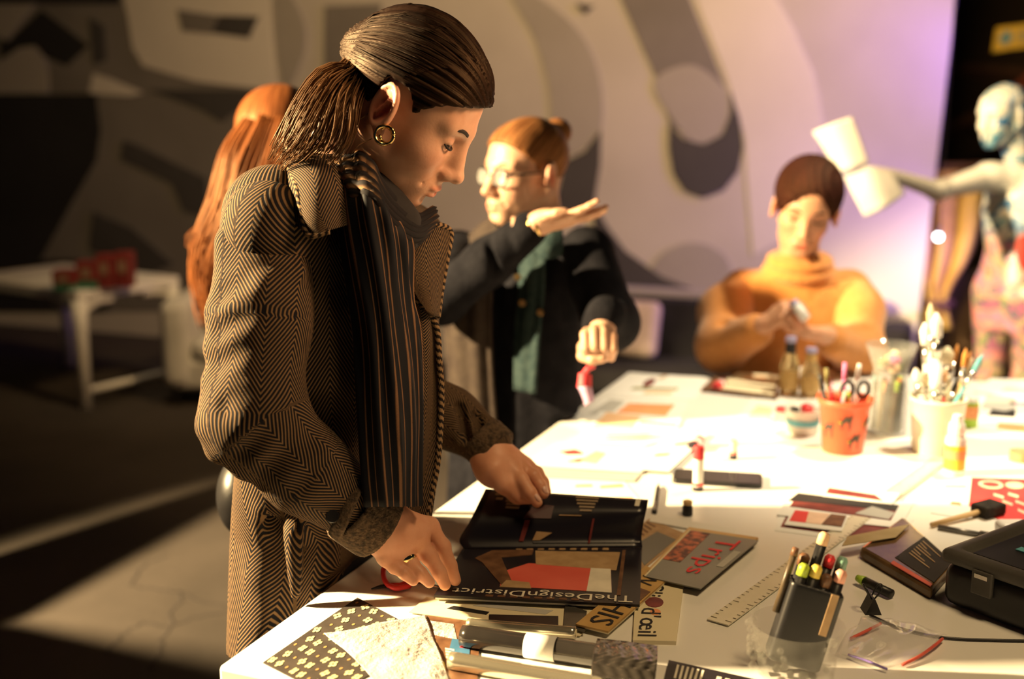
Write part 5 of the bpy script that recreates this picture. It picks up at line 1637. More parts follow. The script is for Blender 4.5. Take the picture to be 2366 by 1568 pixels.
S = Solid([spc[0] - 0.42, spc[1] - 0.75, 0], [spc[0] + 0.42, spc[1] + 0.35, 1.3], 0.014)
loft(S, [(snb, 0.055, 0.06, sf), (V(1840, 700, 3.42), 0.07, 0.14, sf), (spc, 0.09, 0.14, sf)], 0.03)
S.chain([sRS, sRE, sRW], [0.04, 0.036, 0.026], 0.03); S.chain([sLS, sLE, sLW], [0.04, 0.036, 0.026], 0.03)
h4 = S.mesh()
bv, bf = join(h1, h2, h3, h4)
tint = np.ones((len(bv), 3)); tint[:len(h1[0])] = face_tint(h1[0], SO, SR, lip=(0.95, 0.42, 0.42))
sp = mk('person', bv, bf, M_skin, None, [spc[0], spc[1], 0], True, color=tint * [0.86, 0.80, 0.72])
tag(sp, 'smiling woman in an orange roll-neck jumper seated at the far end of the table', 'person')
face_bits(sp, SO, SR, lids=1.0, brow=M_pixie, brow_w=0.0034)
S = Solid(SO - 0.19, SO + 0.19, 0.0045)
hair_cap(S, SO, SR, 1.0, [-0.13, -0.10, -0.06, -0.035, -0.015, 0.0, 0.015, 0.03, 0.05, 0.07, 0.12], [-0.075, -0.075, -0.07, -0.045, -0.03, -0.02, -0.03, 0.02, 0.072, 0.082, 0.088], front=(0.110, 0.094, 0.100), ycurve=0.062)
a_, b_ = S.mesh()
q_ = a_ - SO; un = q_ / np.linalg.norm(q_, axis=1, keepdims=True)
a_ = a_ + un * (0.003 * np.sin(un[:, 0] * 40 + un[:, 2] * 25) * np.sin(un[:, 1] * 33))[:, None]
sh = mk('hair', a_, b_, M_pixie, sp, smooth=True, uv=np.stack([np.arctan2(q_[:, 0], q_[:, 1]) * 2, q_[:, 2] * 6], 1)); sh['label'] = 'short dark auburn hair'
jm = solid_part('jumper', [('loft', ([(V(1848, 585, 3.34), 0.062, 0.066, sf), (V(1846, 618, 3.37), 0.072, 0.080, sf), (V(1842, 640, 3.39), 0.090, 0.140, sf), (V(1838, 690, 3.42), 0.115, 0.185, sf), (V(1835, 790, 3.45), 0.12, 0.185, sf),
                                      (V(1835, 900, 3.48), 0.13, 0.19, sf), (V(1835, 955, 3.50), 0.14, 0.20, sf)], 0.02)),
                           ('ell', (sRS, (0.064, 0.064, 0.064), None, 0.06)), ('ell', (sLS, (0.064, 0.064, 0.064), None, 0.06)),
                           ('cut', (V(1790, 660, 3.295), V(1860, 700, 3.275), 0.006, 0.004, 0.03)), ('cut', (V(1930, 705, 3.29), V(1850, 728, 3.28), 0.006, 0.004, 0.03))], M_orange, sp, 0.008)
jm['label'] = 'loose orange wool roll-neck jumper'
solid_part('sleeve', [('chain', ([sRS, V(1672, 720, 3.36), sRE, V(1745, 765, 3.13)], [0.064, 0.068, 0.068, 0.048], 0.04)), ('cut', (V(1722, 770, 3.165), V(1672, 748, 3.205), 0.008, 0.006, 0.03))], M_orange, jm, 0.007)
solid_part('sleeve', [('chain', ([sLS, V(1985, 720, 3.34), sLE, V(1925, 788, 3.13)], [0.064, 0.066, 0.066, 0.047], 0.04)), ('cut', (V(1945, 775, 3.16), V(2000, 752, 3.19), 0.008, 0.006, 0.03))], M_orange, jm, 0.007)
tube('roll_collar', catmull([V(1848, 604, 3.36) + np.array([0.074 * math.cos(t), 0.070 * math.sin(t), 0.010 * math.sin(t)]) for t in np.linspace(0, 2 * math.pi, 24)], 48), 0.022, M_orange, jm, seg=10)
tube('roll_collar', catmull([V(1846, 625, 3.375) + np.array([0.085 * math.cos(t), 0.078 * math.sin(t), 0.012 * math.sin(t)]) for t in np.linspace(0, 2 * math.pi, 24)], 48), 0.022, M_orange, jm, seg=10)
# seated legs and the stool
S = Solid([spc[0] - 0.35, spc[1] - 0.75, 0.0], [spc[0] + 0.35, spc[1] + 0.35, 0.85], 0.012)
zs = 0.607
for s_ in (-1, 1):
    hp = np.array([spc[0], spc[1], zs + 0.06]) + slat * s_ * 0.09
    kn_ = hp + sf * 0.40; kn_[2] = zs + 0.04
    S.chain([hp, kn_, kn_ * [1, 1, 0] + sf * 0.02 + [0, 0, 0.12]], [0.085, 0.062, 0.05], 0.04)
S.ell([spc[0], spc[1], zs + 0.10], (0.16, 0.13, 0.10), None, 0.04)
cut_table(S)
a_, b_ = S.mesh(); mk('trousers', a_, b_, M_trouser, sp, smooth=True)
for s_ in (-1, 1):
    q = np.array([spc[0], spc[1], 0]) + slat * s_ * 0.09 + sf * 0.42
    S = Solid(q - [0.2, 0.3, 0.005], q + [0.2, 0.2, 0.25], 0.008)
    S.cone(q + [0, 0, 0.05], q + [0, 0, 0.17], 0.045, 0.048, 0.02); S.cone(q + [0, 0, 0.042] - sf * 0.02, q + [0, 0, 0.034] + sf * 0.15, 0.040, 0.034, 0.03)
    S.keep(lambda P: 0.001 - P[..., 2])
    a_, b_ = S.mesh(); mk('boot', a_, b_, M_leather, sp, smooth=True)
sto = thing('stool', [spc[0], spc[1], 0], 'dark stool under the woman in orange', 'stool')
lathe('seat', [spc[0], spc[1], 0.532], [(0.15, 0), (0.165, 0.01), (0.165, 0.03), (0.15, 0.04)], M_steel, sto, 28)
for k in range(4):
    a = k * math.pi / 2 + 0.4
    tube('leg', [[spc[0] + 0.12 * math.cos(a), spc[1] + 0.12 * math.sin(a), 0.532], [spc[0] + 0.19 * math.cos(a), spc[1] + 0.19 * math.sin(a), 0.0]], 0.012, M_steel, sto, seg=8)
# the white tube she holds
gt = thing('glue_tube', V(1846, 735, 3.03), 'white tube with a blue end held by the woman in orange', 'tube')
a0, a1 = V(1832, 696, 3.035), V(1862, 737, 3.015)
tube('body', [a0 * 0.75 + a1 * 0.25, a1], 0.0135, mat('white_plastic', (0.78, 0.77, 0.76), rough=0.4), gt, seg=14)
tube('cap', [a0, a0 * 0.75 + a1 * 0.25], 0.012, mat('lilac_plastic', (0.35, 0.33, 0.55), rough=0.4), gt, seg=14)

# ------------------------------------------------------------------ painted mannequin with its arm stretched out
m = bpy.data.materials.new('splashed_paint'); m.use_nodes = True
nt = m.node_tree; N, Lk = nt.nodes, nt.links
tc = N.new('ShaderNodeTexCoord')
nz = N.new('ShaderNodeTexNoise'); nz.inputs['Scale'].default_value = 8.5; nz.inputs['Detail'].default_value = 3; nz.inputs['Distortion'].default_value = 1.6
Lk.new(tc.outputs['Object'], nz.inputs['Vector'])
c1 = N.new('ShaderNodeValToRGB'); c1.color_ramp.interpolation = 'EASE'
els = c1.color_ramp.elements
els[0].position = 0.36; els[0].color = (0.02, 0.07, 0.20, 1)
els[1].position = 0.72; els[1].color = (0.03, 0.15, 0.16, 1)
for p_, c_ in ((0.42, (0.05, 0.20, 0.40, 1)), (0.47, (0.66, 0.66, 0.62, 1)), (0.53, (0.58, 0.56, 0.46, 1)), (0.58, (0.12, 0.34, 0.50, 1)), (0.62, (0.02, 0.08, 0.20, 1))):
    e_ = els.new(p_); e_.color = c_
Lk.new(nz.outputs['Fac'], c1.inputs[0])
n2 = N.new('ShaderNodeTexNoise'); n2.inputs['Scale'].default_value = 7.0; n2.inputs['Distortion'].default_value = 2.0
mp2 = N.new('ShaderNodeMapping'); mp2.inputs['Location'].default_value = (3.1, 1.7, 5.0)
Lk.new(tc.outputs['Object'], mp2.inputs[0]); Lk.new(mp2.outputs[0], n2.inputs['Vector'])
c2 = N.new('ShaderNodeValToRGB'); e2 = c2.color_ramp.elements
e2[0].position = 0.30; e2[0].color = (0.30, 0.24, 0.45, 1); e2[1].position = 0.70; e2[1].color = (0.05, 0.16, 0.20, 1)
for p_, c_ in ((0.42, (0.66, 0.20, 0.22, 1)), (0.49, (0.55, 0.36, 0.33, 1)), (0.53, (0.30, 0.30, 0.14, 1)), (0.57, (0.04, 0.12, 0.16, 1)), (0.61, (0.50, 0.12, 0.26, 1))):
    e_ = e2.new(p_); e_.color = c_
Lk.new(n2.outputs['Fac'], c2.inputs[0])
sx = N.new('ShaderNodeSeparateXYZ'); Lk.new(tc.outputs['Object'], sx.inputs[0])
mr = N.new('ShaderNodeMapRange'); mr.inputs[1].default_value = 1.06; mr.inputs[2].default_value = 0.98; Lk.new(sx.outputs[2], mr.inputs[0])
mx = N.new('ShaderNodeMix'); mx.data_type = 'RGBA'
Lk.new(mr.outputs[0], mx.inputs[0]); Lk.new(c1.outputs[0], mx.inputs[6]); Lk.new(c2.outputs[0], mx.inputs[7])
at = N.new('ShaderNodeAttribute'); at.attribute_name = 'tint'
# tint red channel 0 marks the bare white paint of arm and shoulder
sr = N.new('ShaderNodeSeparateColor'); Lk.new(at.outputs['Color'], sr.inputs[0])
mx2 = N.new('ShaderNodeMix'); mx2.data_type = 'RGBA'
Lk.new(sr.outputs[0], mx2.inputs[0]); mx2.inputs[6].default_value = (0.80, 0.80, 0.76, 1); Lk.new(mx.outputs[2], mx2.inputs[7])
Lk.new(mx2.outputs[2], N['Principled BSDF'].inputs['Base Color'])
N['Principled BSDF'].inputs['Roughness'].default_value = 0.35
M_mann = m
NO = V(2318, 268, 4.55); NR = Rhead(205, 8, 0)
nf = nrm([math.cos(math.radians(215)), math.sin(math.radians(215)), 0]); nlat = np.array([-nf[1], nf[0], 0])
nnb = V(2360, 385, 4.62)
S = Solid(NO - 0.19, NO + 0.2, 0.0055)
head_shape(S, NO, NR, 0.98)
S.chain([NO + NR @ np.array([-0.03, 0, -0.03]), nnb], [0.055, 0.052], 0.03)
h1 = S.mesh()
npc = V(2345, 700, 4.65)
S = Solid([npc[0] - 0.85, npc[1] - 0.5, 0], [npc[0] + 0.5, npc[1] + 0.5, 1.45], 0.012)
loft(S, [(nnb, 0.055, 0.06, nf), (V(2365, 420, 4.64), 0.085, 0.15, nf), (V(2362, 490, 4.64), 0.115, 0.165, nf), (V(2352, 580, 4.64), 0.09, 0.13, nf), (V(2345, 680, 4.66), 0.115, 0.165, nf), (V(2345, 760, 4.68), 0.11, 0.16, nf)], 0.03)
nRS = V(2285, 408, 4.58)
S.chain([V(2330, 410, 4.6), nRS, V(2165, 440, 4.45), V(2060, 405, 4.33)], [0.06, 0.052, 0.036, 0.024], 0.03)
S.chain([V(2430, 420, 4.68), V(2450, 600, 4.68), V(2440, 760, 4.6)], [0.055, 0.04, 0.028], 0.03)
for s_ in (-1, 1):
    hp = np.array([npc[0], npc[1], 0.80]) + nlat * s_ * 0.085
    S.chain([hp, hp * [1, 1, 0] + [0, 0, 0.45], hp * [1, 1, 0] + [0, 0, 0.08]], [0.088, 0.058, 0.036], 0.03)
    S.cone(hp * [1, 1, 0] + [0, 0, 0.045], hp * [1, 1, 0] + nf * 0.17 + [0, 0, 0.035], 0.035, 0.022, 0.03)
h2 = S.mesh()
S = Solid(V(2060, 405, 4.33) - 0.22, V(2060, 405, 4.33) + [0.1, 0.15, 0.16], 0.004)
ax = nrm(V(2000, 390, 4.28) - V(2060, 405, 4.33)); az = nrm(np.array([0.1, -0.4, 0.9]) - ax * (np.array([0.1, -0.4, 0.9]) @ ax))
hand_shape(S, V(2062, 405, 4.33), np.stack([ax, np.cross(az, ax), az], 1), [(0.2, 0.4, 0.3)] * 4, 0.95)
h3 = S.mesh()
S = Solid(V(2440, 780, 4.6) - 0.2, V(2440, 780, 4.6) + 0.15, 0.005)
hand_shape(S, V(2440, 755, 4.6), np.stack([[0, -0.2, -0.98], [-0.3, -0.93, 0.19], nrm(np.cross([0, -0.2, -0.98], [-0.3, -0.93, 0.19]))], 1), [(0.2, 0.3, 0.2)] * 4, 0.95)
h4 = S.mesh()
bv, bf = join(h1, h2, h3, h4)
zz = bv[:, 2]
dist = np.minimum(1, np.maximum(0, (V(2280, 430, 4.6)[2] - zz) * 14 + 0.15))
dist = np.where((zz > nnb[2] + 0.02) & (bv[:, 0] > V(2230, 300, 4.55)[0]), 1.0, dist)
dist = np.where(bv[:, 0] < V(2255, 420, 4.6)[0], np.where(zz > 1.1, 0.0, dist), dist)
tint = np.repeat(dist[:, None], 3, 1)
mq = mk('mannequin', bv, bf, M_mann, None, [npc[0], npc[1], 0], True, color=tint)
tag(mq, 'bald mannequin splashed with blue, white and pink paint holding out a white sheet', 'mannequin')
lathe('stand', [npc[0], npc[1], 0.0], [(0.20, 0), (0.20, 0.008), (0.19, 0.012), (0.01, 0.013)], M_steel, mq, 32)
patch('red_paint_patch', [[V(2352, 548, 4.50), V(2372, 540, 4.49), V(2400, 545, 4.5)], [V(2346, 580, 4.50), V(2372, 585, 4.485), V(2402, 585, 4.5)], [V(2354, 615, 4.50), V(2372, 628, 4.49), V(2400, 620, 4.5)]], M_red, mq, 12, 12, 0.006)
# sheets in its hand
M_sheet = mat('thin_white_paper', (0.74, 0.75, 0.74), (0.80, 0.81, 0.80), rough=0.7, scale=6)
s1 = patch('paper_sheet', [[V(1878, 305, 4.24), V(1925, 285, 4.22), V(1968, 270, 4.24)], [V(1905, 345, 4.23), V(1950, 335, 4.21), V(1988, 322, 4.23)], [V(1935, 400, 4.22), V(1970, 390, 4.20), V(2008, 378, 4.22)]], M_sheet, None, 14, 14, 0.002)
tag(s1, 'greyish sheet sticking up from the mannequin hand against the mural', 'paper')
s2 = patch('paper_sheet', [[V(1950, 405, 4.24), V(2000, 385, 4.22), V(2060, 395, 4.26)], [V(1972, 450, 4.22), V(2020, 430, 4.20), V(2078, 425, 4.25)], [V(1998, 500, 4.21), V(2045, 480, 4.20), V(2092, 448, 4.25)]], M_sheet, None, 14, 14, 0.002)
tag(s2, 'bright white sheet hanging below the mannequin hand', 'paper')

# ================================================================== things on the craft table
M_paper = mat('white_paper', (0.78, 0.77, 0.74), (0.83, 0.82, 0.79), rough=0.75, scale=5)
M_greyp = mat('grey_paper', (0.44, 0.43, 0.40), (0.50, 0.49, 0.46), rough=0.75, scale=5)
M_cream = mat('cream_paper', (0.70, 0.62, 0.42), (0.76, 0.68, 0.48), rough=0.75, scale=5)
M_ink = mat('black_ink', (0.012, 0.011, 0.012), rough=0.6)
M_gloss = mat('glossy_black_print', (0.010, 0.009, 0.014), (0.018, 0.015, 0.022), rough=0.30, scale=8)
M_pr_white = mat('print_white', (0.75, 0.70, 0.58), rough=0.5)
M_pr_tan = mat('print_tan', (0.38, 0.24, 0.12), (0.48, 0.32, 0.17), rough=0.5, scale=40)
M_pr_brown = mat('print_brown', (0.10, 0.045, 0.022), (0.20, 0.10, 0.05), rough=0.5, scale=40)
M_pr_coral = mat('print_coral', (0.66, 0.10, 0.07), (0.74, 0.14, 0.10), rough=0.5, scale=12)
M_pr_red = mat('print_red', (0.68, 0.03, 0.035), (0.76, 0.05, 0.05), rough=0.5, scale=12)
M_pr_orange = mat('print_orange', (0.78, 0.30, 0.12), (0.85, 0.38, 0.17), rough=0.6, scale=12)
M_pr_peach = mat('print_peach', (0.80, 0.50, 0.28), (0.86, 0.58, 0.36), rough=0.6, scale=12)
M_pr_green = mat('print_olive', (0.20, 0.21, 0.08), (0.30, 0.30, 0.12), rough=0.6, scale=30)
M_pr_maroon = mat('print_maroon', (0.12, 0.018, 0.018), (0.22, 0.04, 0.035), rough=0.45, scale=25)
M_pr_skin = mat('print_skin', (0.78, 0.56, 0.42), rough=0.5)
M_pr_blue = mat('print_blue', (0.05, 0.16, 0.30), rough=0.5)
M_clear = mat('clear_plastic', (0.30, 0.29, 0.26), rough=0.05, spec=1.0, alpha=0.10, coat=1.0)
M_glass = mat('clear_glass', (0.40, 0.41, 0.39), rough=0.04, spec=1.0, alpha=0.22, coat=1.0)
M_bplas = mat('black_plastic', (0.012, 0.012, 0.014), (0.020, 0.019, 0.021), rough=0.38, scale=12)
M_gplas = mat('grey_plastic', (0.055, 0.05, 0.045), (0.075, 0.07, 0.062), rough=0.45, scale=12)
M_wood = mat('pale_wood', (0.58, 0.38, 0.17), (0.70, 0.48, 0.24), rough=0.6, scale=14, stretch=(1, 1, 8))
M_wplas = MATS['white_plastic']
M_silver = mat('silver_metal', (0.72, 0.70, 0.66), rough=0.25, metal=1.0)


def quad(pts, h):
    return [T(x, y, h) for x, y in pts]


# ---- the open brochure
BH = 0.012
br = thing('brochure', T(1250, 1330), 'glossy black brochure with upside-down white lettering, its top page lifted by the woman', 'brochure')
cov = Sheet('cover', quad([(1003, 1380), (1478, 1402), (1484, 1262), (1075, 1262)], BH), 0.004, M_gloss, parent=br)
Sheet('page_block', quad([(1006, 1384), (1477, 1406), (1484, 1264), (1075, 1264)], 0.006), 0.005, M_paper, parent=br)
cov.poly('photo_of_pool', [(0.30, 0.20), (0.86, 0.16), (0.84, 0.55), (0.40, 0.62), (0.27, 0.44)], M_pr_coral)
cov.poly('photo_of_terrace', [(0.735, 0.165), (0.86, 0.155), (0.84, 0.54), (0.735, 0.55)], M_pr_white, 0.0009)
cov.poly('photo_of_roof', [(0.44, 0.60), (0.87, 0.52), (0.88, 0.84), (0.41, 0.86)], M_pr_tan, 0.0008)
cov.poly('photo_of_arch', [(0.10, 0.70), (0.17, 0.86), (0.40, 0.88), (0.40, 0.78), (0.24, 0.72), (0.36, 0.24), (0.31, 0.20), (0.15, 0.62)], M_pr_brown, 0.0010)
cov.poly('photo_of_cars', [(0.30, 0.18), (0.46, 0.17), (0.44, 0.27), (0.32, 0.30)], M_pr_tan, 0.0012)
cov.poly('photo_of_column', [(0.885, 0.12), (0.905, 0.12), (0.91, 0.88), (0.892, 0.88)], M_pr_brown, 0.0010)
for k in range(9):
    u0 = 0.30 + k * 0.06
    cov.poly('photo_of_window', [(u0, 0.885), (u0 + 0.035, 0.885), (u0 + 0.033, 0.94), (u0 + 0.002, 0.94)], M_pr_tan, 0.0010)
    cov.poly('photo_of_base', [(u0 - 0.05, 0.015), (u0 - 0.012, 0.015), (u0 - 0.012, 0.045), (u0 - 0.05, 0.045)], M_pr_brown, 0.0008)
cov.text('TheDesignDistrict', (0.965, 0.145), (0.075, 0.165), (0.965, 0.02), M_pr_white)
cov.text('o', (0.055, 0.155), (0.043, 0.156), (0.055, 0.10), M_pr_tan)
# lifted page: from the fold up to the fingers
prow = []
for (yl, yr, xl, xr, hl_, hr_) in ((1268, 1264, 1072, 1484, 0.017, 0.017), (1245, 1240, 1062, 1482, 0.030, 0.030), (1205, 1205, 1085, 1487, 0.055, 0.055), (1165, 1180, 1105, 1493, 0.076, 0.072), (1130, 1155, 1122, 1498, 0.092, 0.082)):
    prow.append([T(xl + (xr - xl) * t, yl + (yr - yl) * t, hl_ + (hr_ - hl_) * t) for t in np.linspace(0, 1, 4)])
pg = patch('lifted_page', prow, M_gloss, br, 20, 20, 0.0022)
PG = np.array([catmull(r, 21) for r in prow])
PG = np.array([catmull(PG[:, j], 41) for j in range(21)])       # 21 (u) x 41 (v)


def page_pt(u, v, lift=0.0035):
    iu = min(int(u * 20), 19); iv = min(int(v * 40), 39)
    fu, fv = u * 20 - iu, v * 40 - iv
    p = (PG[iu, iv] * (1 - fu) + PG[iu + 1, iv] * fu) * (1 - fv) + (PG[iu, iv + 1] * (1 - fu) + PG[iu + 1, iv + 1] * fu) * fv
    n = nrm(np.cross(PG[iu + 1, iv] - PG[iu, iv], PG[iu, iv + 1] - PG[iu, iv]))
    if n[1] > 0: n = -n
    return p + n * lift


def page_poly(name, pts, m):
    top = [page_pt(u, v, 0.0030) for u, v in pts]; bot = [page_pt(u, v, 0.0008) for u, v in pts]
    n = len(pts)
    o = mk(name, top + bot, [tuple(range(n))] + [(i, (i + 1) % n, n + (i + 1) % n, n + i) for i in range(n)], m, pg); fix_normals(o)


M_prdim = mat('print_dim_tan', (0.30, 0.22, 0.14), rough=0.5)
for k, (u0, v0, u1) in enumerate(((0.125, 0.93, 0.075), (0.13, 0.86, 0.09), (0.26, 0.93, 0.15), (0.26, 0.88, 0.15), (0.26, 0.83, 0.155), (0.25, 0.78, 0.165), (0.25, 0.73, 0.17),
                                     (0.335, 0.90, 0.285), (0.335, 0.85, 0.285), (0.70, 0.96, 0.56), (0.70, 0.90, 0.57), (0.69, 0.84, 0.58), (0.69, 0.78, 0.60), (0.68, 0.72, 0.61))):
    page_poly('printed_line', [(u0, v0), (u1, v0), (u1, v0 - 0.03), (u0, v0 - 0.03)], M_prdim)
page_poly('white_label', [(0.925, 0.97), (0.955, 0.97), (0.953, 0.83), (0.925, 0.83)], M_pr_white)
page_poly('photo_glow', [(0.30, 0.55), (0.46, 0.55), (0.45, 0.76), (0.33, 0.78)], mat('print_dusk', (0.06, 0.02, 0.025), rough=0.4))
page_poly('photo_trunk', [(0.325, 0.18), (0.35, 0.18), (0.345, 0.52), (0.315, 0.52)], M_pr_maroon)
page_poly('photo_seat', [(0.40, 0.20), (0.44, 0.20), (0.50, 0.34), (0.41, 0.36)], M_pr_tan)
page_poly('photo_line', [(0.50, 0.60), (0.63, 0.60), (0.63, 0.615), (0.50, 0.615)], M_pr_tan)
page_poly('photo_post', [(0.70, 0.10), (0.712, 0.10), (0.712, 0.56), (0.70, 0.56)], M_pr_maroon)
page_poly('photo_floor', [(0.40, 0.13), (0.99, 0.10), (0.99, 0.14), (0.40, 0.17)], mat('print_night', (0.02, 0.018, 0.03), rough=0.35))

# ---- magazines and books beside the brochure
mg = Sheet('magazine', quad([(1462, 1488), (1562, 1490), (1580, 1352), (1470, 1345)], 0.0), 0.006, M_cream, "cream magazine with tall black lettering lying under the ochre book", 'magazine')
mg.text("Cli", (0.18, 0.94), (0.14, 0.70), (0.62, 0.94), M_ink)
mg.text("d'œil", (0.16, 0.50), (0.10, 0.06), (0.62, 0.50), M_ink)
mg.disc('printed_fig', 0.42, 0.60, 0.20, 0.085, M_pr_maroon, 0.0010)
mg.disc('printed_fig_flesh', 0.46, 0.44, 0.12, 0.05, M_pr_orange, 0.0007)
M_ochre = mat('ochre_cover', (0.48, 0.29, 0.09), (0.58, 0.37, 0.14), rough=0.6, scale=18)
ob = thing('book', T(1430, 1400), 'thick ochre book with dark block letters, poking out from under the brochure', 'book')
oq = [(1330, 1445), (1405, 1462), (1548, 1335), (1492, 1310)]
Sheet('page_block', quad([(1332, 1447), (1405, 1465), (1548, 1339), (1492, 1312)], 0.0065), 0.0025, M_cream, parent=ob)
oc = Sheet('cover', quad(oq, 0.009), 0.0028, M_ochre, parent=ob)
oc.text('HIS', (0.22, 0.40), (0.22, 0.06), (0.92, 0.40), M_ink, lift=0.0012)
oc.text('UN', (0.25, 0.98), (0.25, 0.76), (0.80, 0.98), M_ink, lift=0.0012)
oc.poly('dark_band', [(0.05, 0.42), (0.95, 0.42), (0.95, 0.68), (0.05, 0.68)], M_pr_brown, 0.0010)
bp_ = Sheet('newsprint', quad([(1440, 1245), (1480, 1322), (1585, 1235), (1500, 1200)], 0.0), 0.002, M_pr_tan, 'brownish newsprint page beside the grey book with red title', 'paper')
bp_.poly('grey_photo', [(0.35, 0.1), (0.95, 0.1), (0.95, 0.8), (0.45, 0.75)], MATS['mural_grey'])
for k in range(7):
    bp_.rect('printed_line', 0.06, 0.10 + k * 0.12, 0.30, 0.14 + k * 0.12, M_pr_brown)
tr = thing('book', T(1620, 1300), 'grey book with a red title and an orange photo strip', 'book')
tq = [(1488, 1333), (1618, 1362), (1752, 1250), (1592, 1226)]
Sheet('back_cover', quad(tq, 0.0025), 0.002, M_greyp, parent=tr)
Sheet('page_block', quad(tq, 0.0045), 0.007, M_wood, parent=tr)
M_bgrey = mat('book_grey', (0.20, 0.20, 0.18), (0.25, 0.25, 0.22), rough=0.35, scale=6)
tcv = Sheet('cover', quad(tq, 0.0118), 0.002, M_bgrey, parent=tr)
tcv.poly('photo_strip', [(0.03, 0.35), (0.32, 0.35), (0.32, 0.985), (0.03, 0.985)], mat('print_orange_photo', (0.08, 0.02, 0.01), (0.60, 0.16, 0.06), rough=0.4, scale=60, contrast=(0.4, 0.6)))
tcv.poly('cream_strip', [(0.0, 0.0), (0.03, 0.0), (0.03, 1.0), (0.0, 1.0)], M_cream, 0.0007)
tcv.text('Trips', (0.40, 0.92), (0.42, 0.20), (0.82, 0.92), M_pr_red, lift=0.0014)
tcv.poly('subtitle_block', [(0.86, 0.40), (0.97, 0.40), (0.97, 0.72), (0.86, 0.72)], M_greyp, 0.0008)
wt_ = Sheet('paper_slip', quad([(1500, 1205), (1690, 1240), (1700, 1222), (1505, 1188)], 0.0022), 0.001, M_paper, 'narrow white paper slip behind the grey book with red title', 'paper')

# ---- wrapping papers at the near corner
M_floral = mat('dark_wrapping_paper', (0.040, 0.032, 0.028), (0.060, 0.048, 0.040), rough=0.6, scale=40)
fp = Sheet('wrapping_paper', quad([(608, 1532), (760, 1610), (1010, 1480), (826, 1382)], 0.0), 0.0016, M_floral, 'dark wrapping paper with cream flowers at the near corner of the table', 'paper')
Mfl = mat('flower_cream', (0.60, 0.54, 0.27), (0.68, 0.62, 0.34), rough=0.6, scale=60)
Mfo = mat('flower_ochre', (0.42, 0.24, 0.09), rough=0.6)
_r = random.Random(21)
for i in range(9):
    for j in range(9):
        u = (i + 0.5 + (0.5 if j % 2 else 0)) / 9.0; v_ = (j + 0.5) / 9.0
        if u > 0.95: continue
        mb = MB(); an = _r.uniform(0, 6.28)
        if (i + j) % 3 != 2:
            for k in range(4):
                cu, cv = u + 0.024 * math.cos(an + k * 1.57), v_ + 0.024 * math.sin(an + k * 1.57)
                P = [fp.at(cu + 0.017 * math.cos(t), cv + 0.020 * math.sin(t), 0.0004 + 0.0001 * k) for t in np.linspace(0, 6.283, 9)[:-1]]
                mb.add(P, [tuple(range(8))])
            o_ = mb.build('printed_flower', Mfl, fp.o)
        else:
            P = [fp.at(u + 0.014 * math.cos(t), v_ + 0.016 * math.sin(t), 0.0004) for t in np.linspace(0, 6.283, 9)[:-1]]
            mb.add(P, [tuple(range(8))]); mb.build('printed_dot', Mfo, fp.o)
M_crumple = mat('crumpled_tissue', (0.34, 0.31, 0.31), (0.56, 0.52, 0.50), rough=0.8, scale=22, bump=0.5, bscale=90)
rows = [[T(748, 1462, 0.004), T(830, 1450, 0.006), T(915, 1432, 0.005), T(982, 1420, 0.004)], [T(800, 1505, 0.004), T(860, 1495, 0.008), T(940, 1480, 0.006), T(1000, 1468, 0.004)],
        [T(855, 1560, 0.004), T(915, 1545, 0.007), T(970, 1530, 0.008), T(1020, 1520, 0.004)], [T(900, 1640, 0.004), T(960, 1630, 0.006), T(1010, 1615, 0.006), T(1048, 1600, 0.004)]]
_rs = np.random.RandomState(3)
tag(patch('tissue_paper', rows, M_crumple, None, 60, 60, 0.001, lambda u, v: 0.0005 * (np.sin(u * 61 + 4 * np.sin(v * 37)) * np.sin(v * 57 + 3 * np.sin(u * 43))) + 0.001 * np.sin(u * 9 + v * 13)), 'crumpled whitish tissue paper on the flowered wrapping paper', 'paper')
cz = Sheet('collage_sheet', quad([(1020, 1600), (1100, 1640), (1110, 1432), (984, 1424)], 0.0), 0.002, M_pr_brown, 'dark collage sheet with a yellow edge beside the crumpled tissue', 'paper')
cz.poly('textured_patch', [(0.10, 0.72), (0.55, 0.70), (0.50, 0.90), (0.06, 0.92)], M_crumple)
cz.poly('blue_patch', [(0.35, 0.52), (0.80, 0.50), (0.82, 0.70), (0.45, 0.70)], M_pr_blue, 0.0008)
cz.poly('red_patch', [(0.60, 0.60), (0.80, 0.60), (0.80, 0.66), (0.60, 0.66)], M_pr_red, 0.0011)
cz.poly('yellow_edge', [(0.06, 0.0), (0.26, 0.0), (0.22, 0.38), (0.10, 0.40)], mat('print_yellow', (0.62, 0.52, 0.06), rough=0.5))
for k in range(4):
    cz.poly('white_stripe', [(0.28, 0.44 + k * 0.035), (0.48, 0.44 + k * 0.035), (0.48, 0.458 + k * 0.035), (0.28, 0.458 + k * 0.035)], M_pr_white, 0.0012)

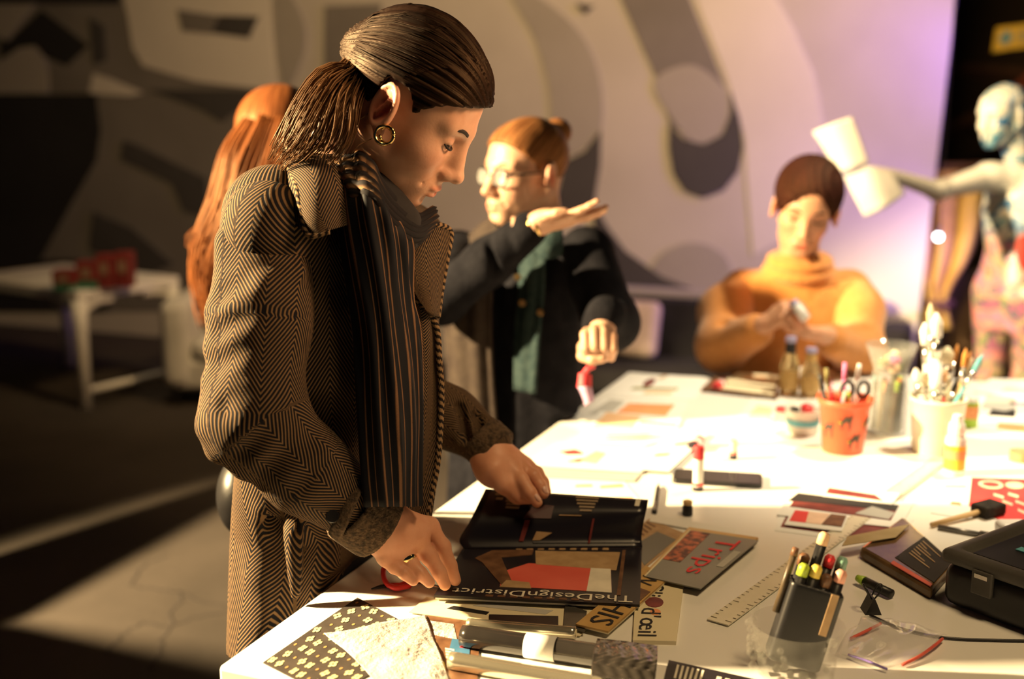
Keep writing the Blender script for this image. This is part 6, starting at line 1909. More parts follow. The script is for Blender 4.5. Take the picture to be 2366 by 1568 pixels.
# ---- white card under the brochure with dark strips
wc = Sheet('card', quad([(945, 1415), (1340, 1470), (1400, 1408), (985, 1380)], 0.0022), 0.0012, M_cream, 'cream card with black strips in front of the brochure', 'card')
wc.poly('black_strip', [(0.18, 0.42), (0.42, 0.33), (0.42, 0.47), (0.20, 0.60)], M_ink)
wc.poly('grey_figure', [(0.30, 0.70), (0.72, 0.60), (0.74, 0.78), (0.36, 0.90)], M_greyp)
fs_ = Sheet('film_strip', quad([(1130, 1440), (1290, 1446), (1290, 1424), (1130, 1420)], 0.0045), 0.001, M_gloss, 'glossy black strip lying flat behind the silver rolls', 'film strip')
M_smoke = mat('smoked_film', (0.05, 0.046, 0.04), (0.075, 0.07, 0.06), rough=0.25, scale=8)
sq = Sheet('film_square', quad([(1302, 1448), (1350, 1462), (1356, 1412), (1306, 1396)], 0.006), 0.001, M_smoke, 'smoky translucent film square propped by the ochre book', 'film')

# ---- rolls of silver and black foil with a paper band
M_foil = mat('black_foil', (0.015, 0.013, 0.013), (0.04, 0.035, 0.03), rough=0.16, scale=5, spec=0.8, coat=0.6)
M_foil2 = mat('silver_foil', (0.68, 0.62, 0.48), (0.80, 0.74, 0.58), rough=0.20, metal=0.85, scale=6)


def roll(name, p0, p1, r, mm, lbl, crinkle=0.0, band=None):
    a = T(*p0, r); b = T(*p1, r)
    n = 26
    pts = [a + (b - a) * t for t in np.linspace(0, 1, n)]
    t_ = thing(name, [(a[0] + b[0]) / 2, (a[1] + b[1]) / 2, TZ], lbl, 'roll', 'foil rolls in front')
    rad = np.array([r * (1 + crinkle * math.sin(i * 2.3) * 0.5 - (0.04 if i in (0, n - 1) else 0)) for i in range(n)]) * 0.99
    o = tube('foil', pts, rad, mm, t_, seg=28)
    d = nrm(b - a)
    for c_, s_ in ((a, -1), (b, 1)):
        v, f = lathe_vf(c_ + d * s_ * 0.0004, [(r * 0.55, -0.001), (r * 0.62, 0.001)], 20, d)
        mk('roll_core', v, f[:-2], M_cream, t_, smooth=True)
    return t_, a, b


t_, a, b = roll('foil_roll', (1068, 1468), (1505, 1532), 0.0155, M_foil, 'black foil roll held by a white paper band')
d = nrm(b - a)
v, f = lathe_vf(a + (b - a) * 0.43, [(0.0163, -0.021), (0.0166, -0.021), (0.0166, 0.021), (0.0163, 0.021)], 32, d)
mk('paper_band', v, f[:-2], M_paper, t_, smooth=True)
t_, a, b = roll('foil_roll', (1040, 1525), (1480, 1600), 0.012, M_foil2, 'pale silver foil roll lying nearest to the camera')
t_, a, b = roll('foil_roll', (1080, 1442), (1330, 1462), 0.009, M_foil2, 'thin silver foil roll behind the black one', 0.02)
rows = [[T(1380, 1475, 0.030), T(1450, 1482, 0.032), T(1520, 1492, 0.030)], [T(1370, 1510, 0.036), T(1445, 1520, 0.038), T(1518, 1530, 0.034)], [T(1365, 1560, 0.03), T(1440, 1570, 0.031), T(1512, 1580, 0.027)]]
tag(patch('cellophane', rows, M_foil, None, 40, 30, 0.0012, lambda u, v: 0.0012 * np.sin(u * 30 + 4 * np.sin(v * 11)) * np.sin(v * 26)), 'crinkled dark cellophane over the right end of the black roll', 'cellophane')
bm_ = Sheet('magazine', quad([(1525, 1620), (1720, 1660), (1760, 1580), (1545, 1532)], 0.0), 0.005, M_gloss, 'black magazine corner with white lines at the bottom edge of the photo', 'magazine')
for k in range(6):
    bm_.rect('printed_line', 0.10 + k * 0.055, 0.55, 0.125 + k * 0.055, 0.92, M_pr_white)
for k in range(3):
    bm_.rect('printed_block', 0.55 + k * 0.09, 0.62, 0.60 + k * 0.09, 0.84, M_pr_white)

# ---- red cord with the black tip by her hand
rc = thing('scissors', T(915, 1340), 'red looped scissors with a black point lying under her hand', 'scissors')
M_redp = mat('red_plastic', (0.58, 0.03, 0.03), rough=0.35)
tube('handle_loop', catmull([T(948, 1352, 0.008), T(915, 1358, 0.008), T(892, 1345, 0.010), T(886, 1318, 0.018), T(896, 1296, 0.028), T(905, 1288, 0.03)], 26), 0.0042, M_redp, rc, seg=10)
tube('handle_stem', [T(900, 1352, 0.006), T(925, 1352, 0.006), T(958, 1338, 0.008)], 0.0045, M_redp, rc, seg=8)
tube('black_tip', [T(902, 1352, 0.0045), T(880, 1354, 0.004), T(858, 1360, 0.003)], [0.0044, 0.004, 0.0015], M_bplas, rc, seg=8, flat=0.6)
tube('blade', [T(958, 1342, 0.006), T(1000, 1352, 0.0045), T(1040, 1360, 0.004)], [0.005, 0.0045, 0.002], M_silver, rc, seg=8, flat=0.35)

# ---- phone
ph = thing('phone', T(1658, 1106), 'black smartphone lying face up behind the glue stick', 'phone')
S = Solid(T(1540, 1130) - 0.05, T(1780, 1080) + 0.05, 0.0016)
pc_ = (T(1560, 1088) + T(1757, 1103) + T(1752, 1130) + T(1565, 1118)) / 4
pl = nrm(T(1757, 1112) - T(1560, 1100)); pw = np.cross([0, 0, 1], pl)
Rp = np.stack([pl, pw, [0, 0, 1]], 1)
phl = np.linalg.norm(T(1760, 1112) - T(1556, 1100)) / 2


def rrect(name, c, hx_, hy_, r, z0, z1, m, parent, R, n=6):
    pts = []
    for (sx_, sy_, a0) in ((1, 1, 0), (-1, 1, 90), (-1, -1, 180), (1, -1, 270)):
        for k in range(n + 1):
            a = math.radians(a0 + 90 * k / n)
            pts.append((sx_ * (hx_ - r) + r * math.cos(a), sy_ * (hy_ - r) + r * math.sin(a)))
    k = len(pts)
    v = [np.asarray(c) + R @ np.array([x, y, z0]) for x, y in pts] + [np.asarray(c) + R @ np.array([x, y, z1]) for x, y in pts]
    f = [tuple(range(k - 1, -1, -1)), tuple(range(k, 2 * k))] + [(i, (i + 1) % k, k + (i + 1) % k, k + i) for i in range(k)]
    return mk(name, v, f, m, parent, bevel=0.0008)


pc_[2] = TZ
rrect('body', pc_, phl, 0.037, 0.010, 0.0004, 0.0082, M_bplas, ph, Rp)
rrect('screen', pc_, phl - 0.003, 0.034, 0.008, 0.0083, 0.0088, mat('phone_glass', (0.012, 0.010, 0.010), rough=0.08, spec=0.8), ph, Rp)


# ---- glue sticks and small bottles
def stick(p, h, r, lbl, cap_m, body_m, base_m, cap_f=0.28, base_f=0.1, lying=None):
    b0 = T(*p)
    t = thing('glue_stick', b0, lbl, 'glue stick', 'glue sticks on the table')
    ax_ = np.array([0, 0, 1.0])
    if lying is not None:
        ax_ = nrm(T(*lying) - b0); b0 = b0 + [0, 0, r + 0.0005]
    lathe('base', b0, [(r * 0.96, 0), (r, 0.002), (r, h * base_f), (r * 0.9, h * base_f)], base_m, t, 20, axis=ax_)
    lathe('label_body', b0 + ax_ * h * base_f, [(r * 0.95, 0), (r * 0.95, h * (1 - cap_f - base_f))], body_m, t, 20, axis=ax_)
    lathe('label_band', b0 + ax_ * h * (base_f + 0.02), [(r * 0.99, 0), (r * 0.99, h * 0.06)], MATS['print_red'], t, 20, axis=ax_)
    lathe('cap', b0 + ax_ * h * (1 - cap_f), [(r, 0), (r, h * cap_f * 0.8), (r * 0.85, h * cap_f), (r * 0.3, h * cap_f)], cap_m, t, 20, axis=ax_)


M_redcap = mat('red_cap', (0.72, 0.05, 0.06), rough=0.35)
M_blk = mat('black_base', (0.02, 0.018, 0.03), rough=0.4)
stick((1612, 1132), 0.088, 0.0105, 'upright glue stick with a pink red cap in front of the phone', M_redcap, M_wplas, M_blk)
stick((1600, 1044), 0.06, 0.0115, 'glue stick lying with its red cap towards the camera behind the upright one', M_redcap, M_wplas, M_blk, lying=(1632, 1012))
stick((1694, 1060), 0.062, 0.0085, 'clear glue stick with a dark foot near the phone', M_clear, mat('gel_glue', (0.72, 0.66, 0.52), rough=0.25), M_blk, cap_f=0.35, base_f=0.18)
stick((1668, 897), 0.055, 0.013, 'glue stick with a round red cap near the dark folder', M_redcap, M_wplas, M_blk, cap_f=0.5, lying=(1640, 915))
ib = T(1588, 1190)
it = thing('ink_bottle', ib, 'tiny black ink bottle with a beige cap', 'bottle')
lathe('body', ib, [(0.008, 0), (0.0095, 0.001), (0.0095, 0.016), (0.0075, 0.019), (0.0085, 0.021)], M_bplas, it, 18)
lathe('cap', ib + [0, 0, 0.021], [(0.0085, 0), (0.0088, 0.006), (0.006, 0.0075)], M_wood, it, 18)
pn = thing('pen', T(1515, 1182), 'slim black pen lying behind the brochure', 'pen')
a, b = T(1512, 1183, 0.0045), T(1522, 1118, 0.0045)
tube('barrel', [a + (b - a) * 0.12, a + (b - a) * 0.85], 0.0042, M_bplas, pn, seg=10)
tube('tip', [a + (b - a) * 0.85, b], [0.004, 0.0012], M_steel, pn, seg=10)
tube('cap', [a, a + (b - a) * 0.12], [0.0048, 0.0045], M_bplas, pn, seg=10)
tube('pen_clip', [a + [0, 0, 0.005], a + (b - a) * 0.3 + [0, 0, 0.005]], 0.001, M_silver, pn, seg=6)

# ---- ruler
ra, rb2 = T(1658, 1442), T(2172, 1064)
rd = nrm(rb2 - ra); rw_ = np.cross([0, 0, 1], rd)
wd_ = 0.017
M_ruler = mat('frosted_ruler', (0.66, 0.62, 0.48), (0.74, 0.70, 0.56), rough=0.35, scale=8)
rl = Sheet('ruler', [ra - rw_ * wd_ + [0, 0, 0.0022], ra + rw_ * wd_ + [0, 0, 0.0022], rb2 + rw_ * wd_ + [0, 0, 0.0022], rb2 - rw_ * wd_ + [0, 0, 0.0022]], 0.0016, M_ruler, 'long pale ruler lying across the table behind the markers', 'ruler')
M_tick = mat('ruler_print', (0.16, 0.13, 0.08), rough=0.6)
nt_ = 70
mb = MB()
for k in range(nt_):
    v_ = 0.01 + 0.98 * k / nt_
    L_ = 0.28 if k % 5 == 0 else 0.15
    for s_ in (0, 1):
        u0, u1 = (0.02, 0.02 + L_) if s_ == 0 else (0.98 - L_, 0.98)
        mb.add([rl.at(u0, v_, 0.0003), rl.at(u1, v_, 0.0003), rl.at(u1, v_ + 0.0022, 0.0003), rl.at(u0, v_ + 0.0022, 0.0003)], [(0, 1, 2, 3)])
tk = mb.build('scale_marks', M_tick, rl.o); tag(tk, kind='stuff')

# ---- photo prints
def photo(name, q, h, lbl, parts):
    s = Sheet(name, quad(q, h), 0.001, M_paper, lbl, 'photo', 'photo prints by the ruler')
    for k_, (pts, mm) in enumerate(parts): s.poly('printed_area', pts, mm, 0.0006 + 0.0004 * k_)
    return s


photo('photo_print', [(1790, 1226), (2050, 1262), (2112, 1202), (1808, 1172)], 0.0, 'lowest photo print with a maroon band and white border', [([(0.04, 0.16), (0.90, 0.14), (0.92, 0.86), (0.06, 0.88)], M_pr_maroon)])
photo('photo_print', [(1795, 1190), (2080, 1220), (2112, 1162), (1832, 1132)], 0.0024, 'dark portrait print with a wide white border under the ruler', [([(0.06, 0.34), (0.90, 0.22), (0.90, 0.82), (0.06, 0.88)], M_pr_maroon), ([(0.02, 0.55), (0.90, 0.60), (0.90, 0.82), (0.06, 0.88)], M_ink), ([(0.60, 0.32), (0.88, 0.24), (0.90, 0.5), (0.70, 0.66)], M_greyp)])
photo('photo_print', [(1812, 1212), (1945, 1228), (1960, 1192), (1832, 1177)], 0.0050, 'small print of red cloth and dark hair on top of the portrait prints', [([(0.05, 0.24), (0.34, 0.24), (0.30, 0.95), (0.05, 0.95)], M_pr_red), ([(0.34, 0.24), (0.62, 0.24), (0.68, 0.95), (0.30, 0.95)], M_pr_skin), ([(0.62, 0.24), (0.97, 0.24), (0.97, 0.95), (0.70, 0.95)], M_pr_brown)])
photo('photo_print', [(1900, 1146), (2060, 1166), (2080, 1140), (1912, 1124)], 0.0050, 'narrow dark print half covered at the top of the photo pile', [([(0.03, 0.30), (0.85, 0.2), (0.70, 0.62), (0.03, 0.85)], M_pr_maroon)])

# ---- red sheet, foam brush, pens at the right
rs_ = Sheet('leaflet', quad([(2238, 1170), (2420, 1250), (2430, 1110), (2245, 1104)], 0.0), 0.0015, M_pr_red, 'bright red leaflet with cream lettering at the right edge', 'leaflet')
rs_.disc('printed_ring', 0.25, 0.80, 0.16, 0.12, M_pr_skin)
rs_.disc('printed_ring_hole', 0.25, 0.80, 0.11, 0.07, M_pr_red, 0.0009)
rs_.disc('printed_ring', 0.55, 0.84, 0.12, 0.08, M_pr_skin)
for k, (u, v) in enumerate(((0.30, 0.52), (0.48, 0.60), (0.42, 0.40), (0.58, 0.46), (0.70, 0.62), (0.62, 0.30), (0.75, 0.40), (0.30, 0.30))):
    rs_.poly('printed_word', [(u, v), (u + 0.13, v - 0.03), (u + 0.13, v + 0.02), (u, v + 0.05)], M_pr_skin)
fb_ = thing('foam_brush', T(2230, 1195), 'foam brush with a pale wooden handle and black head on the red leaflet', 'brush')
a, b = T(2152, 1212, 0.006), T(2262, 1182, 0.010)
tube('handle', [a, a + (b - a) * 0.5, b], [0.0042, 0.0048, 0.005], M_wood, fb_, seg=12)
d = nrm(b - a); sd = np.cross([0, 0, 1], d)
box('foam_head', b + d * 0.024 + [0, 0, 0.0015], (0.026, 0.019, 0.0105), mat('black_foam', (0.016, 0.012, 0.010), (0.035, 0.028, 0.02), rough=0.95, scale=60, bump=0.4), fb_, np.stack([d, sd, np.cross(d, sd)], 1), bevel=0.004)
gp_ = thing('pen', T(2240, 1230), 'grey metal pen lying in front of the foam brush', 'pen')
a, b = T(2168, 1217, 0.005), T(2325, 1245, 0.005)
tube('barrel', [a, a + (b - a) * 0.6], 0.0046, mat('grey_pen', (0.20, 0.19, 0.18), rough=0.35, metal=0.6), gp_, seg=12)
tube('cap', [a + (b - a) * 0.6, b], 0.0052, MATS['grey_pen'], gp_, seg=12)
tube('pen_clip', [a + (b - a) * 0.62 + [0, 0, 0.006], b + [0, 0, 0.006]], 0.0012, M_silver, gp_, seg=6)
er = T(2338, 1235)
S = Solid(er - 0.05, er + 0.05, 0.0025)
S.rbox(er + [0, 0, 0.0125], (0.026, 0.018, 0.012), None, 0.008, 0.004)
a_, b_ = S.mesh(); tag(mk('eraser', a_, b_, M_wplas, smooth=True), 'rounded white eraser shining beside the grey pen', 'eraser')
dsh = Sheet('drawing', quad([(2150, 1185), (2240, 1200), (2250, 1112), (2170, 1110)], 0.0), 0.001, M_paper, 'white drawing with faint brown marks left of the red leaflet', 'drawing')
dsh.poly('pencil_mark', [(0.2, 0.78), (0.8, 0.80), (0.8, 0.86), (0.2, 0.84)], M_pr_peach)
dsh.poly('pencil_mark', [(0.45, 0.30), (0.75, 0.30), (0.70, 0.38), (0.48, 0.38)], M_pr_tan)
rt_ = T(2362, 1062)
tl_ = thing('tape_roll', rt_, 'brownish roll of tape cut off by the right edge', 'tape')
lathe('tape', rt_, [(0.020, 0), (0.026, 0.0), (0.026, 0.018), (0.020, 0.018)], M_pr_tan, tl_, 28)
lathe('core', rt_, [(0.016, 0.001), (0.0195, 0.001), (0.0195, 0.017), (0.016, 0.017)], M_pr_brown, tl_, 28)

# ---- glue bottle
gb = T(2203, 1094)
gt_ = thing('glue_bottle', gb, 'white glue bottle with an orange and yellow label', 'bottle')
lathe('body', gb, [(0.0185, 0), (0.0205, 0.003), (0.0205, 0.070), (0.019, 0.076), (0.014, 0.082)], M_wplas, gt_, 28)
lathe('label', gb + [0, 0, 0.012], [(0.0208, 0), (0.0208, 0.050)], mat('yellow_label', (0.80, 0.50, 0.04), (0.86, 0.58, 0.08), rough=0.5), gt_, 28)
lathe('label_band', gb + [0, 0, 0.034], [(0.0210, 0), (0.0210, 0.018)], M_pr_orange, gt_, 28)
lathe('cap', gb + [0, 0, 0.082], [(0.015, 0), (0.0165, 0.002), (0.0155, 0.022), (0.011, 0.026), (0.009, 0.040), (0.004, 0.042)], M_wplas, gt_, 24)

# ---- orange bucket with black cats
M_bucket = mat('orange_bucket_plastic', (0.66, 0.105, 0.045), (0.72, 0.13, 0.06), rough=0.45, scale=10)
ob_ = T(1946, 1040)
ot = thing('orange_bucket', ob_, 'orange bucket printed with black cats, full of pens and scissors', 'bucket')
R0, R1, HB = 0.0415, 0.0565, 0.118
v, f = lathe_vf(ob_, [(R0, 0), (R0 + 0.001, 0.001), (R1 - 0.004, HB - 0.016), (R1 - 0.001, HB - 0.015), (R1 + 0.003, HB), (R1 - 0.001, HB), (R1 - 0.006, HB - 0.018), (R0 - 0.002, 0.004)], 36)
mk('pail', v, f, M_bucket, ot, smooth=True)
M_cat = mat('cat_print', (0.045, 0.035, 0.025), rough=0.6)
M_cateye = mat('cat_eye_print', (0.62, 0.50, 0.06), rough=0.5)


def on_bucket(a, z, lift=0.0012):
    r = R0 + (R1 - 0.004 - R0) * z / (HB - 0.016) + lift
    return ob_ + np.array([r * math.cos(a), r * math.sin(a), z])


for (a0, z0, sc) in ((-1.30, 0.030, 0.95), (-1.75, 0.072, 0.85), (-2.55, 0.052, 0.9), (-0.62, 0.066, 0.9)):
    cat = [(-0.50, 0.0), (-0.35, 0.0), (-0.30, 0.35), (0.05, 0.50), (0.25, 0.40), (0.30, 0.0), (0.45, 0.0), (0.46, 0.50), (0.62, 0.80), (0.52, 0.95), (0.30, 0.75), (0.0, 0.85), (-0.30, 0.70), (-0.42, 0.55), (-0.62, 0.60), (-0.72, 0.40), (-0.55, 0.25)]
    n_ = len(cat)
    P = [on_bucket(a0 + x * 0.50 * sc, z0 + (y - 0.4) * 0.042 * sc) for x, y in cat]
    o_ = mk('printed_cat', P, [tuple(range(n_))], M_cat, ot)
    for ex in (-0.66, -0.54):
        P = [on_bucket(a0 + (ex + 0.04 * math.cos(t)) * 0.50 * sc, z0 + (0.45 + 0.07 * math.sin(t) - 0.4) * 0.042 * sc, 0.002) for t in np.linspace(0, 6.28, 9)[:-1]]
        mk('printed_cat_eye', P, [tuple(range(8))], M_cateye, ot)


def tool(name, base, top, r, m, lbl, cat_, group, tipm=None, tip=None, kind='pen'):
    base = np.asarray(base); top = np.asarray(top)
    t = thing(name, base, lbl, cat_, group)
    if kind == 'brush':
        tube('handle', [base, base + (top - base) * 0.45, base + (top - base) * 0.66], [r * 0.6, r, r * 0.8], m, t, seg=10)
        tube('ferrule', [base + (top - base) * 0.66, base + (top - base) * 0.82], r * 0.95, M_silver, t, seg=10)
        tube('bristles', [base + (top - base) * 0.82, base + (top - base) * 0.93, top], [r, r * 1.1, r * 0.25], tipm or M_wood, t, seg=10)
    else:
        tube('barrel', [base, base + (top - base) * 0.8], r, m, t, seg=10)
        tube('cap', [base + (top - base) * 0.8, top], [r * 1.08, r * 0.95], tipm or m, t, seg=10)
    return t


def radial(c, a, r0, z0, r1, z1):
    return c + [r0 * math.cos(a), r0 * math.sin(a), z0], c + [r1 * math.cos(a), r1 * math.sin(a), z1]


M_pink = mat('pink_plastic', (0.80, 0.20, 0.45), rough=0.4)
M_lime = mat('lime_plastic', (0.40, 0.62, 0.06), rough=0.4)
M_sky = mat('sky_plastic', (0.12, 0.42, 0.50), rough=0.4)
specs = [(2.9, 0.055, 0.165, M_bplas, M_bplas, 'black pen leaning left out of the orange bucket'), (2.55, 0.045, 0.175, mat('olive_plastic', (0.20, 0.18, 0.06), rough=0.5), None, 'olive pencil at the left of the orange bucket'),
         (1.7, 0.012, 0.190, M_pink, M_pink, 'thin pink straw standing upright in the orange bucket'), (-2.6, 0.046, 0.142, M_redcap, M_redcap, 'red marker at the left rim of the orange bucket'),
         (-1.9, 0.028, 0.136, M_greyp, None, 'stubby grey pen at the front of the orange bucket'), (-1.5, 0.016, 0.130, M_lime, M_lime, 'short lime green marker in the orange bucket'), (0.6, 0.040, 0.185, M_wplas, M_wplas, 'white marker leaning right out of the orange bucket')]
for a, rr_, z, mm, tm, lb_ in specs:
    b0, t0 = radial(ob_, a, rr_ * 0.35, 0.012, rr_, z)
    tool('pen', b0, t0, 0.0045, mm, lb_, 'pen', 'pens in the orange bucket', tm)
sct = thing('scissors', ob_ + [0.02, 0, 0.012], 'black handled scissors upright in the orange bucket', 'scissors')
for s_ in (-1, 1):
    c_ = ob_ + [0.018 + s_ * 0.017, -0.008, HB + 0.018]
    tube('handle', [c_ + [0.013 * math.cos(t), 0.004 * math.cos(t), 0.017 * math.sin(t)] for t in np.linspace(0, 2 * math.pi, 20)], 0.0042, M_bplas, sct, seg=8)
    tube('blade', [c_ + [-s_ * 0.010, 0, -0.018], ob_ + [0.012, -0.006, 0.03]], [0.005, 0.002], M_silver, sct, seg=8, flat=0.4)

# ---- flared glass vase
vb = T(2048, 1000)
vt = thing('glass_vase', vb, 'tall flared glass vase stuffed with dark pens and coloured trimmings', 'vase')
v, f = lathe_vf(vb, [(0.040, 0), (0.043, 0.003), (0.043, 0.10), (0.039, 0.135), (0.038, 0.15), (0.058, 0.205), (0.0565, 0.205), (0.0365, 0.15), (0.0375, 0.135), (0.0415, 0.10), (0.0415, 0.006), (0.030, 0.005)], 40)
mk('glass', v, f, M_glass, vt, smooth=True)
_r = random.Random(5)
dk = [mat('pencil_umber', (0.09, 0.06, 0.03), rough=0.6), mat('pencil_black', (0.02, 0.018, 0.016), rough=0.6), mat('pencil_olive', (0.14, 0.12, 0.05), rough=0.6)]
for k in range(16):
    a = k * 0.393 + _r.uniform(-0.1, 0.1); rr_ = _r.uniform(0.016, 0.033)
    zt_ = _r.uniform(0.118, 0.132)
    tool('pencil', vb + [rr_ * math.cos(a), rr_ * math.sin(a), 0.008], vb + [rr_ * math.cos(a + 0.3), rr_ * math.sin(a + 0.3), zt_], 0.0050, dk[k % 3], '%s pencil packed in the glass vase with a %s end' % (['umber', 'black', 'olive'][k % 3], ['lime', 'orange', 'turquoise', 'red'][k % 4] if k % 3 == 0 else 'plain'), 'pencil', 'pencils in the glass vase', [M_lime, M_pr_orange, M_sky, M_redcap][k % 4] if k % 3 == 0 else None)
cl = [M_pr_peach, M_lime, M_pr_coral, M_cream, M_wplas, M_pr_green, M_pr_peach, M_pink, M_cream]
nmz = ['peach', 'lime', 'coral', 'cream', 'white', 'olive', 'pale peach', 'pink', 'pale cream']
for k in range(9):
    a = k * 0.70; rr_ = 0.019 if k % 2 else 0.008
    c_ = vb + [rr_ * math.cos(a), rr_ * math.sin(a), 0.147 + 0.0085 * (k // 2)]
    S = Solid(c_ - 0.03, c_ + 0.03, 0.0025)
    S.ell(c_, (0.0125, 0.011, 0.0095), None, 0.004); S.ell(c_ + [0.007 * math.cos(a * 2), 0.006, 0.004], (0.008, 0.008, 0.007), None, 0.005)
    a_, b_ = S.mesh()
    tag(mk('pompom', a_, b_, cl[k], smooth=True), '%s pompom in the mouth of the glass vase' % nmz[k], 'pompom', 'pompoms in the glass vase')

# ---- white bucket with brushes
wb = T(2160, 1042)
wt2 = thing('white_bucket', wb, 'white bucket crowded with paint brushes', 'bucket')
v, f = lathe_vf(wb, [(0.046, 0), (0.048, 0.002), (0.0565, 0.112), (0.0595, 0.113), (0.0595, 0.120), (0.0545, 0.120), (0.0535, 0.112), (0.0455, 0.006), (0.030, 0.004)], 36)
mk('pail', v, f, mat('cream_white_plastic', (0.72, 0.68, 0.56), (0.78, 0.74, 0.62), rough=0.4), wt2, smooth=True)
M_brist = mat('bristle', (0.60, 0.50, 0.32), (0.70, 0.60, 0.42), rough=0.8, scale=50)
M_brist_o = mat('ginger_bristle', (0.62, 0.26, 0.06), rough=0.8)
br_ = [(2150, 700, 0.0075, M_wplas, M_brist, 'white brush tallest in the white bucket'), (2137, 745, 0.011, M_wplas, M_wplas, 'broad white brush at the left of the white bucket'), (2164, 722, 0.012, M_wplas, M_wplas, 'broad upright white brush in the middle of the white bucket'),
       (2190, 800, 0.013, M_cream, M_cream, 'flat cream spatula brush in the white bucket'), (2213, 795, 0.005, M_wood, M_brist_o, 'ginger tipped brush left of its twin'), (2232, 805, 0.005, M_wood, M_brist_o, 'ginger tipped brush in the middle right of the bucket'),
       (2243, 812, 0.005, M_wood, M_brist_o, 'ginger tipped brush leaning furthest right'), (2256, 825, 0.0055, M_cream, M_brist, 'pale brush leaning right out of the white bucket'), (2272, 818, 0.0055, M_sky, M_sky, 'turquoise brush handle leaning far right'),
       (2115, 850, 0.009, M_wplas, M_wplas, 'white brush handle leaning left out of the white bucket'), (2135, 862, 0.012, M_wplas, M_cream, 'short thick white brush at the front left of the bucket'), (2160, 870, 0.012, M_wplas, M_wplas, 'short thick white brush at the front of the bucket'),
       (2215, 880, 0.007, M_bplas, M_bplas, 'black brush handle at the right of the white bucket'), (2236, 868, 0.007, M_bplas, M_bplas, 'second black brush handle, nearer the right rim'), (2185, 850, 0.006, M_redp, M_pr_peach, 'reddish brush in the middle of the white bucket')]
dW = proj(wb)[2]
for k, (px, py, r, hm, tm, lb_) in enumerate(br_):
    top = V(px, py, dW + 0.02 * math.sin(k * 2.1))
    q = top - (wb + [0, 0, 0.12]); q[2] = 0
    base = wb + np.array([np.clip(q[0], -0.07, 0.07) * 0.35 + 0.008 * math.sin(k * 3), 0.018 * math.sin(k * 2.1), 0.012])
    t_ = 0.108 / (top[2] - base[2]); lim = 0.042 - r; Rl = 0.050 - r * 1.15
    for _ in range(30):                                     # keep every brush inside the pail: shift its foot, then its top
        rim = (base + (top - base) * t_ - wb)[:2]; ex = np.linalg.norm(rim)
        if ex > Rl: base[:2] -= rim * (1 - Rl / ex) / (1 - t_)
        fb2 = (base - wb)[:2]; eb = np.linalg.norm(fb2)
        if eb > lim: base[:2] -= fb2 * (1 - lim / eb)
        rim = (base + (top - base) * t_ - wb)[:2]; ex = np.linalg.norm(rim)
        if ex > Rl: top[:2] -= rim * (1 - Rl / ex) / t_ * 0.5
    tool('brush', base, top, r, hm, lb_, 'brush', 'brushes in the white bucket', tm, kind='brush')

# small jar behind the white bucket
sj = T(2238, 985)
jt = thing('paint_jar', sj, 'small green and orange labelled jar right of the white bucket', 'jar')
lathe('glass', sj, [(0.017, 0), (0.019, 0.002), (0.019, 0.055), (0.016, 0.060)], M_lime, jt, 24)
lathe('label', sj + [0, 0, 0.022], [(0.0195, 0), (0.0195, 0.03)], M_pr_orange, jt, 24)
lathe('lid', sj + [0, 0, 0.060], [(0.0175, 0), (0.018, 0.010), (0.016, 0.012)], M_wplas, jt, 24)

# ---- tub with blue label, glass bottles
tbp = T(1853, 1000)
tt = thing('plastic_tub', tbp, 'small clear tub with a blue label and red and black lids inside', 'tub')
v, f = lathe_vf(tbp, [(0.030, 0), (0.033, 0.002), (0.038, 0.052), (0.0395, 0.053), (0.0395, 0.057), (0.036, 0.057), (0.031, 0.005), (0.02, 0.004)], 32)
mk('tub', v, f, mat('milky_plastic', (0.70, 0.68, 0.60), rough=0.25), tt, smooth=True)
v, f = lathe_vf(tbp + [0, 0, 0.022], [(0.0362, 0), (0.0378, 0.014)], 32)
mk('label', v, f[:-2], M_sky, tt, smooth=True)
lathe('red_lid', tbp + [0.006, -0.010, 0.050], [(0.013, 0), (0.014, 0.002), (0.014, 0.016), (0.008, 0.02)], M_redcap, tt, 18)
lathe('black_lid', tbp + [-0.020, -0.004, 0.050], [(0.010, 0), (0.0105, 0.010), (0.006, 0.012)], M_bplas, tt, 18)
jr = T(1806, 972)
jt2 = thing('paint_jar', jr, 'little white pot with a red lid left of the tub', 'jar')
lathe('pot', jr, [(0.013, 0), (0.015, 0.002), (0.015, 0.024)], M_wplas, jt2, 20)
lathe('lid', jr + [0, 0, 0.024], [(0.015, 0), (0.016, 0.006), (0.013, 0.009)], M_redcap, jt2, 20)
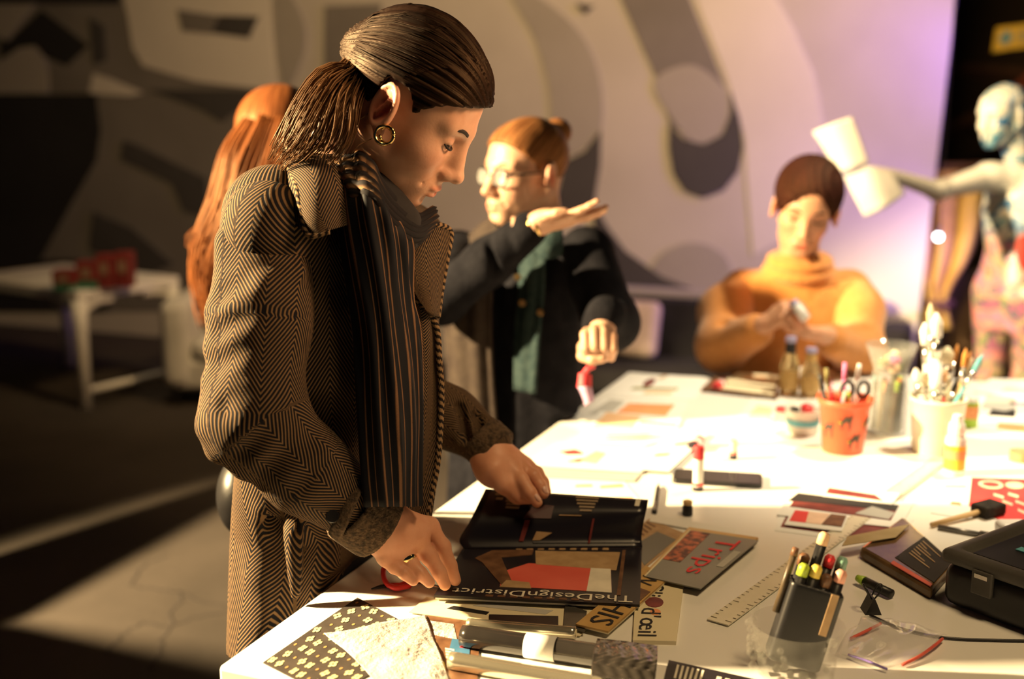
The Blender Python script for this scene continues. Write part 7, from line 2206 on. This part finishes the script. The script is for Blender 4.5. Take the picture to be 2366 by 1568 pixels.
for (px, py, h_, r_, lb_, capm) in ((1822, 912, 0.150, 0.024, 'dark necked glass bottle with a blue cap before the woman in orange', MATS['lilac_plastic']), (1870, 916, 0.125, 0.025, 'yellowish glass bottle with a blue stopper beside the dark necked one', MATS['lilac_plastic'])):
    b0 = T(px, py)
    t = thing('glass_bottle', b0, lb_, 'bottle', 'glass bottles at the far end')
    v, f = lathe_vf(b0, [(r_ * 0.85, 0), (r_, 0.004), (r_, h_ * 0.5), (r_ * 0.85, h_ * 0.62), (r_ * 0.5, h_ * 0.76), (r_ * 0.46, h_ * 0.92)], 28)
    mk('glass', v, f, mat('amber_glass', (0.80, 0.66, 0.36), rough=0.08, trans=0.75, ior=1.3), t, smooth=True)
    lathe('neck_band', b0 + [0, 0, h_ * 0.74], [(r_ * 0.58, 0), (r_ * 0.52, h_ * 0.16)], M_bplas if px < 1850 else M_ochre, t, 20)
    lathe('cap', b0 + [0, 0, h_ * 0.92], [(r_ * 0.55, 0), (r_ * 0.58, h_ * 0.02), (r_ * 0.55, h_ * 0.09), (r_ * 0.3, h_ * 0.10)], capm, t, 20)
    lathe('label', b0 + [0, 0, h_ * 0.12], [(r_ * 1.02, 0), (r_ * 1.02, h_ * 0.3)], M_ochre, t, 24)

# ---- folders and papers at the far end
fo = Sheet('folder', quad([(1620, 905), (1795, 925), (1800, 890), (1655, 874)], 0.0), 0.010, M_pr_brown, 'dark folder with papers in front of the woman in orange', 'folder')
fo.poly('pale_page', [(0.10, 0.10), (0.95, 0.05), (0.95, 0.42), (0.12, 0.48)], M_cream, 0.001)
fo.poly('picture', [(0.12, 0.55), (0.30, 0.55), (0.30, 0.90), (0.14, 0.92)], M_pr_maroon, 0.0012)
fo.poly('picture', [(0.40, 0.55), (0.75, 0.52), (0.75, 0.85), (0.42, 0.88)], M_ink, 0.0012)
ps = Sheet('paper', quad([(1668, 884), (1790, 896), (1800, 868), (1705, 862)], 0.0115), 0.002, M_cream, 'scrunched pinkish cream paper on the dark folder', 'paper')
ps.poly('pink_stain', [(0.3, 0.3), (0.8, 0.35), (0.7, 0.8), (0.25, 0.7)], M_pr_peach)
wv = Sheet('paper', quad([(1880, 905), (2000, 912), (1985, 878), (1885, 870)], 0.0), 0.0012, M_paper, 'white sheet behind the pens of the orange bucket', 'paper')
wv.rect('pink_line', 0.34, 0.0, 0.38, 1.0, M_pink)

# ---- scattered drawings along the left half of the table
def drawing(q, h, lbl, parts, base=M_paper, nm='drawing'):
    s = Sheet(nm, quad(q, h), 0.0010, base, lbl, 'drawing', 'drawings spread over the table')
    for (kind, *a) in parts:
        if kind == 'p': s.poly('drawn_shape', a[0], a[1])
        else: s.disc('drawn_shape', *a[:4], a[4])
    return s


drawing([(1395, 915), (1600, 925), (1640, 872), (1450, 862)], 0.0, 'far drawing of a red and green flower', [('d', 0.36, 0.62, 0.06, 0.20, M_pr_maroon), ('p', [(0.22, 0.30), (0.75, 0.36), (0.74, 0.46), (0.24, 0.40)], M_pr_green), ('p', [(0.40, 0.14), (0.72, 0.18), (0.72, 0.28), (0.42, 0.26)], M_pr_peach), ('p', [(0.40, 0.80), (0.46, 0.82), (0.50, 0.98), (0.45, 0.98)], M_pr_tan)])
drawing([(1338, 972), (1555, 985), (1590, 925), (1392, 918)], 0.0022, 'drawing with a long orange block and pale grey ground', [('p', [(0.30, 0.30), (0.86, 0.34), (0.88, 0.80), (0.36, 0.78)], M_pr_orange), ('p', [(0.02, 0.25), (0.26, 0.28), (0.30, 0.85), (0.12, 0.9)], M_greyp)])
drawing([(1360, 985), (1560, 1000), (1575, 965), (1385, 950)], 0.0044, 'peach coloured cut-out strip across the drawings', [('p', [(0.05, 0.10), (0.50, 0.08), (0.52, 0.90), (0.10, 0.95)], M_pr_peach), ('p', [(0.55, 0.42), (0.98, 0.40), (0.98, 0.52), (0.55, 0.54)], M_pr_green)])
drawing([(1290, 1020), (1490, 1030), (1620, 990), (1370, 990)], 0.0022, 'drawing crossed by red and olive strokes', [('p', [(0.40, 0.20), (0.80, 0.30), (0.95, 0.52), (0.85, 0.50), (0.45, 0.30)], M_pr_coral), ('p', [(0.30, 0.45), (0.70, 0.55), (0.72, 0.66), (0.32, 0.55)], M_pr_green)])
drawing([(1205, 1075), (1480, 1092), (1560, 1040), (1285, 1020)], 0.0044, 'grey drawing with red lips and a yellow face', [('p', [(0.14, 0.60), (0.24, 0.72), (0.32, 0.64), (0.36, 0.55), (0.24, 0.50)], M_pr_red), ('p', [(0.40, 0.28), (0.56, 0.22), (0.52, 0.66), (0.42, 0.72)], M_pr_peach), ('p', [(0.32, 0.22), (0.42, 0.24), (0.42, 0.40), (0.36, 0.34)], M_pr_brown), ('p', [(0.84, 0.10), (0.96, 0.14), (0.92, 0.62), (0.86, 0.60)], M_pr_green)])
drawing([(1215, 1100), (1465, 1112), (1480, 1095), (1220, 1078)], 0.0022, 'thin grey sheet edge under the lip drawing', [('p', [(0.05, 0.4), (0.95, 0.4), (0.95, 0.55), (0.05, 0.55)], M_greyp)], M_greyp)
drawing([(1185, 1160), (1492, 1172), (1440, 1108), (1245, 1100)], 0.0, 'white sheet with orange dashes behind the lifted page', [('p', [(0.45, 0.62), (0.62, 0.66), (0.62, 0.74), (0.46, 0.70)], M_pr_orange), ('p', [(0.70, 0.62), (0.94, 0.70), (0.94, 0.80), (0.70, 0.70)], M_pr_orange), ('p', [(0.70, 0.22), (0.95, 0.26), (0.95, 0.32), (0.70, 0.28)], M_pr_orange)])
drawing([(1440, 1082), (1545, 1090), (1640, 1000), (1560, 995)], 0.0066, 'pale grey sheet with dark twig marks left of the phone', [('p', [(0.30, 0.30), (0.60, 0.35), (0.62, 0.42), (0.32, 0.38)], M_pr_green), ('p', [(0.45, 0.60), (0.85, 0.70), (0.85, 0.76), (0.45, 0.66)], M_pr_brown)], M_paper)
drawing([(1690, 985), (1800, 995), (1815, 925), (1735, 920)], 0.0, 'faint yellow pencil drawing in the bright middle of the table', [('p', [(0.2, 0.25), (0.75, 0.30), (0.7, 0.7), (0.3, 0.75)], M_cream)])
drawing([(2240, 985), (2420, 1020), (2440, 905), (2260, 895)], 0.0, 'patterned sheet with dark figures at the far right edge', [('p', [(0.10, 0.45), (0.55, 0.42), (0.5, 0.85), (0.14, 0.90)], M_greyp), ('p', [(0.20, 0.30), (0.55, 0.34), (0.54, 0.52), (0.40, 0.44), (0.24, 0.46)], M_ink), ('p', [(0.35, 0.05), (0.98, 0.10), (0.98, 0.24), (0.36, 0.18)], M_pr_orange), ('p', [(0.45, 0.62), (0.9, 0.64), (0.9, 0.70), (0.45, 0.68)], M_pink)])
drawing([(2250, 905), (2430, 930), (2440, 880), (2290, 875)], 0.0024, 'white cut-out sheets stacked at the far right', [('p', [(0.3, 0.2), (0.9, 0.25), (0.9, 0.5), (0.35, 0.45)], M_greyp)])

# ---- black marker case standing in a clear bubble cup
mkc = T(1838, 1555)
mt = thing('marker_cup', mkc, 'clear bubbly plastic cup at the bottom holding the black marker case', 'cup')
v, f = lathe_vf(mkc, [(0.046, 0), (0.049, 0.003), (0.053, 0.03), (0.0590, 0.070), (0.0575, 0.0705), (0.0515, 0.03), (0.0475, 0.006), (0.02, 0.005)], 36)
mk('cup', v, f, M_clear, mt, smooth=True)
_r = random.Random(11)
for k in range(34):
    a = _r.uniform(2.3, 5.2); z = _r.uniform(0.006, 0.070)
    r0 = 0.0545 + 0.009 * z / 0.075
    c_ = mkc + [r0 * math.cos(a), r0 * math.sin(a), z]
    q = _r.uniform(0.004, 0.0075)
    lathe('bubble', c_, [(0.0005, -q * 0.95), (q * 0.7, -q * 0.7), (q, 0), (q * 0.7, q * 0.7), (0.0005, q * 0.95)], M_clear, mt, 10)
tp = nrm(V(1940, 1262, 1.5) - V(1845, 1500, 1.47))                 # lean of the case
tp = nrm([0.27, 0.06, 0.96])
sd = nrm(np.array([1.0, -0.1, 0]) - tp * (np.array([1.0, -0.1, 0]) @ tp)); nn = np.cross(tp, sd)
if nn[1] < 0: nn = -nn
Rk = np.stack([sd, nn, tp], 1)
ck = mkc + [-0.006, 0.002, 0.014]
kc = thing('marker_case', ck, 'slim black plastic case leaning in the clear cup', 'case')
S = Solid(ck - [0.06, 0.05, 0.02], ck + [0.10, 0.06, 0.13], 0.0014)
S.rbox(ck + tp * 0.056, (0.0348, 0.0195, 0.056), Rk, 0.008, 0.004)
S.rbox(ck + tp * 0.075, (0.0315, 0.0160, 0.062), Rk, 0.004, 0.003, 'cut')
a_, b_ = S.mesh(); mk('shell', a_, b_, M_bplas, kc, smooth=True)
box('tan_strip', ck + sd * 0.022 - nn * 0.0190 + tp * 0.080, (0.0050, 0.0009, 0.028), M_pr_tan, kc, Rk, bevel=0.0005)
mkn = [(-0.0235, -0.0078, 0.133, 0, 'lime green', mat('lime_cap', (0.42, 0.55, 0.05), rough=0.4)), (-0.0078, -0.0078, 0.136, 1, 'yellow', mat('yellow_cap', (0.72, 0.55, 0.10), rough=0.4)),
       (0.0078, -0.0078, 0.128, 2, 'dark', M_pr_brown), (0.0235, -0.0078, 0.139, 3, 'salmon pink', mat('pink_cap', (0.70, 0.34, 0.26), rough=0.4)),
       (-0.0235, 0.0078, 0.142, 4, 'brown', M_pr_brown), (-0.0078, 0.0078, 0.176, 5, 'peach', M_pr_peach), (0.0078, 0.0078, 0.150, 6, 'red', M_redcap), (0.0235, 0.0078, 0.152, 7, 'mint', mat('mint_cap', (0.24, 0.45, 0.36), rough=0.4))]
for (sx_, sy_, L_, ci, cn_, cm_) in mkn:
    b0 = ck + sd * sx_ + nn * sy_ + tp * 0.010
    t = thing('marker', b0, 'black marker with a %s end in the leaning case' % cn_, 'marker', 'markers in the black case')
    tube('barrel', [b0, b0 + tp * (L_ - 0.026)], 0.0068, M_bplas, t, seg=12)
    tube('end_cap', [b0 + tp * (L_ - 0.026), b0 + tp * (L_ - 0.014), b0 + tp * (L_ - 0.010)], [0.0073, 0.0073, 0.0045], cm_, t, seg=14)
bw = thing('pencil', ck + sd * -0.042, 'dark bronze stick leaning against the left of the marker case', 'pencil')
b0 = ck + sd * -0.0395 + nn * -0.002 + tp * 0.06
tube('barrel', [b0, b0 + tp * 0.078], 0.0045, mat('bronze_dark', (0.05, 0.035, 0.02), (0.10, 0.07, 0.04), rough=0.4, scale=30), bw, seg=8)
tube('end_cap', [b0 + tp * 0.078, b0 + tp * 0.088], [0.0050, 0.0045], M_pr_brown, bw, seg=8)

lm = thing('marker', T(2030, 1345), 'marker with a pale yellow green end lying right of the leaning case', 'marker', 'markers in the black case')
a, b = T(1972, 1330, 0.012), T(2060, 1372, 0.0085)
tube('barrel', [a + (b - a) * 0.3, b], 0.0072, M_bplas, lm, seg=12)
tube('end_cap', [a + (b - a) * 0.1, a + (b - a) * 0.3], [0.0050, 0.0078], M_lime, lm, seg=14)
# binder clip
bc2 = T(2012, 1412)
bt = thing('binder_clip', bc2, 'small black binder clip between the markers and the black case', 'clip')
v = []
for y in (-0.013, 0.013):
    v += [bc2 + np.array([-0.012, y, 0.0]), bc2 + np.array([0.012, y, 0.0]), bc2 + np.array([0.0015, y, 0.024]), bc2 + np.array([-0.0015, y, 0.024])]
mk('clip_body', v, [(0, 1, 2, 3), (7, 6, 5, 4), (0, 4, 5, 1), (1, 5, 6, 2), (2, 6, 7, 3), (3, 7, 4, 0)], M_bplas, bt)
for s_ in (-1, 1):
    tube('clip_handle', catmull([bc2 + [s_ * 0.002, -0.006, 0.022], bc2 + [s_ * 0.010, -0.009, 0.036], bc2 + [s_ * 0.013, 0, 0.042], bc2 + [s_ * 0.010, 0.009, 0.036], bc2 + [s_ * 0.002, 0.006, 0.022]], 16), 0.0013, M_bplas, bt, seg=6)

# ---- black hard case at the right
kq = [(2010, 1310), (2365, 1455), (2460, 1330), (2170, 1225)]
bcz = thing('hard_case', T(2240, 1330), 'large black plastic case with a grey lid at the right edge of the table', 'case')
ka = (T(*kq[0]) + T(*kq[1])) / 2
k0, k1 = T(2165, 1395), T(2440, 1500)
kd = nrm(k1 - k0); kp = np.cross([0, 0, 1], kd)
Lk_ = 0.17
kc0 = k0 + kd * Lk_ + kp * 0.12
Rk2 = np.stack([kd, kp, [0, 0, 1]], 1)
S = Solid(kc0 - 0.26, kc0 + 0.26, 0.005)
S.rbox(kc0 + [0, 0, 0.0335], (Lk_, 0.115, 0.033), Rk2, 0.018, 0.004)
a_, b_ = S.mesh(); mk('body', a_, b_, M_bplas, bcz, smooth=True)
S = Solid(kc0 - 0.26, kc0 + 0.26, 0.004)
S.rbox(kc0 + [0, 0, 0.076], (Lk_ + 0.004, 0.118, 0.011), Rk2, 0.009, 0.004)
S.rbox(kc0 + [0, 0, 0.090], (Lk_ - 0.022, 0.094, 0.010), Rk2, 0.004, 0.004, 'cut')
a_, b_ = S.mesh(); ld = mk('lid', a_, b_, M_gplas, bcz, smooth=True)
box('lid_panel', kc0 + [0, 0, 0.081], (Lk_ - 0.03, 0.086, 0.0012), M_bplas, ld, Rk2, bevel=0.001)
box('lid_mark', kc0 - kd * 0.10 - kp * 0.02 + [0, 0, 0.0835], (0.008, 0.008, 0.0008), M_sky, ld, Rk2)
for s_ in (-0.6, 0.5):
    lt = box('latch', kc0 - kp * 0.118 + kd * Lk_ * s_ + [0, 0, 0.055], (0.016, 0.004, 0.018), M_gplas, bcz, Rk2, bevel=0.002)
    box('latch_pin', kc0 - kp * 0.123 + kd * Lk_ * s_ + [0, 0, 0.066], (0.010, 0.0015, 0.003), M_silver, lt, Rk2)
tube('handle', catmull([kc0 - kd * (Lk_ + 0.001) - kp * 0.04 + [0, 0, 0.05], kc0 - kd * (Lk_ + 0.022) - kp * 0.03 + [0, 0, 0.05], kc0 - kd * (Lk_ + 0.022) + kp * 0.03 + [0, 0, 0.05], kc0 - kd * (Lk_ + 0.001) + kp * 0.04 + [0, 0, 0.05]], 16), 0.005, M_bplas, bcz, seg=8)
# clear zip pouch with a printed card, between markers and case
pq = [(1998, 1262), (2140, 1352), (2190, 1300), (2075, 1212)]
pch = Sheet('pouch', quad([(1985, 1290), (2150, 1388), (2205, 1325), (2085, 1215)], 0.0), 0.020, mat('amber_pouch', (0.10, 0.06, 0.03), (0.22, 0.13, 0.06), rough=0.18, scale=14), 'shiny brown plastic pouch with a barcode card against the black case', 'pouch', bevel=0.006)
pch.poly('barcode_card', [(0.42, 0.18), (0.98, 0.16), (0.98, 0.92), (0.46, 0.95)], M_ink, 0.001)
for k in range(7):
    pch.poly('barcode_line', [(0.50, 0.42 + k * 0.068), (0.82 - (k % 3) * 0.1, 0.40 + k * 0.068), (0.82 - (k % 3) * 0.1, 0.42 + k * 0.068), (0.50, 0.445 + k * 0.068)], M_pr_tan, 0.0016)
pch.poly('pink_stripe', [(0.44, 0.02), (0.98, 0.02), (0.98, 0.10), (0.44, 0.10)], M_pr_coral, 0.0012)
pst = Sheet('plaster_strip', quad([(1945, 1262), (1958, 1240), (2102, 1212), (2070, 1242)], 0.024), 0.0015, mat('plaster_tan', (0.42, 0.32, 0.15), (0.52, 0.41, 0.22), rough=0.5, scale=20), 'tan tongue-shaped strip lying over the brown pouch', 'strip', bevel=0.0005)

# ---- clear wrapper on the bare table at the bottom right
M_film = mat('cellophane_film', (0.80, 0.78, 0.80), rough=0.06, spec=1.0, alpha=0.22, coat=0.6)
rows = [[T(1930, 1510, 0.004), T(1990, 1518, 0.010), T(2050, 1545, 0.004)], [T(1960, 1460, 0.002), T(2040, 1480, 0.003), T(2120, 1525, 0.002)], [T(1985, 1440, 0.006), T(2070, 1455, 0.012), T(2165, 1480, 0.006)], [T(1990, 1425, 0.003), T(2080, 1432, 0.004), T(2190, 1468, 0.003)]]
wr_ = patch('clear_wrapper', rows, M_film, None, 30, 30, 0.0008, lambda u, v: 0.003 * np.sin(u * 7 + v * 5) * np.sin(v * 6) + 0.001 * np.sin(u * 21))
tag(wr_, 'crumpled clear wrapper with red edges on the bare table at the bottom right', 'wrapper')
tube('red_edge', catmull([T(2085, 1535, 0.004), T(2125, 1515, 0.006), T(2160, 1490, 0.008), T(2178, 1475, 0.006)], 14), 0.0022, M_pr_coral, wr_, seg=6)
tube('red_edge', catmull([T(1965, 1475, 0.004), T(2000, 1458, 0.006), T(2035, 1440, 0.008)], 10), 0.0022, M_pr_coral, wr_, seg=6)
tube('violet_edge', catmull([T(1960, 1512, 0.006), T(2000, 1525, 0.008), T(2050, 1545, 0.006)], 12), 0.0016, mat('violet_film', (0.25, 0.18, 0.55), rough=0.2), wr_, seg=6)
cab_ = tube('cable', catmull([T(2010, 1420, 0.003), T(2080, 1450, 0.003), T(2180, 1472, 0.003), T(2300, 1478, 0.003), T(2420, 1480, 0.003)], 40), 0.0018, M_bplas, None, seg=6)
tag(cab_, 'thin black cable curving across the table in front of the black case', 'cable')
